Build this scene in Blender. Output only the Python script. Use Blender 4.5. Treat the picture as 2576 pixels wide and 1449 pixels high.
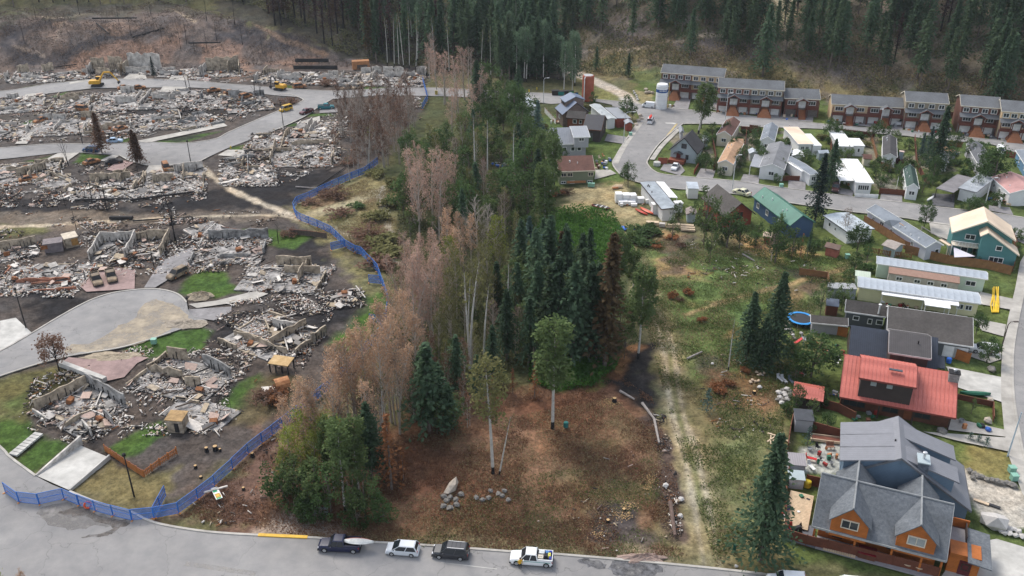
import bpy,math,random
import numpy as np
from mathutils import Vector,Matrix
from mathutils.geometry import tessellate_polygon
for o in list(bpy.data.objects):bpy.data.objects.remove(o)
SC=bpy.context.scene
COL=SC.collection
R=math.radians
rnd=random.Random(7)
# ---------------------------------------------------------------- camera
CAM_H,PITCH,FPX=85.0,27.5,2250.0
cd=bpy.data.cameras.new('camera');cam=bpy.data.objects.new('camera',cd);COL.objects.link(cam)
cam.location=(0,0,CAM_H);cam.rotation_euler=(R(90-PITCH),0,0)
cd.sensor_width=36;cd.lens=FPX/2576*36;cd.clip_start=1;cd.clip_end=4000
SC.camera=cam
# ---------------------------------------------------------------- sky, sun, exposure
W=bpy.data.worlds.new('World');SC.world=W;W.use_nodes=True
nt=W.node_tree;nt.nodes.clear()
wo=nt.nodes.new('ShaderNodeOutputWorld');bg=nt.nodes.new('ShaderNodeBackground');sk=nt.nodes.new('ShaderNodeTexSky')
sk.sky_type='NISHITA';sk.sun_disc=False;sk.sun_elevation=R(52);sk.sun_rotation=R(-35)
sk.air_density=1.0;sk.dust_density=3.0;sk.ozone_density=1.0;sk.altitude=1000
bg.inputs['Strength'].default_value=0.14
hs=nt.nodes.new('ShaderNodeHueSaturation');hs.inputs['Saturation'].default_value=.45;nt.links.new(sk.outputs[0],hs.inputs['Color']);nt.links.new(hs.outputs[0],bg.inputs['Color']);nt.links.new(bg.outputs[0],wo.inputs['Surface'])
sd=bpy.data.lights.new('sun','SUN');sun=bpy.data.objects.new('sun',sd);COL.objects.link(sun)
sd.energy=1.5;sd.angle=R(22);sd.color=(1.0,0.93,0.84)
sun.rotation_euler=(R(90-52),0,R(180+35));sun.location=(0,0,300)
SC.view_settings.view_transform='Standard';SC.view_settings.look='None'
SC.view_settings.gamma=1;SC.view_settings.use_curve_mapping=False
SC.view_settings.exposure=1.03
SC.render.engine='CYCLES'
SC.cycles.use_denoising=True
SC.cycles.max_bounces=5;SC.cycles.transparent_max_bounces=12
SC.cycles.diffuse_bounces=3;SC.cycles.glossy_bounces=2;SC.cycles.transmission_bounces=2
SC.cycles.use_adaptive_sampling=True
# ---------------------------------------------------------------- pixel -> place
ST,CT=math.sin(R(PITCH)),math.cos(R(PITCH))
OFF={c+str(i+1):(644.0*i,362.25*j)for j,c in enumerate('ABCD')for i in range(4)}
def q(t,x,y):o=OFF[t];return(o[0]+x/4,o[1]+y/4)
def qs(t,*pts):return[q(t,x,y)for x,y in pts]
def ray(p):
  a,b=(p[0]-1288)/FPX,(724.5-p[1])/FPX
  return(a,CT+b*ST,-ST+b*CT)
def at(p,z=0.0):
  d=ray(p);t=(z-CAM_H)/d[2]
  return Vector((d[0]*t,d[1]*t,z))
# ---------------------------------------------------------------- terrain
FOOT=[(-900,215),(-300,200),(0,184),(200,178),(420,172),(620,172),(760,172),(900,172),(1060,172),(1250,185),(1400,172),(1500,188),(1660,203),(2000,246),(2300,270),(2576,298),(3200,365),(4200,470)]
FX=np.array([at(p).x for p in FOOT]);FY=np.array([at(p).y for p in FOOT])
PL=([0,6,20,32,60,100,200,700],[0,1.5,8.5,12.5,16,30,75,240])
PM=([0,10,60,120,200,700],[0,.6,7,24,60,240])
PR=([0,8,40,100,200,700],[0,2.4,17,46,90,280])
def hgt(X,Y):
  d=Y-np.interp(X,FX,FY)
  wl=np.clip((-25-X)/60,0,1);wr=np.clip((X-20)/40,0,1);wm=1-wl-wr
  z=wl*np.interp(d,*PL)+wm*np.interp(d,*PM)+wr*np.interp(d,*PR)
  k=np.clip(d/25,0,1)
  z=z+k*(1.1*np.sin(X*.11+1)*np.sin(Y*.09+X*.03)+.6*np.sin(X*.31+Y*.17)*np.sin(Y*.27-X*.08))
  return np.where(d>0,np.maximum(z,0),0.0)
def G(p):
  d=ray(p);g=at(p)if d[2]<-.03 else None
  if g is not None and g.y<float(np.interp(g.x,FX,FY)):return g
  t=np.linspace(250,900,2601);X,Y,Z=d[0]*t,d[1]*t,CAM_H+d[2]*t
  k=int(np.argmax(hgt(X,Y)>=Z))
  if k==0:k=2600
  return Vector((X[k],Y[k],float(hgt(X[k:k+1],Y[k:k+1])[0])))
def ground_z(x,y):return float(hgt(np.array([x]),np.array([y]))[0])
def vnoise(X,Y,s,seed=0):
  x=X/s;y=Y/s;xi=np.floor(x).astype(np.int64);yi=np.floor(y).astype(np.int64)
  fx=x-xi;fy=y-yi;fx=fx*fx*(3-2*fx);fy=fy*fy*(3-2*fy)
  def hsh(a,b):
    n=(a*374761393+b*668265263+seed*69069)&0x7fffffff
    n=((n^(n>>13))*1274126177)&0x7fffffff
    return((n^(n>>16))&0xffff)/65535.0
  return(hsh(xi,yi)*(1-fx)+hsh(xi+1,yi)*fx)*(1-fy)+(hsh(xi,yi+1)*(1-fx)+hsh(xi+1,yi+1)*fx)*fy
def fbm(X,Y,s,seed=0,o=3):
  return sum(vnoise(X,Y,s/2**i,seed+i*17)*.5**i for i in range(o))/sum(.5**i for i in range(o))
# ---------------------------------------------------------------- materials
MATS={}
def mat(name,c,rough=.8,n=.25,s=1.2,metal=0.0,c2=None,bump=0.0,spec=.3,rvar=0.0,vc=False,s2=None,trans=0.0,coord='Object'):
  if name in MATS:return MATS[name]
  m=bpy.data.materials.new(name);m.use_nodes=True;t=m.node_tree;b=t.nodes['Principled BSDF']
  b.inputs['Roughness'].default_value=rough;b.inputs['Metallic'].default_value=metal
  b.inputs['Specular IOR Level'].default_value=spec
  tc=t.nodes.new('ShaderNodeTexCoord');nz=t.nodes.new('ShaderNodeTexNoise')
  nz.inputs['Scale'].default_value=s;nz.inputs['Detail'].default_value=6;nz.inputs['Roughness'].default_value=.65
  t.links.new(tc.outputs[coord],nz.inputs['Vector'])
  rp=t.nodes.new('ShaderNodeMapRange');rp.inputs['From Min'].default_value=.3;rp.inputs['From Max'].default_value=.7
  t.links.new(nz.outputs['Fac'],rp.inputs['Value'])
  mx=t.nodes.new('ShaderNodeMix');mx.data_type='RGBA'
  A=[k for k in mx.inputs if k.name=='A' and k.type=='RGBA'][0];B=[k for k in mx.inputs if k.name=='B' and k.type=='RGBA'][0]
  O=[k for k in mx.outputs if k.type=='RGBA'][0]
  c2=c2 or tuple(min(1,v*(1+n))for v in c)
  c1=tuple(v*(1-n)for v in c)if c2 and n else c
  A.default_value=(*c1,1);B.default_value=(*c2,1)
  t.links.new(rp.outputs[0],mx.inputs[0])
  out=O
  def mul(fac_socket_src,lo,hi):
    nonlocal out
    r2=t.nodes.new('ShaderNodeMapRange');r2.inputs['To Min'].default_value=lo;r2.inputs['To Max'].default_value=hi
    t.links.new(fac_socket_src,r2.inputs['Value'])
    v=t.nodes.new('ShaderNodeVectorMath');v.operation='SCALE'
    t.links.new(out,v.inputs[0]);t.links.new(r2.outputs[0],v.inputs['Scale']);out=v.outputs[0]
  if s2:
    n2=t.nodes.new('ShaderNodeTexNoise');n2.inputs['Scale'].default_value=s2;n2.inputs['Detail'].default_value=4
    t.links.new(tc.outputs[coord],n2.inputs['Vector']);mul(n2.outputs['Fac'],.55,1.45)
  if rvar:
    oi=t.nodes.new('ShaderNodeObjectInfo');mul(oi.outputs['Random'],1-rvar,1+rvar)
  if vc:
    at_=t.nodes.new('ShaderNodeAttribute');at_.attribute_name='Col'
    v=t.nodes.new('ShaderNodeVectorMath');v.operation='MULTIPLY'
    t.links.new(out,v.inputs[0]);t.links.new(at_.outputs['Color'],v.inputs[1]);out=v.outputs[0]
  t.links.new(out,b.inputs['Base Color'])
  if bump:
    bp=t.nodes.new('ShaderNodeBump');bp.inputs['Strength'].default_value=bump;bp.inputs['Distance'].default_value=.1
    t.links.new(nz.outputs['Fac'],bp.inputs['Height']);t.links.new(bp.outputs[0],b.inputs['Normal'])
  MATS[name]=m;return m
def seam_mat(name,c,freq=2.2,axis='X',n=.2,rough=.5,dark=.7,**k):
  """a sheet or boarded surface with fine joints (too small to pick apart)"""
  if name in MATS:return MATS[name]
  m=mat(name,c,rough,n,.8,**k);t=m.node_tree;b=t.nodes['Principled BSDF']
  src=b.inputs['Base Color'].links[0].from_socket
  tc=t.nodes.new('ShaderNodeTexCoord');sx=t.nodes.new('ShaderNodeSeparateXYZ');t.links.new(tc.outputs['Object'],sx.inputs[0])
  ml=t.nodes.new('ShaderNodeMath');ml.operation='MULTIPLY';ml.inputs[1].default_value=freq;t.links.new(sx.outputs[axis],ml.inputs[0])
  fr=t.nodes.new('ShaderNodeMath');fr.operation='FRACT';t.links.new(ml.outputs[0],fr.inputs[0])
  lt=t.nodes.new('ShaderNodeMath');lt.operation='LESS_THAN';lt.inputs[1].default_value=.14;t.links.new(fr.outputs[0],lt.inputs[0])
  mr=t.nodes.new('ShaderNodeMapRange');mr.inputs['To Min'].default_value=1;mr.inputs['To Max'].default_value=dark;t.links.new(lt.outputs[0],mr.inputs['Value'])
  v=t.nodes.new('ShaderNodeVectorMath');v.operation='SCALE';t.links.new(src,v.inputs[0]);t.links.new(mr.outputs[0],v.inputs['Scale'])
  t.links.new(v.outputs[0],b.inputs['Base Color']);return m
def patchy(m,s=.8,lo=.30,hi=.62,a=0.0,b_=.92):
  """thin spill or stain: the ground beneath shows through in a ragged pattern"""
  t=m.node_tree;b=t.nodes['Principled BSDF'];tc=t.nodes.new('ShaderNodeTexCoord');n=t.nodes.new('ShaderNodeTexNoise');n.inputs['Scale'].default_value=s;n.inputs['Detail'].default_value=8;n.inputs['Roughness'].default_value=.7
  t.links.new(tc.outputs['Object'],n.inputs['Vector']);r=t.nodes.new('ShaderNodeMapRange');r.inputs['From Min'].default_value=lo;r.inputs['From Max'].default_value=hi;r.inputs['To Min'].default_value=a;r.inputs['To Max'].default_value=b_;t.links.new(n.outputs['Fac'],r.inputs['Value'])
  tr=t.nodes.new('ShaderNodeBsdfTransparent');mx=t.nodes.new('ShaderNodeMixShader');t.links.new(r.outputs[0],mx.inputs[0]);t.links.new(tr.outputs[0],mx.inputs[1]);t.links.new(b.outputs[0],mx.inputs[2]);t.links.new(mx.outputs[0],t.nodes['Material Output'].inputs['Surface']);return m
def cracked(m,s=.10,w=.006):
  t=m.node_tree;b=t.nodes['Principled BSDF'];src=b.inputs['Base Color'].links[0].from_socket;tc=t.nodes.new('ShaderNodeTexCoord');n=t.nodes.new('ShaderNodeTexNoise');n.inputs['Scale'].default_value=.35;n.inputs['Detail'].default_value=5
  ad=t.nodes.new('ShaderNodeVectorMath');ad.operation='MULTIPLY_ADD';ad.inputs[1].default_value=(5,5,5);t.links.new(tc.outputs['Object'],n.inputs['Vector']);t.links.new(n.outputs['Color'],ad.inputs[0]);t.links.new(tc.outputs['Object'],ad.inputs[2])
  v=t.nodes.new('ShaderNodeTexVoronoi');v.feature='DISTANCE_TO_EDGE';v.inputs['Scale'].default_value=s;t.links.new(ad.outputs[0],v.inputs['Vector'])
  r=t.nodes.new('ShaderNodeMapRange');r.inputs['From Max'].default_value=w;r.inputs['To Min'].default_value=.62;r.inputs['To Max'].default_value=1;t.links.new(v.outputs['Distance'],r.inputs['Value'])
  k=t.nodes.new('ShaderNodeVectorMath');k.operation='SCALE';t.links.new(src,k.inputs[0]);t.links.new(r.outputs[0],k.inputs['Scale']);t.links.new(k.outputs[0],b.inputs['Base Color']);return m
# ---------------------------------------------------------------- mesh builder
class MB:
  def __init__(s):s.v=[];s.f=[];s.m=[]
  def face(s,pts,m=0):
    k=len(s.v);s.v+=[tuple(p)for p in pts];s.f.append(tuple(range(k,k+len(pts))));s.m.append(m)
  def box(s,c,d,m=0,M=None,rz=0.0):
    x,y,z=d[0]/2,d[1]/2,d[2]/2;k=len(s.v)
    P=[Vector((a*x,b*y,e*z))for e in(-1,1)for b in(-1,1)for a in(-1,1)]
    if rz:M=Matrix.Rotation(rz,3,'Z')
    if M is not None:P=[M@p for p in P]
    s.v+=[(p[0]+c[0],p[1]+c[1],p[2]+c[2])for p in P]
    for f in((0,2,3,1),(4,5,7,6),(0,1,5,4),(2,6,7,3),(0,4,6,2),(1,3,7,5)):
      s.f.append(tuple(k+i for i in f));s.m.append(m)
    return s
  def hexa(s,P,m=0):
    """8 corners: four below, four above, both anticlockwise"""
    k=len(s.v);s.v+=[tuple(p)for p in P]
    for f in((3,2,1,0),(4,5,6,7),(0,1,5,4),(1,2,6,5),(2,3,7,6),(3,0,4,7)):
      s.f.append(tuple(k+i for i in f));s.m.append(m)
    return s
  def slab(s,P,t,m=0):
    """quad plate with thickness t below its corners"""
    return s.hexa([(p[0],p[1],p[2]-t)for p in P]+[tuple(p)for p in P],m)
  def tube(s,pts,rad,n=6,m=0,cap=True):
    k=len(s.v);L=len(pts);pts=[Vector(p)for p in pts]
    if not hasattr(rad,'__len__'):rad=[rad]*L
    for i,p in enumerate(pts):
      d=(pts[min(i+1,L-1)]-pts[max(i-1,0)]).normalized()
      a=d.cross(Vector((0,0,1)));a=Vector((1,0,0))if a.length<1e-3 else a.normalized();b=d.cross(a)
      for j in range(n):
        th=2*math.pi*j/n;s.v.append(tuple(p+rad[i]*(math.cos(th)*a+math.sin(th)*b)))
    for i in range(L-1):
      for j in range(n):
        s.f.append((k+i*n+j,k+i*n+(j+1)%n,k+(i+1)*n+(j+1)%n,k+(i+1)*n+j));s.m.append(m)
    if cap:
      s.f.append(tuple(k+j for j in range(n))[::-1]);s.m.append(m)
      s.f.append(tuple(k+(L-1)*n+j for j in range(n)));s.m.append(m)
    return s
  def lathe(s,prof,n=16,c=(0,0,0),m=0):
    k=len(s.v);L=len(prof)
    for r,z in prof:
      for j in range(n):
        th=2*math.pi*j/n;s.v.append((c[0]+r*math.cos(th),c[1]+r*math.sin(th),c[2]+z))
    for i in range(L-1):
      for j in range(n):
        s.f.append((k+i*n+j,k+i*n+(j+1)%n,k+(i+1)*n+(j+1)%n,k+(i+1)*n+j));s.m.append(m)
    s.f.append(tuple(k+j for j in range(n))[::-1]);s.m.append(m)
    s.f.append(tuple(k+(L-1)*n+j for j in range(n)));s.m.append(m);return s
  def loft(s,rings,m=0,cap=True):
    k=len(s.v);n=len(rings[0])
    for r in rings:s.v+=[tuple(p)for p in r]
    for i in range(len(rings)-1):
      for j in range(n):
        s.f.append((k+i*n+j,k+i*n+(j+1)%n,k+(i+1)*n+(j+1)%n,k+(i+1)*n+j));s.m.append(m)
    if cap:
      s.f.append(tuple(k+j for j in range(n))[::-1]);s.m.append(m)
      s.f.append(tuple(k+(len(rings)-1)*n+j for j in range(n)));s.m.append(m)
    return s
  def rock(s,c,r,rn,m=0,sq=(1,1,.7)):
    t=(1+5**.5)/2;k=len(s.v)
    V=[(-1,t,0),(1,t,0),(-1,-t,0),(1,-t,0),(0,-1,t),(0,1,t),(0,-1,-t),(0,1,-t),(t,0,-1),(t,0,1),(-t,0,-1),(-t,0,1)]
    F=[(0,11,5),(0,5,1),(0,1,7),(0,7,10),(0,10,11),(1,5,9),(5,11,4),(11,10,2),(10,7,6),(7,1,8),(3,9,4),(3,4,2),(3,2,6),(3,6,8),(3,8,9),(4,9,5),(2,4,11),(6,2,10),(8,6,7),(9,8,1)]
    for p in V:
      j=r/1.9*rn.uniform(.75,1.2);s.v.append((c[0]+p[0]*j*sq[0],c[1]+p[1]*j*sq[1],c[2]+p[2]*j*sq[2]))
    s.f+=[tuple(k+i for i in f)for f in F];s.m+=[m]*20;return s
  def mesh(s,name,mats,smooth=False):
    me=bpy.data.meshes.new(name);me.from_pydata(s.v,[],s.f)
    for m in(mats if isinstance(mats,(list,tuple))else[mats]):me.materials.append(m)
    if any(s.m):me.polygons.foreach_set('material_index',s.m)
    if smooth:me.polygons.foreach_set('use_smooth',[True]*len(me.polygons))
    me.update();return me
  def build(s,name,mats,parent=None,smooth=False,**k):
    return obj(name,s.mesh(name,mats,smooth),parent,**k)
def obj(name,me,parent=None,loc=None,rz=None,scale=None):
  o=bpy.data.objects.new(name,me);COL.objects.link(o)
  if parent is not None:o.parent=parent
  if loc is not None:o.location=loc
  if rz is not None:o.rotation_euler=(0,0,rz)
  if scale is not None:o.scale=scale if hasattr(scale,'__len__')else(scale,)*3
  return o
def tag(o,label=None,cat=None,group=None,kind=None):
  if label:o['label']=label
  if cat:o['category']=cat
  if group:o['group']=group
  if kind:o['kind']=kind
  return o
def thing(name,label,cat,loc=(0,0,0),rz=0.0,group=None):
  return tag(obj(name,None,None,loc,rz),label,cat,group)
def struct(name,mb,m,**k):return tag(mb.build(name,m,**k),kind='structure')
def copy_tree(o,parent=None):
  c=o.copy();COL.objects.link(c);c.parent=parent
  for ch in o.children:copy_tree(ch,c)
  return c
def spline(pts,k=6,closed=False):
  out=[];n=len(pts)
  for i in range(n if closed else n-1):
    g=(lambda j:Vector(pts[j%n]))if closed else(lambda j:Vector(pts[max(0,min(n-1,j))]))
    a,b,c,d=g(i-1),g(i),g(i+1),g(i+2)
    for t in range(k):
      u=t/k
      out.append(.5*((2*b)+(c-a)*u+(2*a-5*b+4*c-d)*u*u+(3*b-a-3*c+d)*u**3))
  if not closed:out.append(Vector(pts[-1]))
  return out
# ================================================================ GROUND
CHAR=(.021,.0195,.0205);ASH=(.17,.155,.15);BURN=(.070,.059,.053);LAWN=(.048,.086,.020);OLIVE=(.115,.10,.045)
DRY=(.24,.195,.105);RUST=(.148,.072,.044);DIRT=(.30,.255,.195);GRN=(.06,.10,.028);HILLR=(.225,.145,.108)
Z=[]
def poly(pts,c,soft=1.5,na=1.5,k=1.0):Z.append(('p',pts,c,soft,na,k))
def line(pts,w,c,soft=.6,na=.5,k=1.0):Z.append(('l',pts,c,soft,na,k,w))
# the burned side
poly([(-600,150),(0,150),(560,120),(1060,165),(1085,240),(1075,330),(1000,390),(950,415),(870,450),(770,490),(740,520),(760,555),(900,635),(965,700),(975,790),(940,870),(700,1090),(560,1200),(400,1300),(175,1240),(0,1130),(-700,900)],BURN,2,2)
poly([(-700,150),(-300,120),(0,40),(200,10),(420,5),(640,60),(860,130),(1060,165),(700,182),(0,190)],(.118,.096,.086),3,4)
for p in([(60,150),(190,100),(330,60),(470,60),(430,90),(280,110),(160,160)],[(0,60),(120,40),(230,45),(120,70),(0,110)],[(470,90),(640,60),(760,110),(600,120)],[(560,30),(700,70),(830,128),(760,128),(640,90)],[(0,120),(60,110),(130,130),(40,165)]):poly(p,(.045,.041,.044),3,5,.9)
for p in([(175,170),(215,125),(290,100),(400,92),(470,98),(420,140),(300,140),(200,172)],[(510,108),(600,112),(615,160),(515,150)],[(655,165),(690,140),(760,138),(800,152),(720,168)],[(560,190),(620,160),(650,175),(600,208)]):poly(p,HILLR,2.5,3,.85)
for p in([(200,55),(260,45),(350,70),(280,85)],[(380,60),(460,70),(420,86)],[(100,75),(150,60),(160,110),(120,130)]):poly(p,(.19,.135,.105),3,4,.7)
line([(40,25),(75,38),(130,42),(200,34),(260,30)],1.4,(.27,.23,.18));line([(430,22),(465,38),(490,52)],2.0,(.27,.22,.17));line([(640,56),(700,90),(760,112),(820,135)],2.2,(.16,.11,.08))
line([(35,112),(60,122),(90,126),(110,140)],1.2,(.20,.16,.13));line([(140,100),(150,70),(165,50)],1.0,(.2,.16,.13))
poly([(0,10),(180,0),(420,0),(560,40),(400,30),(200,40),(60,50),(0,60)],(.075,.072,.05),3,5,.6)
poly([(640,60),(860,130),(1060,165),(1300,205),(1500,180),(1560,60),(1560,-80),(500,-80),(560,20)],(.055,.05,.038),3,4)
for p in([(-200,480),(140,500),(330,520),(560,470),(700,425),(850,430),(875,448),(770,480),(740,512),(640,525),(500,540),(0,560),(-200,570)],[(-60,700),(60,770),(150,800),(225,757),(205,730),(120,725),(0,715)],[(700,620),(790,590),(860,640),(845,715),(930,735),(905,785),(800,880),(740,905),(790,800),(780,720)],[(330,590),(440,575),(520,580),(500,600),(420,612),(300,610)],[(520,850),(560,815),(600,830),(570,880),(520,880)],[(690,790),(760,700),(800,720),(760,800)],[(560,1000),(620,940),(640,960),(590,1020)],[(700,440),(850,425),(870,440),(740,470)],[(210,1160),(280,1120),(300,1130),(260,1170)]):poly(p,CHAR,2.5,3)
poly([(-200,535),(640,528),(735,540),(640,560),(480,560),(-200,600)],(.12,.098,.078),2,2)
poly([(0,565),(120,568),(110,590),(0,600)],(.08,.085,.03),2,2,.8)
poly([(230,262),(640,235),(700,262),(600,292),(200,300)],CHAR,2,3,.8);poly([(0,285),(260,280),(220,300),(0,310)],(.06,.055,.05),2,3,.8)
for p in(qs('B1',(240,170),(580,95),(500,130),(350,188)),qs('B1',(745,180),(830,90),(1100,110),(900,205)),qs('B1',(1790,222),(1960,190),(1970,250),(1860,258)),qs('C1',(1270,600),(1640,460),(2000,400),(2140,420),(2080,520),(2030,600),(1560,690),(1330,720)),[(440,738),(475,695),(520,672),(570,685),(580,710),(610,735),(545,745),(500,742)],[(-60,1040),(60,1052),(90,1085),(25,1147),(-60,1110)],qs('D1',(420,40),(700,120),(360,420),(130,260)),[(565,1010),(600,960),(650,940),(668,950),(675,975),(620,1040),(570,1048)],[(265,1130),(330,1090),(400,1062),(430,1078),(330,1142),(310,1150)],[(610,575),(700,578),(785,592),(740,625),(690,618),(600,598)],qs('A1',(170,1250),(320,1215),(350,1230),(200,1260)),qs('A1',(1160,1390),(1330,1370),(1280,1420),(1160,1412)),qs('A1',(1500,1420),(2260,1310),(1900,1420),(1640,1440)),qs('A1',(230,870),(690,820),(560,850),(220,890)),qs('A2',(280,850),(390,855),(385,890),(300,890)),qs('A2',(1090,860),(1350,870),(1300,900),(1080,905)),qs('A1',(700,900),(720,910),(560,980),(520,970)),qs('A2',(330,1260),(480,1210),(520,1225),(370,1265)),qs('A2',(520,1140),(780,1135),(780,1165),(530,1170)),[(570,372),(620,362),(640,368),(590,380)]):
  poly(p,LAWN,.8,.7)
poly(qs('A1',(1500,1420),(2000,1340),(1700,1400)),CHAR,1.5,1.5,.8);poly([(375,352),(460,338),(520,342),(440,356)],CHAR,1,1.2,.8)
poly([(815,865),(900,795),(930,725),(970,730),(978,790),(955,840),(880,880)],(.055,.11,.02),2,1.5)
poly([(830,600),(880,630),(950,690),(972,725),(930,740),(870,700),(830,650)],(.125,.115,.055),2,2)
poly(qs('D1',(700,590),(1110,280),(1440,440),(1800,350),(1700,600),(1540,780),(1300,780)),(.125,.105,.05),1,1)
poly([(-60,960),(100,915),(190,925),(195,945),(90,1015),(60,1052),(-60,1050)],(.10,.092,.038),1.5,1.2);poly([(0,1010),(80,975),(60,1010),(20,1040)],GRN,1.5,1.5,.6)
poly([(620,960),(690,940),(740,950),(730,1000),(660,1060),(600,1060)],(.085,.07,.04),1.5,1.5)
# beyond the fence: trail meadow and the belt of trees
poly([(740,520),(820,470),(950,425),(1010,455),(1000,560),(1000,650),(960,690),(900,640),(760,556)],(.175,.155,.08),2,2)
poly([(820,530),(870,520),(900,545),(850,560)],(.10,.10,.04),1.2,1.5);poly([(900,570),(960,540),(990,580),(970,620),(920,600)],(.10,.085,.045),1.2,1.5)
poly([(940,430),(1040,300),(1080,230),(1290,230),(1560,260),(1560,400),(1480,600),(1620,700),(1560,900),(1300,1000),(1000,1180),(960,900),(1000,700),(1000,480)],(.06,.066,.03),2,3)
for p in([(770,484),(840,462),(870,500),(790,520)],[(930,600),(1010,640),(1000,690),(940,640)],[(880,500),(960,470),(950,500),(890,520)]):poly(p,(.13,.075,.05),1.5,2,.7)
line([(760,545),(860,517),(945,483)],3.5,(.27,.235,.15),1,1);line([(965,468),(958,495),(970,540),(985,590)],1.4,(.27,.25,.21))
line([(495,408),(560,462),(640,502),(740,543),(850,578),(930,618),(1010,662)],1.8,(.36,.31,.24));line([(0,569),(150,563),(430,546),(640,540),(742,542)],1.3,(.34,.29,.22))
# front clearing
poly([(640,1100),(1000,1080),(1150,970),(1300,955),(1545,915),(1640,980),(1700,1100),(1740,1300),(1760,1420),(1560,1410),(1000,1372),(700,1345),(400,1306),(560,1190)],(.15,.088,.056),2.5,3)
for p in([(1180,990),(1540,930),(1560,1060),(1420,1120),(1220,1060)],[(1000,1150),(1240,1180),(1300,1330),(1020,1340)]):poly(p,RUST,4,5,.85)
for p in([(1350,1080),(1520,1130),(1640,1200),(1620,1300),(1420,1260)],[(1000,1340),(1280,1350),(1500,1360),(1650,1330),(1660,1400),(1000,1375)],[(1560,1080),(1640,1100),(1660,1240),(1580,1200)]):poly(p,(.118,.092,.05),4,5,.7)
poly([(400,1306),(560,1190),(690,1060),(720,1110),(700,1250),(640,1335),(520,1328)],(.118,.072,.055),1.5,2.5)
poly([(645,1342),(690,1280),(740,1272),(790,1290),(880,1325),(840,1352)],(.235,.195,.165),1.5,1.2)
poly([(1330,900),(1560,900),(1545,930),(1490,975),(1400,985),(1340,960)],(.07,.135,.02),1.5,1.5)
poly([(1690,1000),(1960,900),(2010,1000),(1990,1400),(2020,1460),(1700,1425)],(.135,.12,.06),2.5,3)
# right meadow
poly([(1600,620),(1700,600),(1960,630),(2200,640),(2170,690),(2060,760),(2000,830),(1970,960),(1780,1010),(1700,920),(1650,800)],(.085,.122,.040),3,4)
for p in([(1640,640),(1700,650),(1720,690),(1650,700)],[(1700,660),(1800,690),(1760,710)],[(1690,740),(1770,760),(1720,780)],[(1850,620),(1980,625),(1960,650)],[(1650,580),(1720,590),(1680,620)],[(1900,1000),(1960,1010),(1930,1060)],[(1960,760),(2040,720),(2000,800)],[(1800,840),(1900,830),(1880,880)],[(1820,600),(2000,600),(2040,640),(1880,620)]):poly(p,(.26,.165,.085),1.8,3,.75)
for p in([(1660,610),(1760,590),(1740,660),(1690,680)],[(1690,730),(1730,725),(1740,770)],[(1770,900),(1810,880),(1830,960),(1800,1000)],[(2000,690),(2060,700),(2080,740),(2040,745)]):poly(p,(.07,.055,.05),1.5,3,.7)
poly([(1760,960),(1900,930),(1940,1000),(1880,1060),(1800,1050)],(.17,.085,.05),2,3,.75)
poly([(1800,1110),(1960,1060),(1970,1300),(1850,1400),(1800,1300)],(.115,.125,.055),3,4,.8)
poly([(1370,540),(1480,530),(1560,540),(1580,640),(1500,700),(1360,660)],(.055,.10,.025),2,2)
poly([(1400,475),(1560,452),(1620,560),(1690,575),(1700,550),(1600,540),(1570,600),(1540,560),(1430,530)],(.265,.215,.12),1.5,2)
line([(1560,555),(1600,640),(1622,735)],4.5,(.155,.14,.075),1.5,1);line([(1622,735),(1655,800),(1682,880),(1690,950),(1708,1050),(1738,1150),(1765,1280),(1790,1420)],5.0,(.235,.195,.115),1.8,1.6)
line([(1622,735),(1657,800),(1684,880),(1692,950),(1710,1050),(1740,1150),(1768,1280),(1793,1420)],1.1,(.10,.115,.045),.7,.6,.8)
for dx in(-14,16):line([(1622+dx*.6,735),(1655+dx*.7,800),(1682+dx*.8,880),(1690+dx*.9,950),(1708+dx,1050),(1738+dx*1.1,1150),(1765+dx*1.2,1280),(1790+dx*1.3,1420)],.9,(.33,.285,.21),.5,.4,.9)
line([(1725,790),(1850,748),(1990,712),(2170,662)],1.3,(.25,.19,.10),.5,.5);poly([(2110,660),(2190,655),(2220,668),(2130,680)],(.27,.215,.13),1,1)
poly([(1535,880),(1640,865),(1655,950),(1668,1030),(1640,1060),(1600,1010),(1540,960),(1590,930)],(.026,.024,.024),1.2,1.8)
line([(1640,1040),(1660,1110),(1680,1180),(1690,1260),(1705,1340)],2.2,(.085,.062,.052),.8,1.2);line([(1545,935),(1560,900),(1600,870)],2,(.24,.12,.055),1,1,.8)
poly([(1490,1310),(1530,1270),(1600,1275),(1610,1330),(1560,1360),(1500,1350)],(.06,.05,.048),1.2,2);poly([(1540,1380),(1600,1350),(1640,1360),(1600,1395)],(.07,.06,.055),1.2,2,.8)
poly([(1555,1405),(1600,1388),(1650,1385),(1680,1400),(1690,1418),(1570,1408)],(.30,.22,.185),.8,.8)
line([(1000,1375),(1300,1380),(1560,1395),(1800,1425)],2.0,(.17,.155,.09),1,1,.7)
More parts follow.
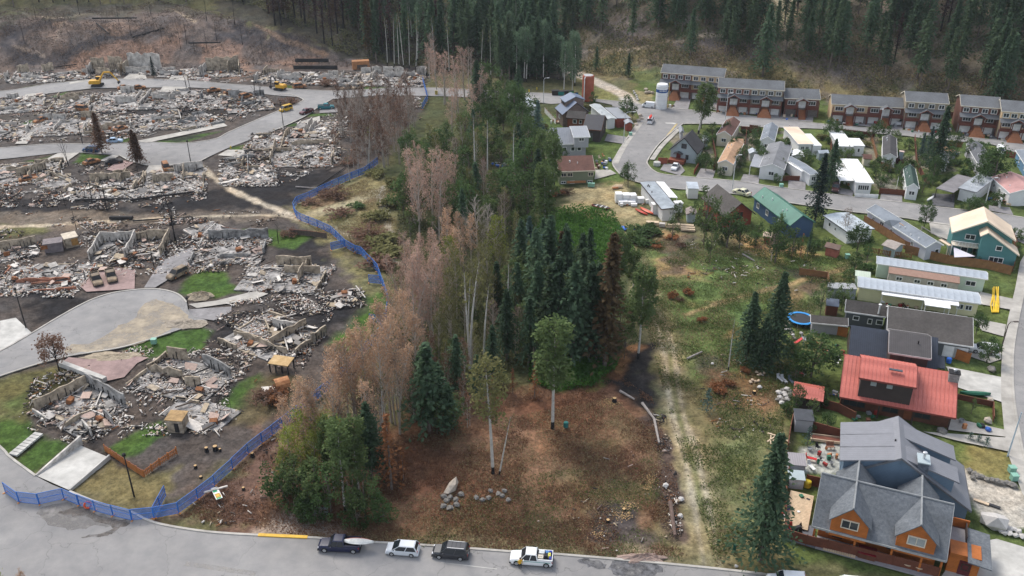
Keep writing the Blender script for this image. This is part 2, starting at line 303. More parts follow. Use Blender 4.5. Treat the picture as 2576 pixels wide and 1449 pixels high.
# right yards and the hillside
poly([(1270,300),(1560,270),(1620,440),(1560,455),(1380,470),(1270,400)],(.07,.10,.03),2,2)
poly([(1600,180),(1700,120),(3000,260),(3300,1500),(1985,1420),(1990,900),(2080,740),(2200,650),(1900,590),(1720,560),(1600,460)],(.075,.10,.032),1,1.5)
for p in([(1690,340),(1760,335),(1790,400),(1700,415)],[(1860,330),(1900,335),(1890,400),(1850,420)],[(1970,330),(2000,335),(1990,380),(1960,400)],[(2070,380),(2110,370),(2110,440),(2070,450)],[(2180,340),(2215,345),(2215,400),(2180,390)],[(2290,380),(2400,385),(2380,420),(2300,430)],[(2200,430),(2240,440),(2240,480),(2200,470)],[(1340,330),(1400,340),(1380,400),(1330,400)]):poly(p,(.19,.165,.135),1.2,2.5,.8)
poly([(2440,1110),(2540,1120),(2545,1215),(2440,1180)],(.17,.15,.06),1,1);poly([(2010,1120),(2150,1100),(2150,1190),(2010,1190)],(.30,.315,.30),.4,.4)
poly([(2430,1185),(2545,1215),(2700,1310),(2700,1360),(2470,1310)],(.33,.305,.265),.6,.8)
poly([(2090,690),(2170,690),(2110,800),(2050,830),(2000,900),(2080,900),(2070,760)],(.11,.115,.05),1,1.5)
H0=[(1380,185),(1500,195),(1660,208),(2000,248),(2300,274),(2576,302),(3300,380),(3600,-200),(1300,-200)]
poly(H0,(.125,.105,.078),2,3)
for p in([(1480,190),(1660,205),(1640,120),(1500,130)],[(1830,130),(2000,170),(2240,240),(1960,235),(1830,180)],[(1700,140),(1800,130),(1860,190),(1760,170)],[(2260,230),(2420,250),(2380,270),(2280,265)]):poly(p,(.185,.155,.072),3,5,.8)
for p in([(1500,60),(1660,40),(1640,100),(1520,110)],[(1700,100),(1900,80),(1960,130),(1760,160)],[(2000,140),(2150,160),(2160,200),(2020,190)],[(1540,150),(1650,140),(1640,180)]):poly(p,(.115,.095,.09),3,6,.8)
for p in([(1590,165),(1660,180),(1650,215),(1590,205)],[(1500,140),(1560,150),(1540,175)],[(1640,60),(1760,50),(1720,90)],[(2240,220),(2400,240),(2380,262)],[(1930,40),(1990,30),(1980,70)]):poly(p,(.07,.105,.032),3,4,.7)
poly([(1930,-10),(2010,-30),(2010,40),(1960,90),(1935,75)],(.33,.285,.20),2,4,.75);poly([(2190,0),(2270,10),(2250,40)],(.21,.17,.15),2,3,.8);poly([(1700,40),(1760,35),(1755,55),(1705,60)],(.24,.21,.19),1.5,2,.8)
line([(1403,136),(1438,135),(1468,127),(1505,125),(1563,122),(1623,114),(1698,101),(1758,89),(1825,85),(1905,75),(1990,72)],1.6,(.33,.27,.205),.6,.6);line([(1385,150),(1470,128)],2.5,(.25,.2,.16),.8,.8)
line([(1395,150),(1430,175),(1482,197),(1535,222),(1568,240),(1592,262)],6.0,(.36,.325,.28),.7,.5)
poly([(1490,210),(1530,230),(1560,243),(1555,252),(1520,256),(1490,250)],(.15,.15,.06),.8,.8);poly([(1600,225),(1640,235),(1648,262),(1612,264)],(.20,.175,.095),.8,.8)

u=np.concatenate([[-9,-6,-4,-3,-2.4,-2,-1.7,-1.5,-1.35,-1.22],np.linspace(-1.12,1.12,580),[1.22,1.35,1.5,1.7,2,2.4,3,4,6,9]])
ys=[-300,-120,-40,10,40,60,72];y_=80.0
while y_<500:ys.append(y_);y_+=.35*(y_/84)**.7
ys+=[510,525,545,570,600,650,720,820,1000]
ys=np.array(ys);UU,YY=np.meshgrid(u,ys);XX=UU*(.508*np.maximum(YY,40)+22);ZZ=hgt(XX,YY)
C=np.empty(XX.shape+(3,));C[:]=(.105,.10,.05)
nA=fbm(XX,YY,9,3)-.5;nB=fbm(XX,YY,2.6,9,2)-.5
def seg_dist(X,Y,a,b):
  dx,dy=b.x-a.x,b.y-a.y;L=dx*dx+dy*dy+1e-9
  t=np.clip(((X-a.x)*dx+(Y-a.y)*dy)/L,0,1);return np.hypot(X-a.x-t*dx,Y-a.y-t*dy)
def rough_blend(zone):
  P=[G(p)for p in zone[1]];soft,na,k=zone[3:6];wd=zone[6]if zone[0]=='l' else 0
  if zone[0]=='l':P=spline(P,4)
  pad=3*soft+2*na+wd+1
  x0,x1=min(p.x for p in P)-pad,max(p.x for p in P)+pad;y0,y1=min(p.y for p in P)-pad,max(p.y for p in P)+pad
  r0,r1=np.searchsorted(ys,(y0,y1));r0=max(0,r0-1);S=slice(r0,r1+1)
  M=(XX[S]>x0)&(XX[S]<x1)
  if not M.any():return
  X,Y=XX[S][M],YY[S][M];d=np.full(X.shape,1e9);n=len(P)
  for i in range(n if zone[0]=='p' else n-1):d=np.minimum(d,seg_dist(X,Y,P[i],P[(i+1)%n]))
  if zone[0]=='p':
    ins=np.zeros(X.shape,bool)
    for i in range(n):
      a,b=P[i],P[(i+1)%n];c=(a.y>Y)!=(b.y>Y)
      ins^=c&(X<(b.x-a.x)*(Y-a.y)/((b.y-a.y)or 1e-9)+a.x)
    d=np.where(ins,-d,d)
  else:d=d-wd/2
  d=d+na*2.4*(nA[S][M]*1.2+nB[S][M])
  w=np.clip(.5-d/(2*soft),0,1);w=w*w*(3-2*w)*k
  sub=C[S];sub[M]=sub[M]*(1-w[:,None])+np.array(zone[2])*w[:,None];C[S]=sub
for z_ in Z:rough_blend(z_)
v1=1+.55*(fbm(XX,YY,1.1,21,2)-.5)*2*.8+.5*(fbm(XX,YY,14,31)-.5)
tint=1+.22*(fbm(XX,YY,5,41)-.5)
C*=1.28*np.clip(v1,.35,1.9)[...,None];C[...,0]*=tint;C[...,2]*=2-tint
ZZ=ZZ-.30*fbm(XX,YY,1.6,77,2)*(YY>60)*(1+2.0*(YY-np.interp(XX,FX,FY)>6))-.02
nr,nc=XX.shape;idx=np.arange(nr*nc).reshape(nr,nc)
F=np.stack([idx[:-1,:-1],idx[:-1,1:],idx[1:,1:],idx[1:,:-1]],-1).reshape(-1,4)
def np_mesh(name,V,F,mats):
  me=bpy.data.meshes.new(name);me.vertices.add(len(V));me.vertices.foreach_set('co',np.ascontiguousarray(V,np.float32).ravel())
  k=F.shape[1];me.loops.add(F.size);me.loops.foreach_set('vertex_index',np.ascontiguousarray(F,np.int32).ravel())
  me.polygons.add(len(F));me.polygons.foreach_set('loop_start',np.arange(0,F.size,k,dtype=np.int32));me.polygons.foreach_set('loop_total',np.full(len(F),k,np.int32))
  for m in mats:me.materials.append(m)
  me.update(calc_edges=True);return me
gme=np_mesh('ground',np.stack([XX,YY,ZZ],-1).reshape(-1,3),F,[])
ca=gme.attributes.new('Col','FLOAT_COLOR','POINT')
ca.data.foreach_set('color',np.concatenate([np.clip(C,.008,.8),np.ones(C.shape[:2]+(1,))],-1).astype(np.float32).ravel())
gme.polygons.foreach_set('use_smooth',[True]*len(gme.polygons))
gme.materials.append(mat('earth_and_grass',(.72,.72,.72),.95,.3,1.7,vc=True,spec=.1,bump=.5,c2=(1.28,1.26,1.22),s2=4.5))
tag(obj('ground',gme),kind='structure')
# ================================================================ ROADS, DRIVEWAYS
ASPH=mat('worn_asphalt',(.235,.232,.232),.9,.10,.35,c2=(.29,.28,.27),s2=.045,spec=.15);cracked(ASPH)
CONC=mat('concrete',(.39,.37,.335),.9,.12,.5,s2=.25,spec=.15);PALE=mat('pale_concrete',(.46,.45,.42),.9,.1,.6,s2=.3,spec=.15)
PINK=mat('pink_paving',(.29,.205,.19),.9,.2,1.0,s2=.2);GREYD=mat('grey_driveway',(.23,.22,.22),.9,.2,1.0,s2=.3);BLACKD=mat('dark_asphalt_drive',(.085,.085,.09),.9,.3,1.0,s2=.3)
SAND=patchy(mat('spilled_sand',(.44,.37,.27),.95,.2,.8,s2=.3),.3,.26,.62,.15,.7)
def sheet(name,pts,m,z=.05,smooth=False,mb=None,rag=0.0):
  P=[at(p)for p in pts]
  if smooth:P=spline(P,4 if rag else 5,True)
  if rag:
    rg=random.Random(len(pts));P=[p+Vector((rg.uniform(-rag,rag),rg.uniform(-rag,rag),0))*.6 for p in P]
  b=mb or MB();k=len(b.v);b.v+=[(p.x,p.y,z)for p in P]
  for t in tessellate_polygon([P]):
    a,c,d=(P[i]for i in t)
    t=tuple(t)if(c-a).cross(d-a).z>0 else tuple(t)[::-1]
    b.f.append(tuple(k+i for i in t));b.m.append(0)
  return b if mb else struct(name,b,m)
def ribbon(name,pts,w,m,z=.05,h=0.0,smooth=True,wpts=None):
  P=[Vector((p.x,p.y,0))for p in(wpts or[at(p)for p in pts])]
  if smooth:P=spline(P,5)
  b=MB();n=len(P);E=[]
  for i,p in enumerate(P):
    d=(P[min(i+1,n-1)]-P[max(i-1,0)]).normalized();s=Vector((-d.y,d.x,0))*w/2;E.append((p+s,p-s))
  for i in range(n-1):
    (a,b_),(c,d)=E[i],E[i+1]
    if h:b.hexa([(x.x,x.y,zz)for zz in(z,z+h)for x in(b_,d,c,a)])
    else:b.face([(x.x,x.y,z)for x in(b_,d,c,a)])
  return struct(name,b,m)
def kerb(pts,w=.35):return ribbon('kerb',pts,w,CONC,.02,.15)
K1a=[(-260,880),(-120,1020),(0,1124),(25,1150),(90,1198)];K1b=[(175,1237),(250,1267),(325,1287),(370,1309),(425,1324),(525,1339),(644,1347),(774,1353),(870,1360),(956,1366),(1089,1374),(1288,1389),(1395,1395),(1563,1409),(1683,1420),(1813,1433),(1932,1447),(2100,1470),(2400,1520)]
sheet('front_road',K1a+[(130,1219)]+K1b+[(2400,1650),(1600,1640),(600,1600),(60,1500),(-60,1400),(-500,1200),(-600,1000)],ASPH,.05)
kerb(K1a);kerb(K1b)
CULT=[(-150,955),(0,884),(80,839),(150,797),(225,757),(287,737),(362,728),(412,730),(450,742),(470,762)]
CULB=[(430,837),(317,872),(225,888),(172,897),(100,915),(0,947),(-150,1000)]
sheet('cul_de_sac',CULT+[(480,785),(500,800),(520,806)]+CULB,ASPH,.055);kerb(CULT);kerb(CULB)
sheet('sand_spill',qs('C1',(1430,170),(1560,120),(1720,160),(1860,240),(1880,330),(1700,430),(1480,540),(1200,600),(800,650),(660,660),(690,580),(900,560),(1060,480),(1200,380),(1350,320)),SAND,.075,True,rag=.5)
R3T=[(-60,378),(0,373),(130,363),(275,363),(367,358),(462,361),(540,350),(575,333),(644,303),(706,277),(745,262),(763,252),(751,245),(726,237),(690,240)]
sheet('middle_road',R3T+[(660,236),(660,226),(760,226),(834,230),(834,251),(800,270),(764,295),(682,332),(570,374),(525,395),(495,408),(450,415),(400,418),(370,416),(330,406),(300,391),(200,384),(145,385),(12,400),(-60,405)],ASPH,.055)
kerb(R3T);kerb([(834,251),(800,270),(764,295),(682,332)]);kerb([(525,395),(495,408),(450,415),(400,418),(370,416),(330,406),(300,391)])
R4T=[(-200,240),(0,230),(60,222),(120,212),(175,206),(232,201),(307,199),(375,199),(487,204),(575,212),(644,217),(716,223),(826,229),(900,227),(981,222),(1109,222),(1288,232),(1388,236),(1480,248),(1560,256)]
sheet('far_road',R4T+[(1560,268),(1490,254),(1388,262),(1288,250),(1109,242),(954,240),(834,250),(690,240),(625,232),(562,225),(475,220),(410,220),(235,222),(82,240),(0,247),(-200,260)],ASPH,.06);kerb(R4T)
R6T=[(1603,262),(1650,268),(1688,272),(1788,282),(1932,297),(2047,310),(2177,322),(2297,331),(2407,343),(2576,361),(2900,400)]
R6B=[(1718,312),(1798,312),(1863,318),(2000,322),(2072,325),(2115,330),(2260,340),(2342,350),(2497,364),(2576,392),(2900,430)]
R5W=[(1610,300),(1568,362),(1550,392),(1541,412),(1556,435),(1572,447),(1610,460),(1690,474),(1763,480),(1878,492),(1994,512),(2132,532),(2212,541),(2282,550),(2337,560),(2397,568),(2500,580)]
R5E=[(1718,312),(1700,325),(1658,362),(1630,402),(1630,415),(1645,430),(1670,439),(1750,447),(1863,457),(1932,468),(2010,478),(2082,488),(2147,496),(2270,510),(2344,520),(2487,535),(2576,548),(2700,565)]
sheet('right_road',[(1540,256),(1592,258)]+R6T[:3]+[(1740,285),(1718,312)]+R5E[1:]+[(2700,640),(2590,620)]+R5W[::-1]+[(1600,278),(1540,268)],ASPH,.065)
sheet('townhouse_street',R6T[2:]+R6B[::-1]+[(1700,295)],ASPH,.07)
for k_ in(R6T,R6B,R5W,R5E):kerb(k_)
ribbon('pavement',[(1612,308),(1574,362),(1556,394),(1548,412)],1.6,CONC,.10)
ribbon('pavement',[(1708,325),(1666,366),(1640,402)],1.4,CONC,.10)
ribbon('pavement',qs('A3',(1545,1240),(1660,1245)),1.3,PALE,.09,smooth=False);ribbon('yellow_line',qs('A3',(1660,1245),(1560,1370)),.6,mat('worn_yellow_paint',(.45,.36,.18),.8),.09,smooth=False)
SWL=[(2600,600),(2566,660),(2554,724),(2536,800),(2522,870),(2518,930),(2518,1000),(2526,1087),(2538,1150),(2570,1240),(2640,1360)]
SWR=[(2625,600),(2592,660),(2578,724),(2562,800),(2550,870),(2547,930),(2550,1000),(2563,1087),(2580,1160),(2612,1240),(2680,1360)]
sheet('sidewalk',SWL+SWR[::-1],CONC,.115);kerb(SWR)
ES=[at(p)for p in[(2660,560)]+SWR+[(2780,1520),(2900,1700)]]
ribbon('east_street',None,9.0,ASPH,.05,wpts=[p+Vector((4.6,0,0))for p in ES])
# driveways and paved pads
for i_,(pts,m)in enumerate(((qs('D1',(360,440),(790,130),(1110,265),(700,590)),PALE),([(-60,860),(0,835),(0,808),(40,800),(80,838),(0,882),(-60,910)],PALE),(qs('C1',(600,770),(690,700),(900,720),(1330,690),(1500,700),(1380,760),(1250,900),(1070,940)),PINK),
               (qs('C1',(1900,165),(2180,130),(2576,30),(2700,60),(2560,120),(1980,205)),CONC),(qs('C1',(1890,220),(2330,190),(2330,240),(2150,330),(1960,300)),GREYD),
               (qs('B1',(1140,1240),(1360,1265),(1355,1460),(870,1490),(800,1430),(900,1330)),PINK),(qs('B1',(1620,1180),(1960,1030),(1870,1260),(1560,1449),(1450,1449)),GREYD),(qs('B1',(1070,260),(1180,180),(1260,170),(1345,190),(1200,285)),PINK),
               (qs('B1',(1500,216),(1640,213),(1640,270),(1450,300)),CONC),(qs('B1',(580,95),(800,88),(640,200),(540,200),(470,150)),CONC),(qs('B1',(1000,170),(1130,110),(1200,120),(1100,180)),CONC),(qs('B1',(2190,115),(2290,60),(2480,60),(2420,135)),CONC),
               (qs('A2',(380,1245),(640,1170),(650,1240),(400,1240)),CONC),(qs('A1',(150,1449),(260,1340),(360,1330),(270,1449)),CONC),(qs('A1',(1470,1440),(1380,1420),(2250,1240),(2290,1270)),CONC),(qs('A1',(1230,800),(1310,740),(1460,740),(1480,800)),CONC),(qs('A1',(1700,800),(1740,740),(1880,760),(1900,810)),CONC),(qs('A1',(1990,810),(2060,780),(2130,790),(2100,815)),PINK),(qs('A1',(700,830),(880,800),(930,810),(700,850)),CONC),(qs('A1',(180,1030),(260,950),(440,930),(320,1000)),CONC),(qs('A1',(1640,870),(1900,880),(1790,930),(1600,930)),CONC),(qs('A2',(640,1100),(830,1090),(830,1130),(640,1140)),GREYD),
               (qs('A3',(1690,940),(1810,960),(1770,1110),(1610,1090)),GREYD),(qs('A3',(2000,1010),(2080,1000),(2080,1120),(1990,1100)),GREYD),(qs('A4',(0,1130),(270,1130),(460,1160),(450,1230),(0,1185)),GREYD),(qs('A4',(640,1200),(1380,1270),(1350,1310),(640,1240)),GREYD),(qs('A4',(1930,1300),(2040,1300),(2020,1375),(1940,1370)),BLACKD),(qs('A4',(2200,1310),(2330,1320),(2330,1410),(2230,1400)),BLACKD),(qs('A4',(1380,1270),(1480,1280),(1470,1320),(1380,1310)),CONC),(qs('A4',(2340,1380),(2470,1385),(2470,1430),(2340,1410)),CONC),
               (qs('A3',(960,1350),(1180,1385),(1110,1449),(930,1420)),GREYD),(qs('B3',(840,262),(990,262),(1050,300),(830,360)),CONC),(qs('B3',(1530,200),(1700,210),(1740,270),(1690,318),(1490,262)),GREYD),(qs('B3',(1900,245),(2050,265),(2020,350),(1850,335)),GREYD),(qs('B3',(2330,305),(2490,320),(2480,410),(2290,385)),GREYD),(qs('B4',(205,365),(380,380),(375,468),(200,450)),GREYD),(qs('B4',(710,440),(860,470),(850,528),(700,500)),GREYD),(qs('B4',(1140,490),(1350,510),(1350,590),(1125,560)),GREYD),(qs('B4',(1650,500),(1880,510),(1870,645),(1650,620)),BLACKD),(qs('B4',(2220,620),(2430,640),(2470,720),(2220,670)),GREYD),
               (qs('B4',(1620,780),(1860,810),(1870,990),(1640,900)),CONC),(qs('C4',(2130,40),(2460,110),(2440,220),(2110,160)),CONC),(qs('C4',(2070,305),(2395,370),(2370,490),(2150,430)),CONC),(qs('C4',(1790,790),(2345,900),(2350,1150),(1900,1000)),PALE),(qs('C4',(1820,1310),(1900,1320),(2380,1430),(2385,1500),(1810,1430)),CONC),
               (qs('D4',(1560,0),(2390,60),(2420,200),(1900,90)),CONC),(qs('D4',(1860,1290),(2170,1100),(2300,1080),(2700,1200),(2700,1500),(1700,1520)),PALE),(qs('C4',(2020,590),(2350,650),(2345,720),(2230,760),(2020,690)),CONC))):
  sheet('driveway',pts,m,.076+.004*(i_%8))
SLICK=patchy(mat('grey_mud',(.20,.19,.18),.9,.2,.6,s2=.3),.3);STAIN=mat('burnt_stain_on_asphalt',(.05,.05,.055),.9,.5,1.1,s2=.5,c2=(.21,.21,.22));patchy(STAIN,.5,.32,.55);MUD=mat('dark_mud',(.10,.085,.075),.9,.5,1.0,c2=(.2,.18,.165));patchy(MUD,.45,.36,.58)
sheet('road_stain',qs('D3',(1000,1310),(1160,1290),(1460,1330),(1480,1430),(1200,1460),(1010,1440)),STAIN,.0545,True,rag=.5)
sheet('road_stain',qs('D3',(680,1290),(860,1300),(960,1350),(860,1370),(700,1340)),STAIN,.0545,True,rag=.5)
sheet('mud_patch',qs('D1',(600,800),(860,760),(1000,850),(1280,880),(1330,900),(1180,990),(1060,1050),(820,1062),(1040,1020),(1150,960),(900,880),(700,840)),MUD,.0545,True,rag=.45)
sheet('mud_patch',qs('D1',(400,790),(700,690),(850,780),(1100,860),(1130,940),(900,960),(700,1000),(460,900)),SLICK,.0535,True,rag=.6)
ribbon('yellow_kerb',[(650,1347),(710,1350),(774,1353)],.5,mat('yellow_paint',(.65,.40,.06),.7),.03,.17)
ribbon('lane_line',[(1110,1416),(1250,1432)],.12,PALE,.058);ribbon('lane_line',qs('D1',(1860,1325),(2300,1390),(2576,1430)),.8,patchy(mat('faded_line',(.36,.34,.31),.9),1.2,.35,.65,0,.6),.0575)
# ================================================================ HOUSE KIT
GLASS=mat('window_glass',(.03,.038,.045),.08,.3,.5,spec=.6);GLASSL=mat('pale_window',(.30,.33,.33),.15,.2,.5,spec=.6)
WHITE=mat('white_paint',(.74,.74,.72),.6,.06,.8,s2=.6);CREAMT=mat('cream_trim',(.62,.56,.45),.7,.1);DKTRIM=mat('dark_trim',(.05,.035,.03),.7,.2)
SHING=mat('blue_grey_shingles',(.115,.128,.145),.9,.22,2.6,s2=.35,bump=.5,c2=(.165,.18,.195));SHINGD=mat('dark_shingles',(.062,.060,.062),.9,.2,2.2,s2=.3);SHINGB=mat('brown_black_shingles',(.088,.080,.074),.9,.2,2.2,s2=.3)
SHINGT=mat('townhouse_shingles',(.125,.132,.14),.9,.15,2.0,s2=.25);BROWNR=mat('brown_shingles',(.135,.07,.055),.9,.2,2.0,s2=.4);TANR=mat('tan_shingles',(.42,.265,.165),.9,.12,2,s2=.4)
REDR=mat('red_metal_roofing',(.50,.125,.095),.5,.12,.6,s2=.3,spec=.4,c2=(.58,.185,.145));NAVYR=seam_mat('navy_metal_roof',(.040,.050,.070),3,n=.15,rough=.45,dark=.6);NAVYB=seam_mat('dark_brown_metal_roof',(.072,.066,.066),3,n=.15,rough=.5,dark=.7)
GREYM=seam_mat('grey_metal_roof',(.285,.30,.325),1.6,n=.1,rough=.5,dark=.85);SLATE=seam_mat('mid_grey_metal_roof',(.20,.205,.225),2.2,n=.08,rough=.5,dark=.88);WHITER=mat('white_roof',(.84,.84,.83),.7,.05,.5,s2=.3);BLUEGR=mat('blue_grey_roof',(.20,.225,.255),.85,.12,1,s2=.3)
ALU=mat('dull_aluminium_roof',(.40,.44,.48),.45,.15,.5,s2=.3,metal=.15);PEACH=mat('peach_roof',(.72,.55,.42),.8,.06,.6,s2=.2);CREAMR=mat('cream_metal_roof',(.70,.56,.42),.6,.06,.6,s2=.2);GREENR=mat('green_metal_roof',(.055,.17,.125),.5,.1,.6,s2=.2);GREEND=mat('dark_green_roof',(.035,.068,.055),.7,.2,1,s2=.3)
PINKR=mat('dusty_pink_roof',(.42,.24,.225),.8,.1,.8,s2=.3);BLKM=seam_mat('black_metal_roof',(.030,.032,.042),2.5,n=.15,rough=.4,dark=.6);NBLUE=seam_mat('steel_blue_roof',(.145,.185,.26),2.5,n=.1,rough=.45,dark=.75)
WOOD=seam_mat('orange_cedar_wall',(.40,.125,.028),4,axis='Z',n=.25,rough=.6,dark=.72);BRW=mat('brown_wood_wall',(.12,.05,.03),.8,.25,1.0);DKW=mat('dark_brown_wall',(.055,.042,.038),.8,.2,1.0);BLW=seam_mat('blue_siding',(.125,.185,.25),4,axis='Z',n=.08,rough=.7,dark=.85)
TEAL=seam_mat('teal_siding',(.085,.22,.22),5,axis='Z',n=.06,rough=.7,dark=.86);LAV=seam_mat('lavender_grey_siding',(.47,.47,.52),5,axis='Z',n=.05,rough=.7,dark=.9);WSID=seam_mat('white_siding',(.72,.72,.71),5,axis='Z',n=.06,rough=.7,dark=.9);CRSID=seam_mat('cream_siding',(.66,.60,.48),5,axis='Z',n=.06,rough=.7,dark=.9)
GREENW=seam_mat('sage_green_siding',(.20,.225,.15),5,axis='Z',n=.06,rough=.7,dark=.85);GRW=seam_mat('grey_siding',(.38,.38,.40),5,axis='Z',n=.06,rough=.7,dark=.88);CHGW=seam_mat('charcoal_siding',(.11,.12,.125),5,axis='Z',n=.06,rough=.7,dark=.85);NAVW=seam_mat('navy_siding',(.055,.10,.185),5,axis='Z',n=.06,rough=.7,dark=.85)
PALEB=seam_mat('pale_blue_siding',(.36,.42,.44),5,axis='Z',n=.06,rough=.7,dark=.9);PALEG=mat('pale_green_wall',(.52,.62,.50),.7,.06);YELW=mat('pale_yellow_wall',(.66,.62,.38),.7,.06);REDW=mat('red_shed_wall',(.28,.07,.045),.7,.2);FENCEB=seam_mat('brown_fence_boards',(.14,.050,.030),6,n=.25,rough=.8,dark=.6);FENCEO=seam_mat('orange_fence_boards',(.42,.155,.045),6,n=.25,rough=.8,dark=.65);FENCEW=seam_mat('tan_fence_boards',(.26,.135,.06),6,n=.25,rough=.8,dark=.6);DECKW=mat('pale_deck_board',(.55,.43,.29),.8,.2,1.4);GDECK=mat('grey_deck',(.27,.26,.27),.85,.15,1.0)
STONE=mat('stone_veneer',(.24,.23,.22),.9,.4,3.0,s2=1.2,bump=.6);STEEL=mat('galvanised_steel',(.55,.56,.57),.4,.1,1,metal=.6);BLACK=mat('matt_black',(.02,.02,.022),.7,.3);GREYP=mat('grey_plastic',(.3,.31,.32),.6,.15)
_wc={}
def window(par,loc,rz,w,h,nm=1,frame=None,glass=None,name='window',pane=True):
  frame,glass=frame or WHITE,glass or GLASS;k=(round(w,2),round(h,2),nm,frame.name,glass.name)
  if k not in _wc:
    b=MB();f=.13
    for x in(-w/2-f/2,w/2+f/2):b.box((x,0,0),(f,.14,h+2*f))
    for z in(-h/2-f/2,h/2+f/2):b.box((0,0,z),(w,.16,f))
    for i in range(1,nm):b.box((-w/2+w*i/nm,-.01,0),(.09,.10,h))
    p=MB();p.box((0,.01,0),(w,.05,h));_wc[k]=(b.mesh(name,[frame]),p.mesh('pane',[glass]))
  o=obj(name,_wc[k][0],par,loc,rz)
  if pane:obj('pane',_wc[k][1],o)
  return o
def door(par,loc,rz,w=.95,h=2.05,m=None,name='door',secs=0):
  m=m or WHITE;k=('d',round(w,2),round(h,2),m.name,secs)
  if k not in _wc:
    b=MB()
    if secs:
      for i in range(secs):b.box((0,0,-h/2+h*(i+.5)/secs),(w,.10,h/secs-.04))
      b.box((0,.03,0),(w+.2,.08,h+.1))
    else:b.box((0,0,0),(w,.12,h));b.box((0,.02,.05),(w+.22,.08,h+.18));b.box((w*.38,-.09,0),(.08,.06,.08))
    _wc[k]=b.mesh(name,[m])
  return obj(name,_wc[k],par,loc,rz)
class House:
  def __init__(s,name,label,A,B,side=None,cat='house',group=None):
    """A, B: world points giving the local x axis; side: a world point that must lie at -y (front)"""
    A=Vector((A.x,A.y,0));B=Vector((B.x,B.y,0))
    if side is not None and(B-A).cross(Vector((side.x,side.y,0))-A).z>0:A,B=B,A
    d=B-A;s.rz=math.atan2(d.y,d.x);s.o=(A+B)/2;s.inv=Matrix.Rotation(-s.rz,3,'Z')
    s.root=thing(name,label,cat,s.o,s.rz,group);s.b=[]
  def L(s,p):v=s.inv@(Vector((p.x,p.y,0))-s.o);return Vector((v.x,v.y,p.z))
  def px(s,p,z=0.0):return s.L(at(p,z))
  def W(s,v):return Matrix.Rotation(s.rz,3,'Z')@Vector(v)+s.o
  def gable_xy(s,x0,x1,yf,yr,yb,zf,zr,zb,roof,wall,o=.4,og=.35,z0=-.3,t=.16,trim=None,panel=None,of=None,walls=True,cap=None,par=None,wname='wall',rname='roof'):
    par=par or s.root;of=o if of is None else of
    if panel:
      under=MB();under.slab([(x0,yf,zf-.06),(x1,yf,zf-.06),(x1,yr,zr-.06),(x0,yr,zr-.06)],t-.06);under.slab([(x1,yb,zb-.06),(x0,yb,zb-.06),(x0,yr,zr-.06),(x1,yr,zr-.06)],t-.06)
      rf=under.build(rname,[panel[1]],par)
      for(ye,ze)in((yf,zf),(yb,zb)):
        n=max(1,round((x1-x0)/panel[0]));w=(x1-x0)/n;sg=1 if ye<yr else-1
        b=MB();P=[(0.03,ye,ze),(w-.03,ye,ze),(w-.03,yr,zr),(0.03,yr,zr)]
        b.slab(P if sg>0 else P[::-1],.05);P2=[(-.03,ye,ze+.07),(.03,ye,ze+.07),(.03,yr,zr+.07),(-.03,yr,zr+.07)];b.slab(P2 if sg>0 else P2[::-1],.09)
        me=b.mesh('roof_panel',[roof])
        for i in range(n):obj('roof_panel',me,rf if par is s.root else par,(x0+i*w,0,0))
    else:
      b=MB();b.slab([(x0,yf,zf),(x1,yf,zf),(x1,yr,zr),(x0,yr,zr)],t);b.slab([(x1,yb,zb),(x0,yb,zb),(x0,yr,zr),(x1,yr,zr)],t);b.build(rname,[roof],par)
    if cap:MB().tube([(x0,yr,zr),(x1,yr,zr)],.14,6).build('ridge_cap',[cap],par)
    if trim:
      b=MB()
      for ye,ze,dy in((yf,zf,-.04),(yb,zb,.04)):b.box(((x0+x1)/2,ye+dy,ze-t/2-.02),(x1-x0,.07,t+.10))
      for x,dx in((x0,-.04),(x1,.04)):
        for ye,ze in((yf,zf),(yb,zb)):
          b.hexa([(x+dx-.03,ye,ze-t-.06),(x+dx+.03,ye,ze-t-.06),(x+dx+.03,yr,zr-t-.06),(x+dx-.03,yr,zr-t-.06),(x+dx-.03,ye,ze+.02),(x+dx+.03,ye,ze+.02),(x+dx+.03,yr,zr+.02),(x+dx-.03,yr,zr+.02)])
      b.build('trim',[trim],par)
    w0,w1,wf,wb=x0+og,x1-og,yf+of,yb-o
    hf=zf+(zr-zf)*(wf-yf)/max(yr-yf,.01)-t-.02;hb=zb+(zr-zb)*(yb-wb)/max(yb-yr,.01)-t-.02
    if walls:
      rg=[[(x,wf,z0),(x,wb,z0),(x,wb,hb),(x,yr,zr-t-.02),(x,wf,hf)]for x in(w0,w1)]
      MB().loft([r[::-1]for r in rg]).build(wname,[wall],par)
    k=dict(x0=w0,x1=w1,yf=wf,yb=wb,hf=hf,hb=hb,zr=zr,yr=yr,zf=zf,ye=yf,zb=zb,ybe=yb);s.b.append(k);return k
  def gable(s,R0,R1,zr,E,ze,back=None,zb=None,**k):
    a,b=s.px(R0,zr),s.px(R1,zr);e=s.px(E,ze);yr=(a.y+b.y)/2;x0,x1=sorted((a.x,b.x));wf=abs(yr-e.y)
    zb=ze if zb is None else zb
    return s.gable_xy(x0,x1,yr-wf,yr,yr+(back or wf),ze,zr,zb,**k)
  def box(s,A,B,C,ze,rise=.25,**k):
    """low roof from three eave corners: A, B along the front, C on the back"""
    a,b,c=s.px(A,ze),s.px(B,ze),s.px(C,ze);x0,x1=sorted((a.x,b.x));y0,y1=sorted(((a.y+b.y)/2,c.y))
    return s.gable_xy(x0,x1,y0,(y0+y1)/2,y1,ze,ze+rise,ze,**k)
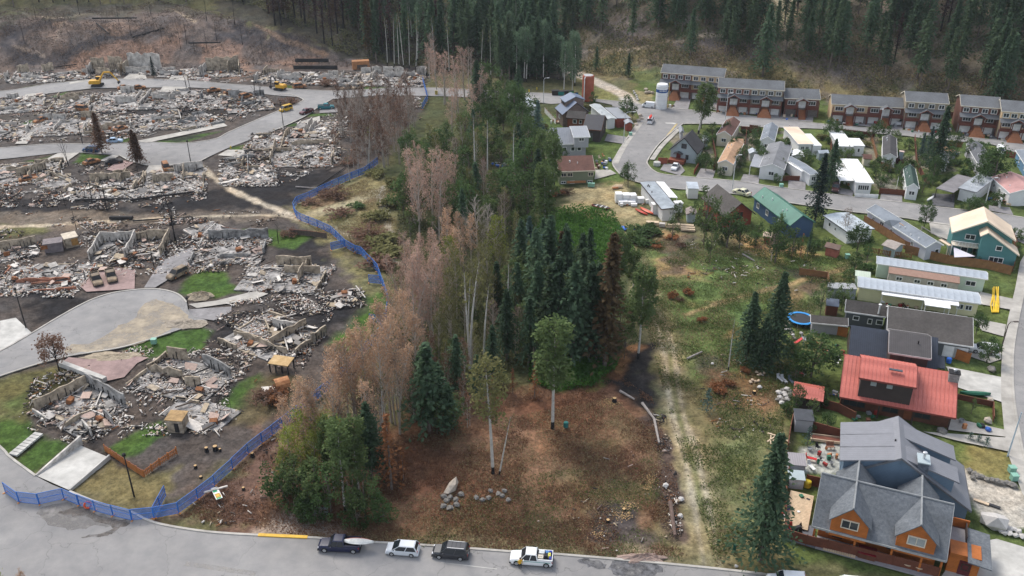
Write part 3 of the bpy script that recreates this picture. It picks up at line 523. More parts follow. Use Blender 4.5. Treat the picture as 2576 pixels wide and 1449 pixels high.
  def plate(s,A,B,C,z1,z2,roof,t=.14,posts=None,name='awning',wall=None,z0=-.2):
    """flat or sloping sheet: A, B on the edge at z1, C on the opposite edge at z2"""
    a,b,c=s.px(A,z1),s.px(B,z1),s.px(C,z2);x0,x1=sorted((a.x,b.x));y0,y1=(a.y+b.y)/2,c.y;za,zc=z1,z2
    if y0>y1:y0,y1,za,zc=y1,y0,z2,z1
    o=MB().slab([(x0,y0,za),(x1,y0,za),(x1,y1,zc),(x0,y1,zc)],t).build(name,[roof],s.root)
    if posts:
      for x in(x0+.15,x1-.15):
        for y,z in((y0+.15,za),(y1-.15,zc)):MB().box((x,y,(z-t)/2),(.14,.14,z-t)).build('post',[posts],s.root)
    if wall:
      m=.12;MB().hexa([(x0+m,y0+m,z0),(x1-m,y0+m,z0),(x1-m,y1-m,z0),(x0+m,y1-m,z0),(x0+m,y0+m,za-t-.01),(x1-m,y0+m,za-t-.01),(x1-m,y1-m,zc-t-.01),(x0+m,y1-m,zc-t-.01)]).build('wall',[wall],s.root)
    k=dict(x0=x0+.12,x1=x1-.12,yf=y0+.12,yb=y1-.12);s.b.append(k);return k
  def spot(s,k,side,f,z):
    if side=='F':return(k['x0']+f*(k['x1']-k['x0']),k['yf']-.04,z),0
    if side=='K':return(k['x1']-f*(k['x1']-k['x0']),k['yb']+.04,z),math.pi
    if side=='A':return(k['x0']-.04,k['yb']-f*(k['yb']-k['yf']),z),-math.pi/2
    return(k['x1']+.04,k['yf']+f*(k['yb']-k['yf']),z),math.pi/2
  def win(s,k,side,f,z,w=1.2,h=1.0,nm=2,**kw):l,r=s.spot(k,side,f,z);return window(s.root,l,r,w,h,nm,**kw)
  def door(s,k,side,f,**kw):l,r=s.spot(k,side,f,kw.get('h',2.05)/2+kw.pop('dz',.1));return door(s.root,l,r,**kw)
  def vent(s,x,y,z,h=.5,m=None,r=.11,cap=False):
    b=MB().tube([(x,y,z-.3),(x,y,z+h)],r,6)
    if cap:b.lathe([(r*2,0),(r*2,.1),(.02,.22)],8,(x,y,z+h))
    b.build('vent_pipe',[m or WHITE],s.root)
  def vents(s,k,n=2,m=None,seed=1):
    rn=random.Random(seed)
    for i in range(n):
      f=rn.uniform(.2,.8);y=k['ye']+f*.9*(k['yr']-k['ye'])if 'ye' in k else(k['yf']+k['yb'])/2
      z=k['zf']+f*.9*(k['zr']-k['zf']);s.vent(k['x0']+rn.uniform(.15,.85)*(k['x1']-k['x0']),y,z,rn.uniform(.3,.6),m)
  def chimney(s,x,y,z0,z1,w,d,m,capm,pipe=.5):
    c=MB().box((x,y,(z0+z1)/2),(w,d,z1-z0)).build('chimney',[m],s.root);MB().box((x,y,z1+.08),(w+.2,d+.2,.16)).build('chimney_cap',[capm],c)
    MB().tube([(x,y,z1+.1),(x,y,z1+.1+pipe)],.17,8).lathe([(.3,0),(.3,.06),(.2,.14)],10,(x,y,z1+.12+pipe)).build('flue',[STEEL],c)
def by_ridge(name,label,R0,R1,zr,E,ze,cat='house',group=None,**k):
  h=House(name,label,at(R0,zr),at(R1,zr),at(E,ze),cat,group);return h,h.gable(R0,R1,zr,E,ze,**k)
def by_box(name,label,A,B,C,ze,rise=.25,cat='mobile home',group=None,**k):
  h=House(name,label,at(A,ze),at(B,ze),2*(at(A,ze)+at(B,ze))/2-at(C,ze),cat,group);return h,h.box(A,B,C,ze,rise,**k)
# ================================================================ THE BIG HOUSES BY THE MEADOW
# cedar house with two dormers
h,k=by_ridge('cedar_house','orange cedar house with blue grey shingles and two front dormers',q('D4',545,410),q('D4',1875,730),7.9,q('D4',1150,1128),3.3,roof=SHING,wall=WOOD,of=2.1,og=.9,trim=mat('grey_gutter',(.33,.34,.34),.6),cap=mat('ridge_shingles',(.24,.25,.255),.9),t=.2)
H1,K1=h,k
def dormer(h,k,xc,hw,drop,yfront,yback,wall,roof,cap,glass,front=True):
  zr=k['zr']-.02;zs=zr-drop
  b=MB();ov=.35
  for sg in(-1,1):
    P=[(xc,yfront-ov,zr),(xc,yback,zr),(xc+sg*(hw+ov),yback,zs-.28),(xc+sg*(hw+ov),yfront-ov,zs-.28)]
    b.slab(P if sg<0 else P[::-1],.16)
  d=b.build('dormer',[roof],h.root);MB().tube([(xc,yfront-ov,zr+.02),(xc,yback,zr+.02)],.13,6).build('ridge_cap',[cap],d)
  f=lambda y:k['zf']+(k['zr']-k['zf'])*(y-k['ye'])/(k['yr']-k['ye'])
  y0,y1=(yfront,k['yr']);zb=2.5
  MB().loft([[(xc-hw,y,zb),(xc+hw,y,zb),(xc+hw,y,zs-.16),(xc,y,zr-.19),(xc-hw,y,zs-.16)]for y in(yback-.3,y0)]).build('dormer_wall',[wall],d)
  if front:window(d,(xc,yfront-.04,zs-.55),0,1.9,1.15,2,CREAMT,glass)
  return d
capm=MATS['ridge_shingles']
for px,g_ in((q('D4',865,755),GLASS),(q('D4',1545,918),GLASSL)):
  p=h.px(px,7.9);dormer(h,k,p.x,2.25,2.4,p.y,k['yr']+4.6,WOOD,SHING,capm,g_)
for f_,w_,g_ in((.10,1.0,GLASSL),(.17,1.3,GLASS),(.62,.8,GLASS),(.84,1.1,GLASS)):h.win(k,'F',f_,1.5,w_,1.7 if w_>1 and f_<.3 else .9,1,frame=WOOD,glass=g_)
for f_ in(0.0,.33,.62,.85,1.0):MB().box((k['x0']-.5+f_*(k['x1']-k['x0']+1),k['ye']+.35,1.5),(.26,.26,3.1)).build('post',[WOOD],h.root)
MB().box(((k['x0']+k['x1'])/2,k['yf']-1.3,.13),(k['x1']-k['x0'],2.5,.2)).build('porch_floor',[GDECK],h.root)
for i in range(26):MB().box((k['x0']-2.9+.0,k['yf']+.3+i*.29,.42),(3.2,.25,.08)).build('deck_board',[DECKW],h.root)
for i in range(14):MB().box((k['x0']+1.1+i*.29,k['yf']-1.5,.30),(.25,2.2,.07)).build('deck_board',[DECKW],h.root)
# entrance wing and porch of the cedar house
e0=h.px(q('D4',2050,1190),2.6);e1=h.px(q('D4',2160,860),3.0)
ew=MB().box((k['x1']+3.2,k['yf']+1.2,1.5),(3.6,2.6,3.3)).build('entrance_wing',[WOOD],h.root)
b=MB();xa,xb=k['x1']+3.4,k['x1']+6.2;b.slab([(xa,k['yf']-1.2,3.2),(xb,k['yf']-1.2,2.9),(xb,k['yf']+5.6,2.9),(xa,k['yf']+5.6,3.2)],.16);b.build('wing_roof',[SHING],h.root)
MB().box((k['x1']+2.2,k['yf']+4.4,1.4),(2.8,3.2,2.8)).build('balcony_block',[BRW],h.root);MB().box((k['x1']+2.0,k['yf']+4.0,2.85),(2.6,2.8,.1)).build('balcony_floor',[GDECK],h.root)
MB().box((k['x1']+2.2,k['yf']+5.9,3.4),(2.9,.15,1.3)).build('balcony_wall',[WOOD],h.root);MB().box((k['x1']+3.3,k['yf']+4.4,3.3),(.12,3,1.0)).build('balcony_wall',[DKW],h.root)
dr=door(h.root,(k['x1']+3.4,k['yf']-.14,1.15),0,1.2,2.1,mat('maroon_door',(.10,.02,.025),.5));window(dr,(.05,-.07,.3),0,.7,.8,1,DKTRIM,GLASSL,pane=False)
h.root['label']='orange cedar house with blue grey shingles and two front dormers'
fr=mat('fence_rail',(.17,.065,.038),.8)
def fence(pts,hgt_,m,label,sec=2.4,name='board_fence',picket=False,cap=True,wpts=None,group=None,closed=False):
  P=wpts or[at(p)for p in pts];root=thing(name,label,'fence',P[0],0,group)
  for a,b in zip(P[:-1],P[1:]):
    d=b-a;L=d.length;n=max(1,round(L/sec));rz=math.atan2(d.y,d.x);w=L/n
    mb=MB()
    if picket:
      for z in(.35,hgt_-.25):mb.box((w/2,.05,z),(w,.06,.1))
      fm=mb.mesh('fence_panel',[m]);np_=max(2,int(w/.30));pk=MB().box((0,0,hgt_/2),(.17,.05,hgt_)).mesh('picket',[m])
    else:
      mb.box((w/2,0,hgt_/2-.1),(w-.02,.06,hgt_-.1+.2))
      if cap:mb.box((w/2,0,hgt_+.02),(w,.12,.06),1)
      fm=mb.mesh('fence_panel',[m,fr])
    pm=MB().box((0,0,hgt_/2+.02),(.13,.13,hgt_+.25)).mesh('post',[m])
    for i in range(n+1):
      l=a+d*i/n-P[0];obj('post',pm,root,l,rz)
      if i<n:
        o=obj('fence_panel',fm,root,l,rz)
        if picket:
          for j in range(np_):obj('picket',pk,o,((j+.5)*w/np_,-.02,0))
  return root
fence(qs('D4',(165,1075),(380,1140),(800,1240),(1040,1300),(1450,1400),(1700,1470)),1.7,FENCEB,'long dark brown board fence along the front of the cedar house')
fence(qs('D4',(165,1075),(175,600),(200,420)),1.5,FENCEB,'brown side fence between the big spruce and the cedar house deck')
fence(qs('D4',(380,520),(535,555)),1.6,FENCEB,'short brown fence behind the yellow barrel')
# grey-blue house behind it
h,k=by_ridge('blue_house','large grey metal roofed house with blue gable and many shed dormers',q('D4',1345,262),q('C4',1312,1288),9.6,q('D4',2030,700),3.2,roof=SLATE,wall=BLW,trim=mat('slate_trim',(.13,.135,.145),.6),t=.22,back=6.6,zb=5.4)
H2,K2=h,k
def shed_dormer(h,k,xc,w,sgn,y1,z1,roof,wall):
  """sgn -1: front slope; the lid starts at the ridge and comes out to y1 at height z1"""
  ya=k['yr'];za=k['zr']-.25
  P=[(xc-w/2,y1,z1),(xc+w/2,y1,z1),(xc+w/2,ya,za),(xc-w/2,ya,za)]
  d=MB().slab(P if sgn<0 else P[::-1],.2).build('dormer',[roof],h.root)
  m=.3;y2=y1-sgn*.6;zz=z1+(za-z1)*.6/abs(ya-y1)-.22
  P2=[(xc-w/2+m,y2,3.0),(xc+w/2-m,y2,3.0),(xc+w/2-m,ya,3.0),(xc-w/2+m,ya,3.0),(xc-w/2+m,y2,zz),(xc+w/2-m,y2,zz),(xc+w/2-m,ya,za-.22),(xc-w/2+m,ya,za-.22)]
  if sgn>0:P2=[P2[i]for i in(3,2,1,0,7,6,5,4)]
  MB().hexa(P2).build('dormer_wall',[wall],d);return d
xs=h.px(q('D4',1345,262),9.6).x;xf=h.px(q('C4',1312,1288),9.6).x;sx=1 if xf>xs else-1
for f_ in(.22,.72):shed_dormer(h,k,xs+sx*abs(xf-xs)*f_,3.4,-1,k['ye']+2.2,7.0,SLATE,BLW)
for f_ in(.15,.45,.75):shed_dormer(h,k,xs+sx*abs(xf-xs)*f_,3.2,1,k['ybe']+.9,7.4,SLATE,BLW)
c=h.px(q('D4',1560,300),8.6);h.chimney(c.x,c.y,1,9.0,2.0,1.4,mat('blue_grey_stone',(.10,.115,.14),.9,.4,3.0,s2=1.0,bump=.6),PALEB,1.0)
p=h.px(q('D4',1275,115),8.8);h.vent(p.x,p.y,8.6,.9,BLACK)
c=h.px(q('D4',890,262),6.6);b=MB();b.box((c.x,c.y,3.3),(1.1,1.1,6.6));h.root  # separate flue stack of the rear lean-to
st=b.build('flue_stack',[WOOD],h.root);MB().tube([(c.x,c.y,6.6),(c.x,c.y,7.6)],.2,8).lathe([(.34,0),(.34,.1),(.1,.2)],10,(c.x,c.y,7.6)).build('flue',[STEEL],st)
h.plate(q('D4',845,10),q('D4',845,250),q('D4',975,30),3.2,3.4,GDECK,name='lean_to_roof',wall=BRW)
h.win(k,'A' if sx>0 else 'B',.2,2.0,1.6,1.2)
# red roofed house
h,k=by_ridge('red_roofed_house','brown house with large red standing seam roof and stone chimney',q('C4',775,668),q('C4',1912,862),6.6,q('C4',1365,1212),2.9,roof=REDR,wall=BRW,of=1.6,panel=(.62,mat('dark_red_seam',(.22,.045,.035),.5)),t=.2,trim=mat('rust_fascia',(.2,.05,.04),.6),back=4.6,zb=4.0)
a,b_=h.px(q('C4',940,700),8.4),h.px(q('C4',1505,795),8.4);e=h.px(q('C4',1220,955),6.9);wf=abs(a.y-e.y)
k2=h.gable_xy(a.x,b_.x,e.y,(a.y+b_.y)/2,(a.y+b_.y)/2+wf*.75,6.9,8.4,7.3,roof=REDR,wall=DKW,panel=(.62,MATS['dark_red_seam']),z0=3.2,t=.2,trim=MATS['rust_fascia'],rname='upper_roof',wname='upper_wall')
for f_ in(.25,.56):h.win(k2,'F',f_,6.0,.9,.75,1,frame=DKTRIM,glass=GLASSL)
MB().box(((a.x+b_.x)/2+1,e.y+2.0,8.25),(2.0,.5,.12)).build('skylight',[GLASS],h.root)
h.win(k,'F',.12,1.5,3.4,1.6,3,frame=DKTRIM);h.win(k,'F',.46,1.5,2.2,1.4,2,frame=DKTRIM);h.win(k,'F',.75,1.5,2.2,1.4,2,frame=DKTRIM);h.door(k,'F',.62,m=mat('cedar_door',(.22,.07,.03),.6))
for f_ in(.02,.35,.66,.98):MB().box((k['x0']+f_*(k['x1']-k['x0']),k['ye']+.4,1.3),(.2,.2,2.7)).build('post',[DKTRIM],h.root)
c=h.px(q('C4',1880,850),7.3);h.chimney(c.x,c.y,.2,7.3,1.5,1.2,STONE,BLACK,.4)
RX=k
h,k=by_ridge('garden_shed','small garden shed with red standing seam roof beside a rock pile',q('C4',265,965),q('C4',574,1022),3.0,q('C4',400,1115),2.1,cat='shed',roof=REDR,wall=DKW,panel=(.5,MATS['dark_red_seam']),t=.14)
# navy metal roof
h,k=by_ridge('navy_roofed_house','house with navy metal roof and dark brown raised upper storey',q('C4',838,372),q('C4',1715,500),6.2,q('C4',1290,760),3.0,roof=NAVYR,wall=DKW,t=.2,back=5.5)
a,b_=h.px(q('C4',1222,425),8.2),h.px(q('C4',1640,490),8.2);e=h.px(q('C4',1430,680),6.6)
k2=h.gable_xy(a.x,b_.x,e.y,(a.y+b_.y)/2,(a.y+b_.y)/2+3.2,6.6,8.2,6.8,roof=NAVYB,wall=DKW,z0=3,t=.2,trim=mat('light_fascia',(.45,.43,.42),.6),rname='upper_roof',wname='upper_wall');h.win(k2,'F',.5,5.8,1.0,.8,1,frame=DKTRIM)
h.plate(q('C4',1600,760),q('C4',1790,838),q('C4',1800,690),2.8,3.6,NAVYR,name='porch_roof',posts=DKTRIM);h.vent(b_.x-2,(a.y+b_.y)/2-2,7.6,.5,BLACK)
# dark shingled bungalow
h,k=by_ridge('dark_bungalow','long bungalow with brown black shingle roof beside white parked car',q('C4',1212,182),q('C4',2062,300),5.8,q('C4',1860,562),3.0,roof=SHINGB,wall=CHGW,trim=WHITE,back=4.0,zb=3.8)
k2=h.gable(q('C4',790,110),q('C4',1203,172),4.6,q('C4',985,263),2.9,roof=SHINGB,wall=CHGW,trim=WHITE);h.win(k2,'F',.28,1.6,.9,.7,1);h.win(k2,'F',.66,1.3,.6,.9,1);h.win(k2,'F',.92,1.4,1.0,.8,1)
p=h.px(q('C4',1115,240),3.6);h.vent(p.x,p.y,3.5,1.6,WHITE,.15,True);h.door(k,'F',.9,m=WHITE,w=2.2);h.door(k,'F',.78,m=WHITE,w=2.2)
h,k=by_ridge('low_shed','low grey shed with brown black shingles beside the blue trampoline',q('C4',432,268),q('C4',805,302),3.1,q('C4',650,368),2.2,cat='shed',roof=SHINGB,wall=GRW,trim=WHITE)
# ================================================================ MOBILE HOMES AND HOUSES ON THE RIGHT
h,k=by_box('mobile_home','mobile home with striped metal roof, dark bands between pale sheets',q('C4',905,-15),q('C4',2145,158),q('B4',935,1335),3.0,.35,roof=ALU,wall=YELW,trim=WHITE,panel=(1.15,mat('black_roof_band',(.03,.03,.034),.8)),t=.14)
for f_ in(.86,.93):h.win(k,'F',f_,1.6,1.0,.9,2)
h.plate(q('C4',1145,60),q('C4',1575,128),q('C4',1150,12),2.5,2.8,seam_mat('ribbed_white_sheet',(.80,.80,.79),3,n=.05,dark=.85),posts=WHITE,name='patio_roof')
h.plate(q('C4',1580,170),q('C4',1838,206),q('C4',1580,72),2.5,2.75,WHITER,posts=WHITE,name='carport_roof');h.plate(q('C4',1785,160),q('C4',1925,178),q('C4',1785,100),2.6,2.8,WHITER,name='awning',posts=WHITE)
h,k=by_box('mobile_home','long mobile home with ribbed grey bowed roof and brown shingled addition',q('B4',1092,1200),q('B4',2212,1362),q('B4',1112,1130),3.1,.55,roof=ALU,wall=PALEG,trim=WHITE,panel=(1.35,mat('pale_rib',(.62,.66,.68),.5)),t=.12)
h.win(k,'F',.88,1.5,1.7,.9,2)
k2=h.plate(q('B4',1212,1305),q('B4',1930,1393),q('B4',1220,1232),2.5,3.0,mat('brown_addition_roof',(.30,.19,.145),.9,.15,2),name='addition_roof',wall=mat('greige_wall',(.42,.39,.345),.8))
for f_ in(.16,.42,.61,.8):h.win(k2,'F',f_,1.5,1.0,.65,2)
# teal house
h,k=by_ridge('teal_house','teal two storey house with cream metal roof and balcony',q('B4',2172,630),q('B4',2212,775),9.2,q('B4',2462,872),5.6,roof=CREAMR,wall=TEAL,trim=CREAMT,t=.22,og=1.2)
sgn=1 if h.px(q('B4',2212,775),9.2).x>0 else-1;side='B' if sgn>0 else 'A'
h.win(k,side,.3 if side=='A' else .7,4.6,1.8,1.0,2);h.win(k,side,.25 if side=='A' else .75,1.4,1.2,1.3,1);h.win(k,side,.45 if side=='A' else .55,1.4,1.1,1.4,1);h.door(k,side,.62 if side=='A' else .38,m=mat('tan_door',(.3,.2,.13),.6))
xe=k['x1']if sgn>0 else k['x0']
ym=(k['yf']+k['yb'])/2
# projecting gabled wing on the right and a balcony on the left
yw0,yw1=k['yf']-.4,ym+.2;xo=xe+sgn*3.4;xa_,xb_=sorted((xe-sgn*.5,xo))
h.gable_xy(xa_-.3,xb_+.3,yw0-.9,yw1-.5,yw1+.8,3.3,7.6,6.6,roof=CREAMR,wall=TEAL,trim=CREAMT,wname='wing_wall',rname='wing_roof',og=.3)
k3=h.b[-1];h.win(k3,side,.5 if side=='A' else .5,1.5,2.6,1.0,3);h.win(k3,side,.5,4.2,1.0,.9,1)
yb0,yb1=yw1+.4,k['yb'];bal=MB().box((xe+sgn*1.1,(yb0+yb1)/2,3.05),(2.2,yb1-yb0,.18)).build('balcony',[CREAMT],h.root)
b=MB()
for i in range(9):b.box((xe+sgn*2.15,yb0+(yb1-yb0)*i/8,3.6),(.06,.06,1.0))
b.box((xe+sgn*2.15,(yb0+yb1)/2,4.1),(.1,yb1-yb0,.08)).build('railing',[WHITE],bal);MB().box((xe+sgn*2.1,yb1-.1,1.5),(.18,.18,3)).build('post',[WHITE],h.root)
# lavender mobile home
h,k=by_ridge('mobile_home','long lavender grey mobile home with white shuttered windows',q('B4',1082,606),q('B4',1692,978),4.3,q('B4',1268,838),3.1,'mobile home',roof=BLUEGR,wall=LAV,trim=WHITE,og=.25)
for f_,w_,h_ in((.12,.8,.9),(.27,1.3,1.3),(.44,.7,.8),(.79,.7,1.1)):h.win(k,'F',f_,1.75,w_,h_,2)
h.win(k,'B',.75,1.7,.8,.9,1);h.win(k,'A',.5,1.7,.8,.9,1);h.vents(k,4,seed=3)
p=h.px(q('B4',1360,810),3.8);MB().box((p.x,p.y,3.75),(1.6,1.0,.35)).build('skylight',[TANR],h.root)
b=MB();p=h.px(q('B4',1180,790),3.6);xx=p.x;b.loft([[(xx-1.5,k['ye']-.1,2.9),(xx-1.5,k['ye']-.1,3.0),(xx-1.5,k['yr'],4.2),(xx-1.5,k['yr'],4.1)],[(xx,k['ye']-.12,2.9),(xx,k['ye']-.12,4.2),(xx,k['yr'],4.3),(xx,k['yr'],4.1)],[(xx+1.5,k['ye']-.1,2.9),(xx+1.5,k['ye']-.1,3.0),(xx+1.5,k['yr'],4.2),(xx+1.5,k['yr'],4.1)]]);b.build('window_gable',[BLUEGR],h.root)
h.plate(q('B4',1560,830),q('B4',1830,1000),q('B4',1500,800),2.6,2.8,mat('brown_grey_deck_roof',(.34,.31,.31),.8),name='deck_roof',posts=CREAMT);h.plate(q('B4',1730,960),q('B4',1870,1015),q('B4',1690,945),2.6,2.6,CREAMR,name='awning',posts=CREAMT)
h,k=by_box('mobile_home','white mobile home with weathered pale metal roof beside the dark spruce',q('B4',552,716),q('B4',802,886),q('B4',762,652),3.0,.3,roof=seam_mat('weathered_sheet',(.46,.51,.54),1.4,n=.25,rough=.5,dark=.85),wall=WSID,trim=mat('dark_edge',(.12,.12,.12),.7))
h.win(k,'F',.25,1.7,.7,.8,1);h.win(k,'F',.5,1.5,.5,.6,1);h.win(k,'B',.55,1.7,1.0,.9,2);h.vents(k,3,seed=5)
h,k=by_ridge('blue_house','blue walled house with green metal roof',q('B3',2542,430),q('B4',352,716),5.6,q('B3',2566,640),3.3,roof=GREENR,wall=NAVW,trim=mat('green_edge',(.04,.12,.09),.6),back=3.6,zb=3.4)
for f_ in(.12,.38,.72):h.win(k,'F',f_,1.8,1.0,1.1,2)
h.vents(k,4,seed=6);h.plate(q('B4',310,735),q('B4',420,780),q('B4',330,690),2.7,3.0,GREENR,name='porch_roof',posts=NAVW)
h,k=by_ridge('brown_roofed_house','house with charcoal brown gable roof and red walls behind leafy trees',q('B3',2068,402),q('B3',2312,592),6.2,q('B3',1985,606),3.0,roof=SHINGB,wall=REDW,trim=DKTRIM,og=1.0)
h.win(k,'B',.5,2.6,2.4,1.6,3,frame=REDW);h.vents(k,2,seed=4)
h,k=by_box('mobile_home','white mobile home with grey flat roof and red kayaks beside it',q('B3',1287,385),q('B3',1506,655),q('B3',1440,377),3.1,.12,roof=mat('patched_grey_roof',(.30,.335,.365),.8,.2,.6,s2=.4),wall=WSID,trim=DKTRIM)
h.win(k,'B',.75,1.8,1.2,.8,3,glass=GLASSL);h.plate(q('B3',1445,378),q('B3',1590,535),q('B3',1525,376),2.8,2.6,WHITER,posts=WHITE,name='carport_roof');h.plate(q('B3',1395,585),q('B3',1420,612),q('B3',1455,570),2.5,2.6,WHITER,wall=WSID,name='porch_roof');h.vents(k,4,m=DKTRIM,seed=9)
k2=h.plate(q('B3',1622,572),q('B3',1650,600),q('B3',1705,570),2.3,2.3,WHITER,wall=WSID,name='side_porch')
h,k=by_ridge('garden_shed','pale shed with grey brown gable roof beside the white mobile home',q('B3',1800,625),q('B3',1812,685),2.7,q('B3',1750,700),2.0,cat='shed',roof=mat('grey_brown_shed_roof',(.24,.20,.185),.9),wall=PALEB)
h,k=by_ridge('green_house','long sage green bungalow with dark brown roof',q('B3',445,122),q('B3',808,112),6.0,q('B3',620,273),3.6,roof=BROWNR,wall=GREENW,trim=CREAMT)
for f_ in(.12,.31,.92):h.win(k,'F',f_,2.5,1.2,.9,2,frame=CREAMT)
for f_ in(.12,.38,.9):h.win(k,'F',f_,.4,1.1,.5,2)
p=h.px(q('B3',580,175),5.2);h.vent(p.x,p.y,5.1,.4,WHITE,.22);h.vent(p.x+2,p.y-.6,4.8,.4,WHITE)
MB().box(((k['x0']+k['x1'])/2,k['yf']-.12,.45),(k['x1']-k['x0']-4,.2,.6)).build('planter',[mat('orange_timber',(.45,.2,.09),.8,.2)],h.root)
h,k=by_ridge('grey_house','pale grey roofed house behind the sage green bungalow',q('A3',385,1286),q('A3',735,1276),7.2,q('B3',600,0),3.8,roof=GREYM,wall=GRW,trim=WHITE)
a,b_=h.px(q('A3',585,1277),7.2),h.px(q('A3',750,1274),7.2);e=h.px(q('A3',690,1380),6.2)
k2=h.gable_xy(a.x,b_.x,e.y,a.y+.1,a.y+1.2,6.2,7.35,7.0,roof=GREYM,wall=GRW,z0=3.0,trim=WHITE,rname='upper_roof',wname='upper_wall');h.win(k2,'F',.5,5.4,1.3,.8,2)
for f_ in(.35,.6,.8):h.win(k,'F',f_,2.2,.9,1.0,1)
h,k=by_ridge('black_roofed_house','dark house with black metal roof and gable porch',q('A3',748,1146),q('A3',935,1160),6.6,q('A3',800,1305),3.6,roof=BLKM,wall=DKW,trim=BRW)
h.win(k,'B',.5,2.2,1.0,1.4,1,frame=BRW,glass=GLASSL);h.door(k,'F',.3,w=2.4,h=2.2,m=CHGW,secs=4,name='garage_door')
k2=h.gable(q('A3',560,1112),q('A3',750,1122),5.4,q('A3',620,1190),3.7,roof=SHINGB,wall=mat('red_cedar_wall',(.20,.065,.035),.7,.2),trim=DKTRIM);h.win(k2,'F',.45,2.6,1.0,1.0,1);h.win(k2,'F',.8,2.6,.7,1.0,1)
h,k=by_ridge('blue_roofed_house','house with steel blue metal roof and raised clerestory next to rust red silo',q('A3',572,965),q('A3',652,1032),7.4,q('A3',450,1105),3.8,roof=NBLUE,wall=mat('taupe_wall',(.20,.15,.125),.8),trim=DKTRIM,og=.5)
h.win(k,'B',.5,3.0,1.4,1.0,2,frame=DKTRIM);h.win(k,'B',.75,3.0,.8,1.0,1,frame=DKTRIM);h.win(k,'F',.5,2.2,1.0,1.0,1)
a=h.px(q('A3',450,1002),8.0);b_=h.px(q('A3',565,945),8.4);xm=(k['x0']+k['x1'])/2-1
h.gable_xy(xm-3,xm+2.4,k['yf']+1.2,k['yr']+.5,k['yb']-.5,7.0,8.6,7.4,roof=NBLUE,wall=MATS['taupe_wall'],z0=3.4,rname='upper_roof',wname='upper_wall');h.win(h.b[-1],'F',.35,6.3,.9,.7,1,frame=DKTRIM);h.win(h.b[-1],'F',.7,6.3,.9,.7,1,frame=DKTRIM)
h,k=by_box('mobile_home','white mobile home with grey and white twin roofs at the far road end',q('A3',47,1110),q('A3',160,1104),q('A3',-28,975),3.0,.25,roof=BLUEGR,wall=WSID,trim=WHITE);h.win(k,'F',.4,1.7,1.1,.8,3)
h.box(q('A3',166,1075),q('A3',246,1066),q('A3',98,980),3.0,.15,roof=ALU,wall=WSID);h.win(h.b[-1],'F',.35,1.8,.9,.8,2)
h,k=by_box('mobile_home','white mobile home with long pale grey roof behind the black roofed house',q('A3',782,1055),q('A3',950,1200),q('A3',872,1042),3.1,.35,roof=mat('pale_grey_roof',(.37,.40,.41),.85,.1,1,s2=.3),wall=WSID,trim=WHITE)
h.plate(q('A3',950,1080),q('A3',1040,1190),q('A3',1060,1076),3.0,2.7,GREYM,name='porch_roof',wall=REDW);h.vents(k,2,seed=12)
h,k=by_ridge('garden_shed','small red wooden shed with grey roof by the street corner',q('A3',1165,1190),q('A3',1185,1225),3.0,q('A3',1135,1235),2.3,cat='shed',roof=GREYM,wall=REDW)
h,k=by_ridge('dark_cottage','black roofed cottage with pale blue gable wall and red porch',q('A3',1815,1304),q('A3',1735,1385),7.2,q('B3',1555,82),3.1,roof=SHINGD,wall=PALEB,trim=BLACK,og=.5,t=.22)
sd_='B' if h.px(q('A3',1735,1385),7.2).x>0 else 'A';h.win(k,sd_,.5,4.6,1.2,1.1,2,frame=DKTRIM);h.win(k,sd_,.35 if sd_=='A' else .65,1.5,.6,1.1,1,frame=DKTRIM)
l_,r_=h.spot(k,sd_,.68 if sd_=='A' else .32,1.2);door(h.root,l_,r_,1.0,2.1,mat('dark_red_door',(.16,.03,.03),.5))
n_=Vector((math.sin(r_),-math.cos(r_),0));pc=Vector(l_)+n_*1.3;MB().box((pc.x,pc.y,.5),(2.6,4.5,1.0)).build('porch',[mat('red_brown_porch',(.22,.07,.04),.8,.2)],h.root)
pr=Vector(l_)+n_*.7;b=MB()
for sg in(-1,1):b.slab([(pr.x-.8,pr.y,3.0),(pr.x+.8,pr.y,3.0),(pr.x+.8,pr.y+sg*1.3,2.4),(pr.x-.8,pr.y+sg*1.3,2.4)][::sg],.12)
b.build('porch_roof',[SHINGD],h.root)
def mobile(label,R0,R1,zr,E,ze,roof,wall,wins=True,trim=None,seed=1,**k_):
  h,k=by_ridge('mobile_home',label,R0,R1,zr,E,ze,'mobile home',roof=roof,wall=wall,trim=trim or WHITE,og=.2,o=.2,**k_)
  if wins:
    near=h.px(R1,zr).x;sd='B' if near>0 else 'A'
    h.win(k,sd,.5,1.7,1.2,.9,2)
    for f_ in(.2,.5,.8):h.win(k,'F',f_,1.7,.8,.8,1)
  h.vents(k,3,seed=seed);return h,k
mobile('brown shingled mobile home behind the dark cottage',q('A3',2232,1172),q('A3',2140,1316),4.6,q('A3',2060,1348),3.2,BROWNR,CRSID,seed=21)
h,k=mobile('tan roofed peach mobile home with white railed deck',q('A3',2260,1400),q('B3',2152,158),4.3,q('B3',2068,186),3.2,TANR,CRSID,seed=22)
h.plate(q('B3',1985,205),q('B3',2065,210),q('B3',1990,255),.9,.9,WHITER,wall=WHITE,name='deck')
mobile('blue grey roofed white house between the brown shingled and peach roofs',q('A4',40,1226),q('A4',0,1372),4.6,q('A3',2500,1400),3.3,BLUEGR,WSID,seed=23)
h,k=mobile('grey roofed white mobile home with bay window beside a brown fence',q('A4',130,1420),q('B4',45,198),4.5,q('B4',-90,235),3.2,mat('asphalt_grey_roof',(.19,.195,.205),.9,.12,1,s2=.3),WSID,seed=24)
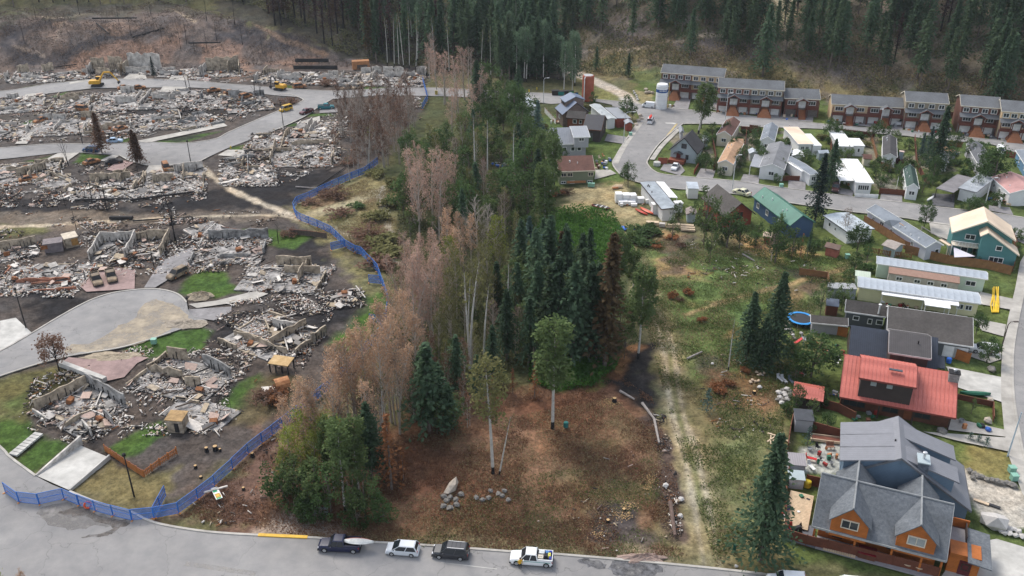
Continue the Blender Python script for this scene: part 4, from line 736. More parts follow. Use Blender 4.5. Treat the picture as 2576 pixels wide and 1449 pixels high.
h,k=by_box('mobile_home','flat peach roofed mobile home',q('A4',306,1449),q('A4',462,1449),q('A4',352,1276),3.1,.12,roof=PEACH,wall=WSID,trim=WHITE);h.win(k,'F',.3,1.8,.8,.8,2);h.win(k,'F',.65,1.8,.8,.8,2)
h.plate(q('B4',455,15),q('B4',545,15),q('A4',480,1345),2.8,2.8,WHITER,wall=WSID,name='addition_roof')
h,k=by_ridge('garden_shed','white metal shed with white gable roof by the peach mobile home',q('B4',290,48),q('B4',305,100),2.9,q('B4',232,95),2.3,cat='shed',roof=WHITER,wall=WSID)
h,k=by_ridge('garden_shed','small pale blue shed between white mobile homes',q('B4',500,62),q('B4',605,58),2.6,q('B4',550,95),2.0,cat='shed',roof=ALU,wall=PALEB)
h,k=by_box('mobile_home','grey roofed mobile home with white side roof behind the tall spruce',q('B4',424,310),q('B4',522,300),q('B4',470,100),3.0,.3,roof=BLUEGR,wall=WSID,trim=WHITE);h.win(k,'F',.5,1.7,1.1,1.0,2)
h.plate(q('B4',333,270),q('B4',428,272),q('B4',358,102),2.9,2.9,WHITER,wall=WSID,name='addition_roof')
h,k=by_box('mobile_home','pale mobile home with clean white roof beside a round tree',q('B4',715,20),q('B4',862,25),q('A4',745,1318),3.1,.15,roof=WHITER,wall=mat('off_white_wall',(.58,.57,.55),.8),trim=WHITE)
h.plate(q('B4',868,20),q('B4',975,15),q('A4',890,1390),3.0,3.0,WHITER,wall=WSID,name='addition_roof');h.win(h.b[-1],'F',.5,1.6,.5,1.0,1)
h,k=by_box('mobile_home','large bright white roofed mobile home with picket skirt and carport',q('B4',884,385),q('B4',1065,392),q('B4',892,152),3.4,.15,roof=WHITER,wall=WSID,trim=WHITE);h.win(k,'F',.5,1.9,2.6,1.2,5)
h.plate(q('B4',722,365),q('B4',884,370),q('B4',778,187),2.8,2.8,WHITER,posts=WHITE,name='carport_roof');h.plate(q('B4',690,272),q('B4',770,272),q('B4',698,190),2.7,2.7,WHITER,posts=WHITE,name='carport_roof')
MB().box(((k['x0']+k['x1'])/2+.5,k['yf']-2.2,.45),(k['x1']-k['x0']+2,.12,1.1)).build('skirt_wall',[WHITE],h.root);p=h.px(q('B4',955,245),3.6);h.vent(p.x,p.y,3.5,.5,DKTRIM)
h,k=mobile('dark shingled white mobile home with pinkish lean to',q('A4',1230,1352),q('B4',1232,95),4.0,q('B4',1152,108),3.1,SHINGD,WSID,seed=26)
h.plate(q('B4',1325,78),q('B4',1420,75),q('A4',1320,1449),2.8,2.9,mat('pinkish_sheet',(.55,.43,.38),.7),wall=PALEB,name='lean_to_roof')
h,k=mobile('dark green roofed white bungalow',q('B4',1430,200),q('B4',1468,395),4.4,q('B4',1392,425),3.2,GREEND,WSID,seed=27);h.plate(q('B4',1258,335),q('B4',1385,340),q('B4',1300,225),2.9,3.6,GREEND,wall=WSID,name='side_roof')
h,k=by_box('mobile_home','flat grey roofed mobile home with brown grey carport',q('B4',1915,440),q('B4',2098,485),q('B4',1865,242),3.1,.2,roof=mat('flat_grey_roof',(.30,.325,.35),.8,.12,.6,s2=.3),wall=WSID,trim=mat('grey_edge',(.25,.25,.26),.7))
h.plate(q('B4',1665,462),q('B4',1895,470),q('B4',1760,268),2.7,2.7,mat('brown_grey_carport',(.20,.19,.195),.7,.1,.6,s2=.3),posts=DKTRIM,name='carport_roof');h.vents(k,3,seed=29)
mobile('dark grey gabled mobile home beside the pine at the street end',q('B4',2085,-40),q('B4',2230,190),4.4,q('B4',2062,115),3.1,mat('gunmetal_roof',(.115,.12,.13),.9,.12,1,s2=.3),GRW,seed=30)
h,k=mobile('dusty pink roofed bungalow',q('B4',2440,275),q('B4',2640,440),4.8,q('B4',2468,525),3.2,PINKR,WSID,seed=31);h.plate(q('B4',2240,530),q('B4',2460,548),q('B4',2260,455),2.7,2.7,WHITER,posts=WHITE,name='carport_roof')
h,k=by_box('mobile_home','blue walled mobile home by the far end of the street',q('B4',2490,60),q('B4',2620,260),q('B4',2600,20),3.1,.3,roof=BLUEGR,wall=mat('bright_blue_wall',(.12,.23,.36),.7),trim=WHITE);h.win(k,'F',.3,1.7,.8,.8,1);h.win(k,'F',.7,1.7,.8,.8,1)
h,k=by_ridge('garden_shed','small grey shed by the long brown fence behind the lavender mobile home',q('B4',1200,960),q('B4',1340,1010),2.8,q('B4',1200,1035),2.1,cat='shed',roof=mat('worn_tan_roof',(.33,.29,.26),.85),wall=PALEB)
h,k=by_ridge('garden_shed','red and grey garden shed among shrubs at the meadow edge',q('B4',590,985),q('B4',740,1020),2.6,q('B4',640,1050),2.0,cat='shed',roof=mat('dull_brown_roof',(.16,.11,.09),.85),wall=mat('faded_red_wall',(.42,.14,.10),.8))
h,k=by_ridge('garden_shed','brown playhouse shed with pale roof under leafy trees',q('B3',2530,880),q('B4',45,890),2.6,q('B3',2560,930),1.9,cat='shed',roof=PEACH,wall=mat('red_wood',(.25,.10,.06),.8))
h,k=by_ridge('garden_shed','pale green metal shed at the meadow end of the ribbed mobile home',q('B4',880,1270),q('B4',1035,1290),2.7,q('B4',950,1335),2.1,cat='shed',roof=seam_mat('pale_green_sheet',(.55,.62,.50),3,n=.1,dark=.8),wall=PALEG)
h,k=by_ridge('garden_shed','tiny tan roofed shed behind an orange fence left of the green bungalow',q('B3',140,25),q('B3',230,25),3.0,q('B3',190,60),2.2,cat='shed',roof=TANR,wall=GRW)
# ---------------------------------------------------------------- townhouses
RB=mat('red_brown_siding',(.15,.070,.054),.8,.12,1.5);CRT=mat('butter_siding',(.55,.41,.25),.8,.08,1.5);TAUP=mat('olive_taupe_siding',(.27,.225,.165),.8,.08,1.5);BALC=mat('dark_red_balcony',(.12,.040,.028),.8,.2,1.5);STNB=mat('grey_stone_base',(.20,.18,.17),.9,.3,1.5);STAIR=mat('orange_stair_skirt',(.27,.11,.052),.8,.2,1.5)
def townhouse(label,A,B,Rg,storeys,mods,cols):
  ze,zr=(8.3,10.3)if storeys==3 else(5.7,7.7)
  h=House('townhouse',label,at(A,ze),at(B,ze),2*at(A,ze)-at(Rg,zr),'townhouse','townhouses below the wooded slope')
  a,b=h.px(A,ze),h.px(B,ze);y0=(a.y+b.y)/2;yr=h.px(Rg,zr).y;yr=max(y0+3.2,min(yr,y0+6));x0,x1=a.x,b.x
  k=h.gable_xy(x0,x1,y0,yr,2*yr-y0,ze,zr,ze,roof=SHINGT,wall=cols[0],trim=CREAMT,z0=-.3,wname='back_wall')
  w=(x1-x0-.8)/mods;zt=ze-.3;yf=k['yf']
  for i in range(mods):
    xa=x0+.4+i*w;xc=xa+w/2;c=cols[i%len(cols)]
    MB().box((xc,yf-.06,(zt+2.6)/2),(w-.06,.12,zt-2.6)).build('front_wall',[c],h.root);MB().box((xc,yf-.1,1.2),(w-.04,.2,2.8)).build('base_wall',[STNB],h.root)
    if storeys==3:
      for f_ in(.13,.37,.63,.87):window(h.root,(xa+f_*w,yf-.16,7.05),0,1.45,1.15,2)
      MB().slab([(xa-.3,yf-2.0,5.25),(xa+w+.3,yf-2.0,5.25),(xa+w+.3,yf-.13,6.1),(xa-.3,yf-.13,6.1)],.14).build('pent_roof',[SHINGT],h.root)
    for sg in(-1,1):
      window(h.root,(xc+sg*w*.30,yf-.16,4.25),0,2.2,1.1,3)
      door(h.root,(xc+sg*w*.30,yf-.26,1.15),0,2.7,2.15,WHITE if(i+mods)%3!=1 or storeys==3 else STNB,'garage_door',4)
      MB().box((xc+sg*w*.30,yf-1.75,3.05),(w*.36,.1,1.0)).build('balcony_rail',[BALC],h.root)
      for xx in(xc+sg*w*.49,xc+sg*w*.13):MB().box((xx,yf-1.7,2.6),(.22,.22,5.2)).build('post',[BALC],h.root)
      MB().box((xc+sg*w*.30,yf-.95,2.56),(w*.37,1.6,.14)).build('balcony_floor',[BALC],h.root)
    for sg in(-1,1):door(h.root,(xc+sg*.65,yf-.2,3.75),0,1.05,2.1,WHITE)
    b_=MB();g=2.0;zp=6.5 if storeys==3 else 6.3
    for sg in(-1,1):
      P=[(xc,yf-2.5,zp),(xc,yf+.3,zp),(xc+sg*g,yf+.3,zp-1.15),(xc+sg*g,yf-2.5,zp-1.15)];b_.slab(P if sg<0 else P[::-1],.14)
    pg=b_.build('porch_roof',[SHINGT],h.root);b_=MB()
    for sg in(-1,1):b_.hexa([(xc,yf-2.56,zp-.4),(xc,yf-2.44,zp-.4),(xc+sg*g,yf-2.44,zp-1.5),(xc+sg*g,yf-2.56,zp-1.5),(xc,yf-2.56,zp-.02),(xc,yf-2.44,zp-.02),(xc+sg*g,yf-2.44,zp-1.15),(xc+sg*g,yf-2.56,zp-1.15)])
    b_.build('barge_board',[BALC],pg)
    for sg in(-1,1):MB().box((xc+sg*1.75,yf-2.3,2.7),(.2,.2,5.2)).build('post',[BALC],h.root)
    if storeys==3:MB().hexa([(xc-2.3,yf-4.6,-.1),(xc+2.3,yf-4.6,-.1),(xc+2.3,yf-.4,-.1),(xc-2.3,yf-.4,-.1),(xc-.8,yf-2.6,2.4),(xc+.8,yf-2.6,2.4),(xc+.8,yf-.5,2.5),(xc-.8,yf-.5,2.5)]).build('stair',[STAIR],h.root)
    else:
      b_=MB()
      for j in range(8):b_.box((xc,yf-4.6+j*.42,.16+j*.3),(2.0,.42,.3))
      st_=b_.build('stair',[STAIR],h.root)
      for sg in(-1,1):MB().hexa([(xc+sg*1.08-.05,yf-4.8,0),(xc+sg*1.08+.05,yf-4.8,0),(xc+sg*1.08+.05,yf-1.4,2.4),(xc+sg*1.08-.05,yf-1.4,2.4),(xc+sg*1.08-.05,yf-4.8,1.1),(xc+sg*1.08+.05,yf-4.8,1.1),(xc+sg*1.08+.05,yf-1.4,3.6),(xc+sg*1.08-.05,yf-1.4,3.6)]).build('handrail',[BALC],st_)
  return h,k
townhouse('three storey townhouse at the left end of the row, one half cream',q('A3',1495,728),q('A3',2137,778),q('A3',1522,640),3,2,[RB,CRT])
townhouse('three storey townhouse with basketball hoop and white van in front',q('A3',2072,875),q('A4',168,912),q('A3',2105,780),3,2,[mat('brick_red_siding',(.22,.105,.08),.8,.1),TAUP])
townhouse('low two storey townhouse joined to the right of the hoop townhouse',q('A4',165,988),q('A4',532,1002),q('A4',182,885),2,1,[RB])
townhouse('two storey townhouse block with red car parked below',q('A4',640,1045),q('A4',1388,1086),q('A4',652,945),2,2,[CRT,RB])
townhouse('tall taupe townhouse right of the red parked car',q('A4',1388,1020),q('A4',1826,1045),q('A4',1400,915),3,1,[TAUP])
townhouse('tall townhouse with red brown top windows beside a green lawn strip',q('A4',1943,1062),q('A4',2352,1092),q('A4',1957,950),3,1,[RB])
townhouse('cream topped townhouse cut by the frame at the right end of the row',q('A4',2352,1118),q('A4',3060,1172),q('A4',2398,1005),3,2,[CRT,TAUP])
# ---------------------------------------------------------------- fences by the homes
fence(qs('B4',(960,790),(1180,920),(1370,1050),(1500,1100)),1.8,FENCEW,'tan board fence along the lavender mobile home')
fence(qs('B4',(1000,1090),(1220,1130),(1440,1150)),1.3,FENCEW,'red brown picket fence with white light showing between pickets',picket=True)
fence(qs('B4',(1380,1090),(1800,1200),(2200,1250),(2440,1310)),1.8,FENCEW,'long tan board fence between the teal house and the ribbed mobile home')
fence(qs('B4',(2460,1280),(2500,1080),(2440,920)),1.7,FENCEB,'dark brown curved fence behind the teal house')
fence(qs('C4',(1715,660),(1860,700),(2020,755)),1.9,FENCEO,'orange board fence beside the navy roofed house')
fence(qs('C4',(480,420),(630,450),(790,490)),1.8,FENCEO,'pale orange board fence right of the trampoline')
fence(qs('C4',(520,1190),(700,1240),(870,1330)),1.5,FENCEB,'dark brown fence behind the red roofed shed')
fence(qs('C4',(1890,1110),(2260,1190),(2265,1340)),.9,FENCEB,'low dark brown fence round the small front lawn')
fence(qs('C4',(250,1335),(440,1440),(720,1520),(960,1580)),1.8,FENCEB,'dark brown fence round the gravel yard')
fence(qs('D4',(190,200),(215,20),(240,-100)),1.6,FENCEB,'weathered fence on the meadow side of the gravel yard')
fence(qs('B3',(130,140),(310,140)),1.5,FENCEO,'orange fence below the tiny tan roofed shed')
fence(qs('B3',(1470,195),(1560,200)),1.7,mat('red_fence',(.30,.085,.05),.8,.2),'red fence left of the dark cottage');fence(qs('B3',(1830,305),(1875,225)),1.2,MATS['red_fence'],'low red fence right of the dark cottage porch')
fence(qs('B4',(125,365),(330,370)),1.3,FENCEB,'brown fence between bay window home and grey mobile home');fence(qs('B4',(1115,500),(1370,520)),1.5,FENCEB,'brown fence left of the dark green roofed bungalow');fence(qs('A3',(2300,1320),(2500,1340)),1.6,FENCEB,'brown fence right of the brown shingled mobile home')
fence(qs('A4',(1800,1180),(1910,1185)),1.8,FENCEB,'brown fence between two tall townhouses');fence(qs('B4',(2390,120),(2480,140)),1.6,mat('rust_fence',(.24,.08,.05),.8,.2),'rust red fence beside the blue walled mobile home')
fence(qs('A3',(330,1130),(440,1245)),1.5,WHITE,'white topped fence left of the black roofed house');fence(qs('B3',(1880,700),(2050,760)),1.4,FENCEB,'brown fence below the brown roofed house')
# ================================================================ TREES
def leaf_quads(rs,C,size,up=.35,asp=.6,dirs=None):
  """N small leaf-spray quads round the points C"""
  n=len(C);nrm=rs.normal(size=(n,3));nrm[:,2]=np.abs(nrm[:,2])+up;nrm/=np.linalg.norm(nrm,axis=1)[:,None]
  a=rs.normal(size=(n,3))if dirs is None else dirs+rs.normal(size=(n,3))*.35
  a-=nrm*(a*nrm).sum(1)[:,None];a/=np.linalg.norm(a,axis=1)[:,None]+1e-9;b=np.cross(nrm,a)
  s=(size*rs.uniform(.6,1.3,n))[:,None];a=a*s;b=b*s*asp
  V=np.stack([C-a*.5-b*.25,C+a*.1-b*.5,C+a*.6+b*.05,C-a*.05+b*.5],1).reshape(-1,3)
  return V,np.arange(n*4).reshape(n,4)
LM={}
def leafm(name,c,c2=None,rv=.28,k=1.6):
  m=LM[name]=mat(name,tuple(v*k for v in c),.8,.0,.55,c2=tuple(v*k for v in c2),spec=.12,rvar=rv);t=m.node_tree;b=t.nodes['Principled BSDF']
  tl=t.nodes.new('ShaderNodeBsdfTranslucent');mx=t.nodes.new('ShaderNodeMixShader');mx.inputs[0].default_value=.38
  t.links.new(b.inputs['Base Color'].links[0].from_socket,tl.inputs['Color']);t.links.new(b.outputs[0],mx.inputs[1]);t.links.new(tl.outputs[0],mx.inputs[2]);t.links.new(mx.outputs[0],t.nodes['Material Output'].inputs['Surface']);return m
leafm('spruce_needles',(.030,.055,.033),(.066,.102,.056));leafm('dark_spruce_needles',(.009,.017,.015),(.022,.034,.028));leafm('blue_spruce_needles',(.042,.070,.058),(.070,.105,.092));leafm('fir_needles',(.034,.056,.032),(.070,.096,.050));leafm('brown_needles',(.045,.030,.018),(.085,.060,.030));leafm('rust_needles',(.13,.055,.026),(.22,.105,.05));leafm('charred_needles',(.032,.020,.019),(.065,.040,.036));leafm('burnt_brown_needles',(.055,.030,.020),(.11,.062,.040))
leafm('green_leaves',(.028,.052,.018),(.064,.100,.036));leafm('yellow_green_leaves',(.10,.13,.024),(.20,.21,.05));leafm('aspen_leaves',(.060,.10,.060),(.115,.165,.10));leafm('tan_leaves',(.23,.145,.092),(.37,.25,.17));leafm('pinkish_dead_leaves',(.21,.135,.105),(.34,.235,.185));leafm('olive_leaves',(.075,.075,.03),(.14,.135,.055));leafm('brown_leaves',(.075,.045,.032),(.14,.085,.06));leafm('maroon_leaves',(.04,.012,.014),(.08,.025,.022));leafm('dusty_twigs',(.10,.075,.06),(.19,.145,.115));leafm('mid_green_leaves',(.040,.062,.022),(.088,.118,.046))
BARK=mat('grey_brown_bark',(.16,.13,.11),.9,.4,2.0);BIRCH=mat('white_bark',(.42,.40,.36),.85,.3,1.2,c2=(.60,.58,.53));CHARB=mat('charred_bark',(.018,.016,.016),.9,.4,2);PALEBK=mat('pale_grey_bark',(.40,.35,.30),.85,.25,1.5)
def np_obj_mesh(name,V,F,m):return np_mesh(name,np.asarray(V),np.asarray(F),[m])
def tubes_mesh(name,T,m,n=5):
  b=MB()
  for pts,rad in T:b.tube(pts,rad,n,cap=False)
  return b.mesh(name,[m],True)
def conifer(seed,H,Rb,leaf,bark=BARK,base=.12,n=170,q=5,droop=.35,tip=.85,sz=.72,ragged=.3):
  rs=np.random.RandomState(seed);pts=[];dirs=[]
  for i in range(n):
    t=base+(1-base)*(i+rs.rand())/n;r=Rb*(1+.18*math.sin(i*2.4*2+seed+t*9))*max(.04,(1-(t-base)/(1-base)))**tip*rs.uniform(1-ragged*1.6,1+ragged*.6);th=i*2.4+rs.normal()*.35
    for j in range(q):
      f=(j+.7+rs.rand()*.5)/q;d=np.array([math.cos(th),math.sin(th),-droop*f])
      pts.append((math.cos(th)*r*f,math.sin(th)*r*f,t*H+.25*r*(1-f)-droop*r*f*f));dirs.append(d)
  P=np.array(pts)+rs.normal(size=(len(pts),3))*.12;V,F=leaf_quads(rs,P,sz*H/20+.12,.55,.62,np.array(dirs))
  return[('trunk',tubes_mesh('trunk',[([(0,0,-1),(0,0,H*.5),(rs.normal()*.1,0,H*.98)],[H*.014+.05,H*.009+.03,.03])],bark)),('crown',np_obj_mesh('crown',V,F,LM[leaf]))]
def broadleaf(seed,H,Rc,leaf,bark=BARK,cl=26,per=46,low=.25,size=.42,squash=1.15,spread=.3,trunk_r=None):
  rs=np.random.RandomState(seed);cz=H*(1+low)/2;hz=H*(1-low)/2;C=[];T=[]
  tr=trunk_r or H*.016+.05;T.append(([(0,0,-1),(rs.normal()*.2,rs.normal()*.2,H*.45),(rs.normal()*.4,rs.normal()*.4,H*.8)],[tr,tr*.7,tr*.25]))
  for i in range(cl):
    d=rs.normal(size=3);d/=np.linalg.norm(d);u=rs.uniform(.35,1)**.6;prof=1-.35*max(0,d[2])
    c=np.array([d[0]*Rc*u*prof,d[1]*Rc*u*prof,cz+d[2]*hz*u]);rr=Rc*spread*rs.uniform(.7,1.3)
    g=rs.normal(size=(per,3));g/=np.linalg.norm(g,axis=1)[:,None];C.append(c+g*rr*rs.uniform(.4,1.05,(per,1))*np.array([1,1,squash]))
    if i<9:T.append(([(0,0,H*rs.uniform(.2,.45)),tuple(c*.6+np.array([0,0,H*.25])*.4),tuple(c)],[tr*.45,tr*.25,.02]))
  V,F=leaf_quads(rs,np.concatenate(C),size,.3,.7)
  return[('trunk',tubes_mesh('trunk',T,bark)),('crown',np_obj_mesh('crown',V,F,LM[leaf]))]
def poplar(seed,H,Rc,leaf,bark=PALEBK,nb=26,per=26,low=.3,size=.34,rise=1.5,stems=1,bend=.5):
  """slender tree with steep branches that carry the leaves in flame shaped sprays"""
  rs=np.random.RandomState(seed);T=[];C=[];D=[]
  for s in range(stems):
    ox,oy=(rs.normal()*.5,rs.normal()*.5)if stems>1 else(0,0);bx,by=rs.normal()*bend,rs.normal()*bend;h=H*rs.uniform(.85,1)
    ax=lambda t:np.array([ox+bx*t*t,oy+by*t*t,h*t]);tr=.05+H*.0085
    T.append(([tuple(ax(-.05)),tuple(ax(.35)),tuple(ax(.7)),tuple(ax(1))],[tr,tr*.75,tr*.45,.015]))
    for i in range(nb//stems):
      t=low+(1-low)*(i+rs.rand())/(nb//stems)*.96;L=Rc*rs.uniform(.6,1.15)*(1.15-.75*(t-low)/(1-low))*1.5;th=i*2.4+rs.normal()*.4
      p0=ax(t);d=np.array([math.cos(th),math.sin(th),rise]);d/=np.linalg.norm(d);p1=p0+d*L;T.append(([tuple(p0),tuple(p1)],[tr*.3,.015]))
      f=rs.uniform(.5,1.1,per)**.8;C.append(p0+d*L*f[:,None]+rs.normal(size=(per,3))*(.13+.075*L)*np.array([1,1,1.3]));D.append(np.repeat([[d[0],d[1],d[2]+.6]],per,0))
    f=rs.uniform(.8,1.02,per);C.append(np.array([ax(t)for t in f])+rs.normal(size=(per,3))*.2);D.append(np.repeat([[0,0,1.]],per,0))
  C=np.concatenate(C);V,F=leaf_quads(rs,C,size,.1,.55,np.concatenate(D))
  return[('trunk',tubes_mesh('trunk',T,bark,5)),('crown',np_obj_mesh('crown',V,F,LM[leaf]))]
def aspen(seed,H,Rc,leaf,low=.5,cl=16,per=40,bark=BIRCH,bend=.6,size=.4):
  rs=np.random.RandomState(seed);bx,by=rs.normal()*bend,rs.normal()*bend;ax=lambda t:np.array([bx*t*t,by*t*t,H*t]);tr=.11+H*.007
  T=[([tuple(ax(t))for t in(0.06,.3,.55,.8,1)],[tr,tr*.85,tr*.65,tr*.4,.03])];C=[]
  ch=([tuple(ax(t))for t in(-.05,.02,.062)],[tr*1.12,tr*1.06,tr*1.01])
  for i in range(cl):
    t=low+(1-low)*(i+rs.rand())/cl;th=i*2.4+rs.normal()*.4;r=Rc*rs.uniform(.3,1)*(1-.6*abs((t-low)/(1-low)-.4));p=ax(t)+np.array([math.cos(th)*r,math.sin(th)*r,.3*r])
    T.append(([tuple(ax(t-.05)),tuple(p)],[tr*.28,.02]));g=rs.normal(size=(per,3));g/=np.linalg.norm(g,axis=1)[:,None];C.append(p+g*Rc*.36*rs.uniform(.3,1.1,(per,1))*np.array([1,1,1.2]))
  V,F=leaf_quads(rs,np.concatenate(C),size,.3,.7)
  return[('trunk',tubes_mesh('trunk',T[:1],bark,6)),('limbs',tubes_mesh('limbs',T[1:],BARK,4)),('crown',np_obj_mesh('crown',V,F,LM[leaf])),('charred_foot',tubes_mesh('charred_foot',[ch],CHARB,6))]
def skeleton(seed,H,bark,nb=20,spread=.25,rise=1.2,low=.3,stems=1,twigs=3):
  rs=np.random.RandomState(seed);T=[]
  for s in range(stems):
    b=rs.normal(size=2)*H*(.08 if stems>1 else .03);ax=lambda t:np.array([b[0]*t,b[1]*t,H*t]);tr=.04+H*.009
    T.append(([tuple(ax(-.05)),tuple(ax(.5)),tuple(ax(1))],[tr,tr*.6,.02]))
    for i in range(nb//stems):
      t=low+(1-low)*(i+rs.rand())/(nb/stems);L=H*spread*(1.2-t)*rs.uniform(.7,1.2);th=i*2.4+rs.normal()*.4;d=np.array([math.cos(th),math.sin(th),rise]);d/=np.linalg.norm(d)
      p0=ax(t);T.append(([tuple(p0),tuple(p0+d*L*.6),tuple(p0+d*L+np.array([0,0,.1*L]))],[tr*.35,tr*.2,.02]))
      for k in range(twigs):
        p=p0+d*L*rs.uniform(.3,.9);e=d+rs.normal(size=3)*.5;e/=np.linalg.norm(e);T.append(([tuple(p),tuple(p+e*L*.4)],[.03,.012]))
  return[('trunk',tubes_mesh('trunk',T[:1],bark,5)),('limbs',tubes_mesh('limbs',T[1:],bark,3))]
def shrub(seed,r,h,leaf,per=34,cl=14,size=.3):
  rs=np.random.RandomState(seed);C=[]
  for i in range(cl):
    d=rs.normal(size=3);d/=np.linalg.norm(d);d[2]=abs(d[2]);u=rs.uniform(.3,.9);g=rs.normal(size=(per,3));g/=np.linalg.norm(g,axis=1)[:,None]
    C.append(np.array([d[0]*r*u,d[1]*r*u,h*(.25+.5*d[2]*u)])+g*r*.4*rs.uniform(.3,1,(per,1))*np.array([1,1,h/r*.7]))
  P=np.concatenate(C);P[:,2]=np.abs(P[:,2]);V,F=leaf_quads(rs,P,size,.4,.7);return[('foliage',np_obj_mesh('foliage',V,F,LM[leaf])),('stems',tubes_mesh('stems',[([(0,0,-.2),tuple(P[i])],[.05,.015])for i in range(0,len(P),40)],BARK,4))]
LIB={}
def lib(key,fn,count_,seed_,*a,**k):LIB[key]=[fn(seed_+i*11,*a,**k)for i in range(count_)]
lib('spruce',conifer,5,100,20,4.3,'spruce_needles',n=330,tip=.68,ragged=.42);lib('bigspruce',conifer,2,130,20,4.6,'spruce_needles',n=520,q=7,sz=.5,base=.06);lib('bigdark',conifer,1,140,20,4.6,'dark_spruce_needles',n=420,q=6,sz=.55,base=.06);lib('darkspruce',conifer,2,150,20,4.2,'dark_spruce_needles',n=270);lib('bluespruce',conifer,2,170,14,3.2,'blue_spruce_needles',n=240)
lib('fir',conifer,5,200,22,3.4,'fir_needles',base=.2,n=190,droop=.2,tip=.62,ragged=.5,sz=.85);lib('slimfir',conifer,2,240,22,2.3,'spruce_needles',base=.18,n=180,droop=.3,tip=.6,ragged=.4)
lib('brownfir',conifer,2,260,22,3.2,'brown_needles',base=.1,n=250,tip=.7);lib('rustfir',conifer,2,280,12,2.3,'rust_needles',base=.06,n=110,q=3,ragged=.4);lib('charfir',conifer,3,300,22,2.2,'charred_needles',base=.25,n=90,q=3,ragged=.55,tip=.6,bark=CHARB);lib('burntcon',conifer,2,320,12,3.4,'burnt_brown_needles',base=.12,n=300,q=6,ragged=.35)
lib('broad',broadleaf,4,400,10,3.4,'green_leaves');lib('bush',broadleaf,3,430,5,3.0,'green_leaves',low=.0,cl=22,size=.38);lib('midbroad',broadleaf,3,460,10,3.0,'mid_green_leaves',cl=22,per=40);lib('round',broadleaf,2,480,8,3.2,'green_leaves',low=.12,cl=34,per=42)
lib('yellowbroad',poplar,3,500,14,2.3,'yellow_green_leaves',nb=34,per=36,low=.25,rise=1.1);lib('tanpop',poplar,6,540,22,2.5,'tan_leaves',nb=38,per=40,low=.34,size=.30,bend=1.1);lib('pinkpop',poplar,5,580,20,2.6,'pinkish_dead_leaves',nb=46,per=38,low=.14,stems=2,size=.30,bend=1.0);lib('olivepop',poplar,3,610,18,2.6,'olive_leaves',nb=34,per=36,low=.2);lib('brownsparse',poplar,3,640,13,2.0,'brown_leaves',nb=30,per=28,low=.15,stems=3,bark=PALEBK,rise=1.2);lib('twiggy',poplar,3,670,15,2.3,'dusty_twigs',nb=38,per=30,low=.2,stems=2,size=.26,rise=1.1)
lib('aspen',aspen,4,700,20,2.7,'aspen_leaves',low=.42,cl=30,per=54,size=.5);lib('birch',aspen,3,730,20,3.0,'mid_green_leaves',low=.42,cl=40,per=60,size=.55);lib('oldbirch',aspen,2,745,20,2.9,'olive_leaves',low=.5,cl=32,per=44,size=.45);lib('bareaspen',aspen,3,760,22,1.5,'olive_leaves',low=.72,cl=8,per=12,bend=1.2);lib('snag',skeleton,3,800,7,CHARB,nb=9,spread=.35,rise=1.3,low=.2,stems=2,twigs=1);lib('charpole',skeleton,2,820,7,CHARB,nb=5,spread=.12,rise=.8,low=.4,twigs=0);lib('bare',skeleton,2,840,14,PALEBK,nb=30,spread=.42,rise=1.3,low=.22,twigs=5)
lib('shrub',shrub,3,900,1.4,1.6,'green_leaves');lib('rustshrub',shrub,2,920,1.6,1.3,'rust_needles');lib('brownshrub',shrub,2,930,1.6,1.2,'brown_leaves',per=20);lib('oliveshrub',shrub,2,940,1.5,1.4,'olive_leaves');lib('maroonshrub',shrub,1,950,1.4,2.0,'maroon_leaves');lib('bluebush',conifer,1,960,3,1.0,'blue_spruce_needles',base=.02,n=70,q=3);lib('burntround',broadleaf,1,970,7,2.7,'brown_leaves',cl=30,per=40,low=.2,size=.32,bark=CHARB);lib('brownmass',shrub,1,980,2.2,2.0,'brown_leaves',per=40)
LH=dict(oldbirch=20,bigspruce=20,bigdark=20,spruce=20,darkspruce=20,bluespruce=14,fir=22,slimfir=22,brownfir=22,rustfir=12,charfir=22,burntcon=12,broad=10,bush=5,midbroad=10,round=8,yellowbroad=14,tanpop=22,pinkpop=20,olivepop=18,brownsparse=13,twiggy=15,aspen=20,birch=20,bareaspen=22,snag=7,charpole=7,bare=14,shrub=1.6,rustshrub=1.3,brownshrub=1.2,oliveshrub=1.4,maroonshrub=2,bluebush=3,burntround=7,brownmass=2)
NAMES=dict(oldbirch='birch_tree',bigspruce='spruce_tree',bigdark='spruce_tree',spruce='spruce_tree',darkspruce='spruce_tree',bluespruce='spruce_tree',fir='fir_tree',slimfir='fir_tree',brownfir='fir_tree',rustfir='dead_fir_tree',charfir='burned_fir_tree',burntcon='burned_conifer',broad='broadleaf_tree',bush='bush',midbroad='broadleaf_tree',round='broadleaf_tree',yellowbroad='yellowing_tree',tanpop='poplar_tree',pinkpop='poplar_tree',olivepop='poplar_tree',brownsparse='scorched_tree',twiggy='scorched_tree',aspen='aspen_tree',birch='birch_tree',bareaspen='birch_tree',snag='burned_snag',charpole='burned_pole_tree',bare='bare_tree',shrub='shrub',rustshrub='dead_shrub',brownshrub='dead_shrub',oliveshrub='shrub',maroonshrub='shrub',bluebush='shrub',burntround='burned_tree',brownmass='dead_shrub')
tr_=random.Random(31)
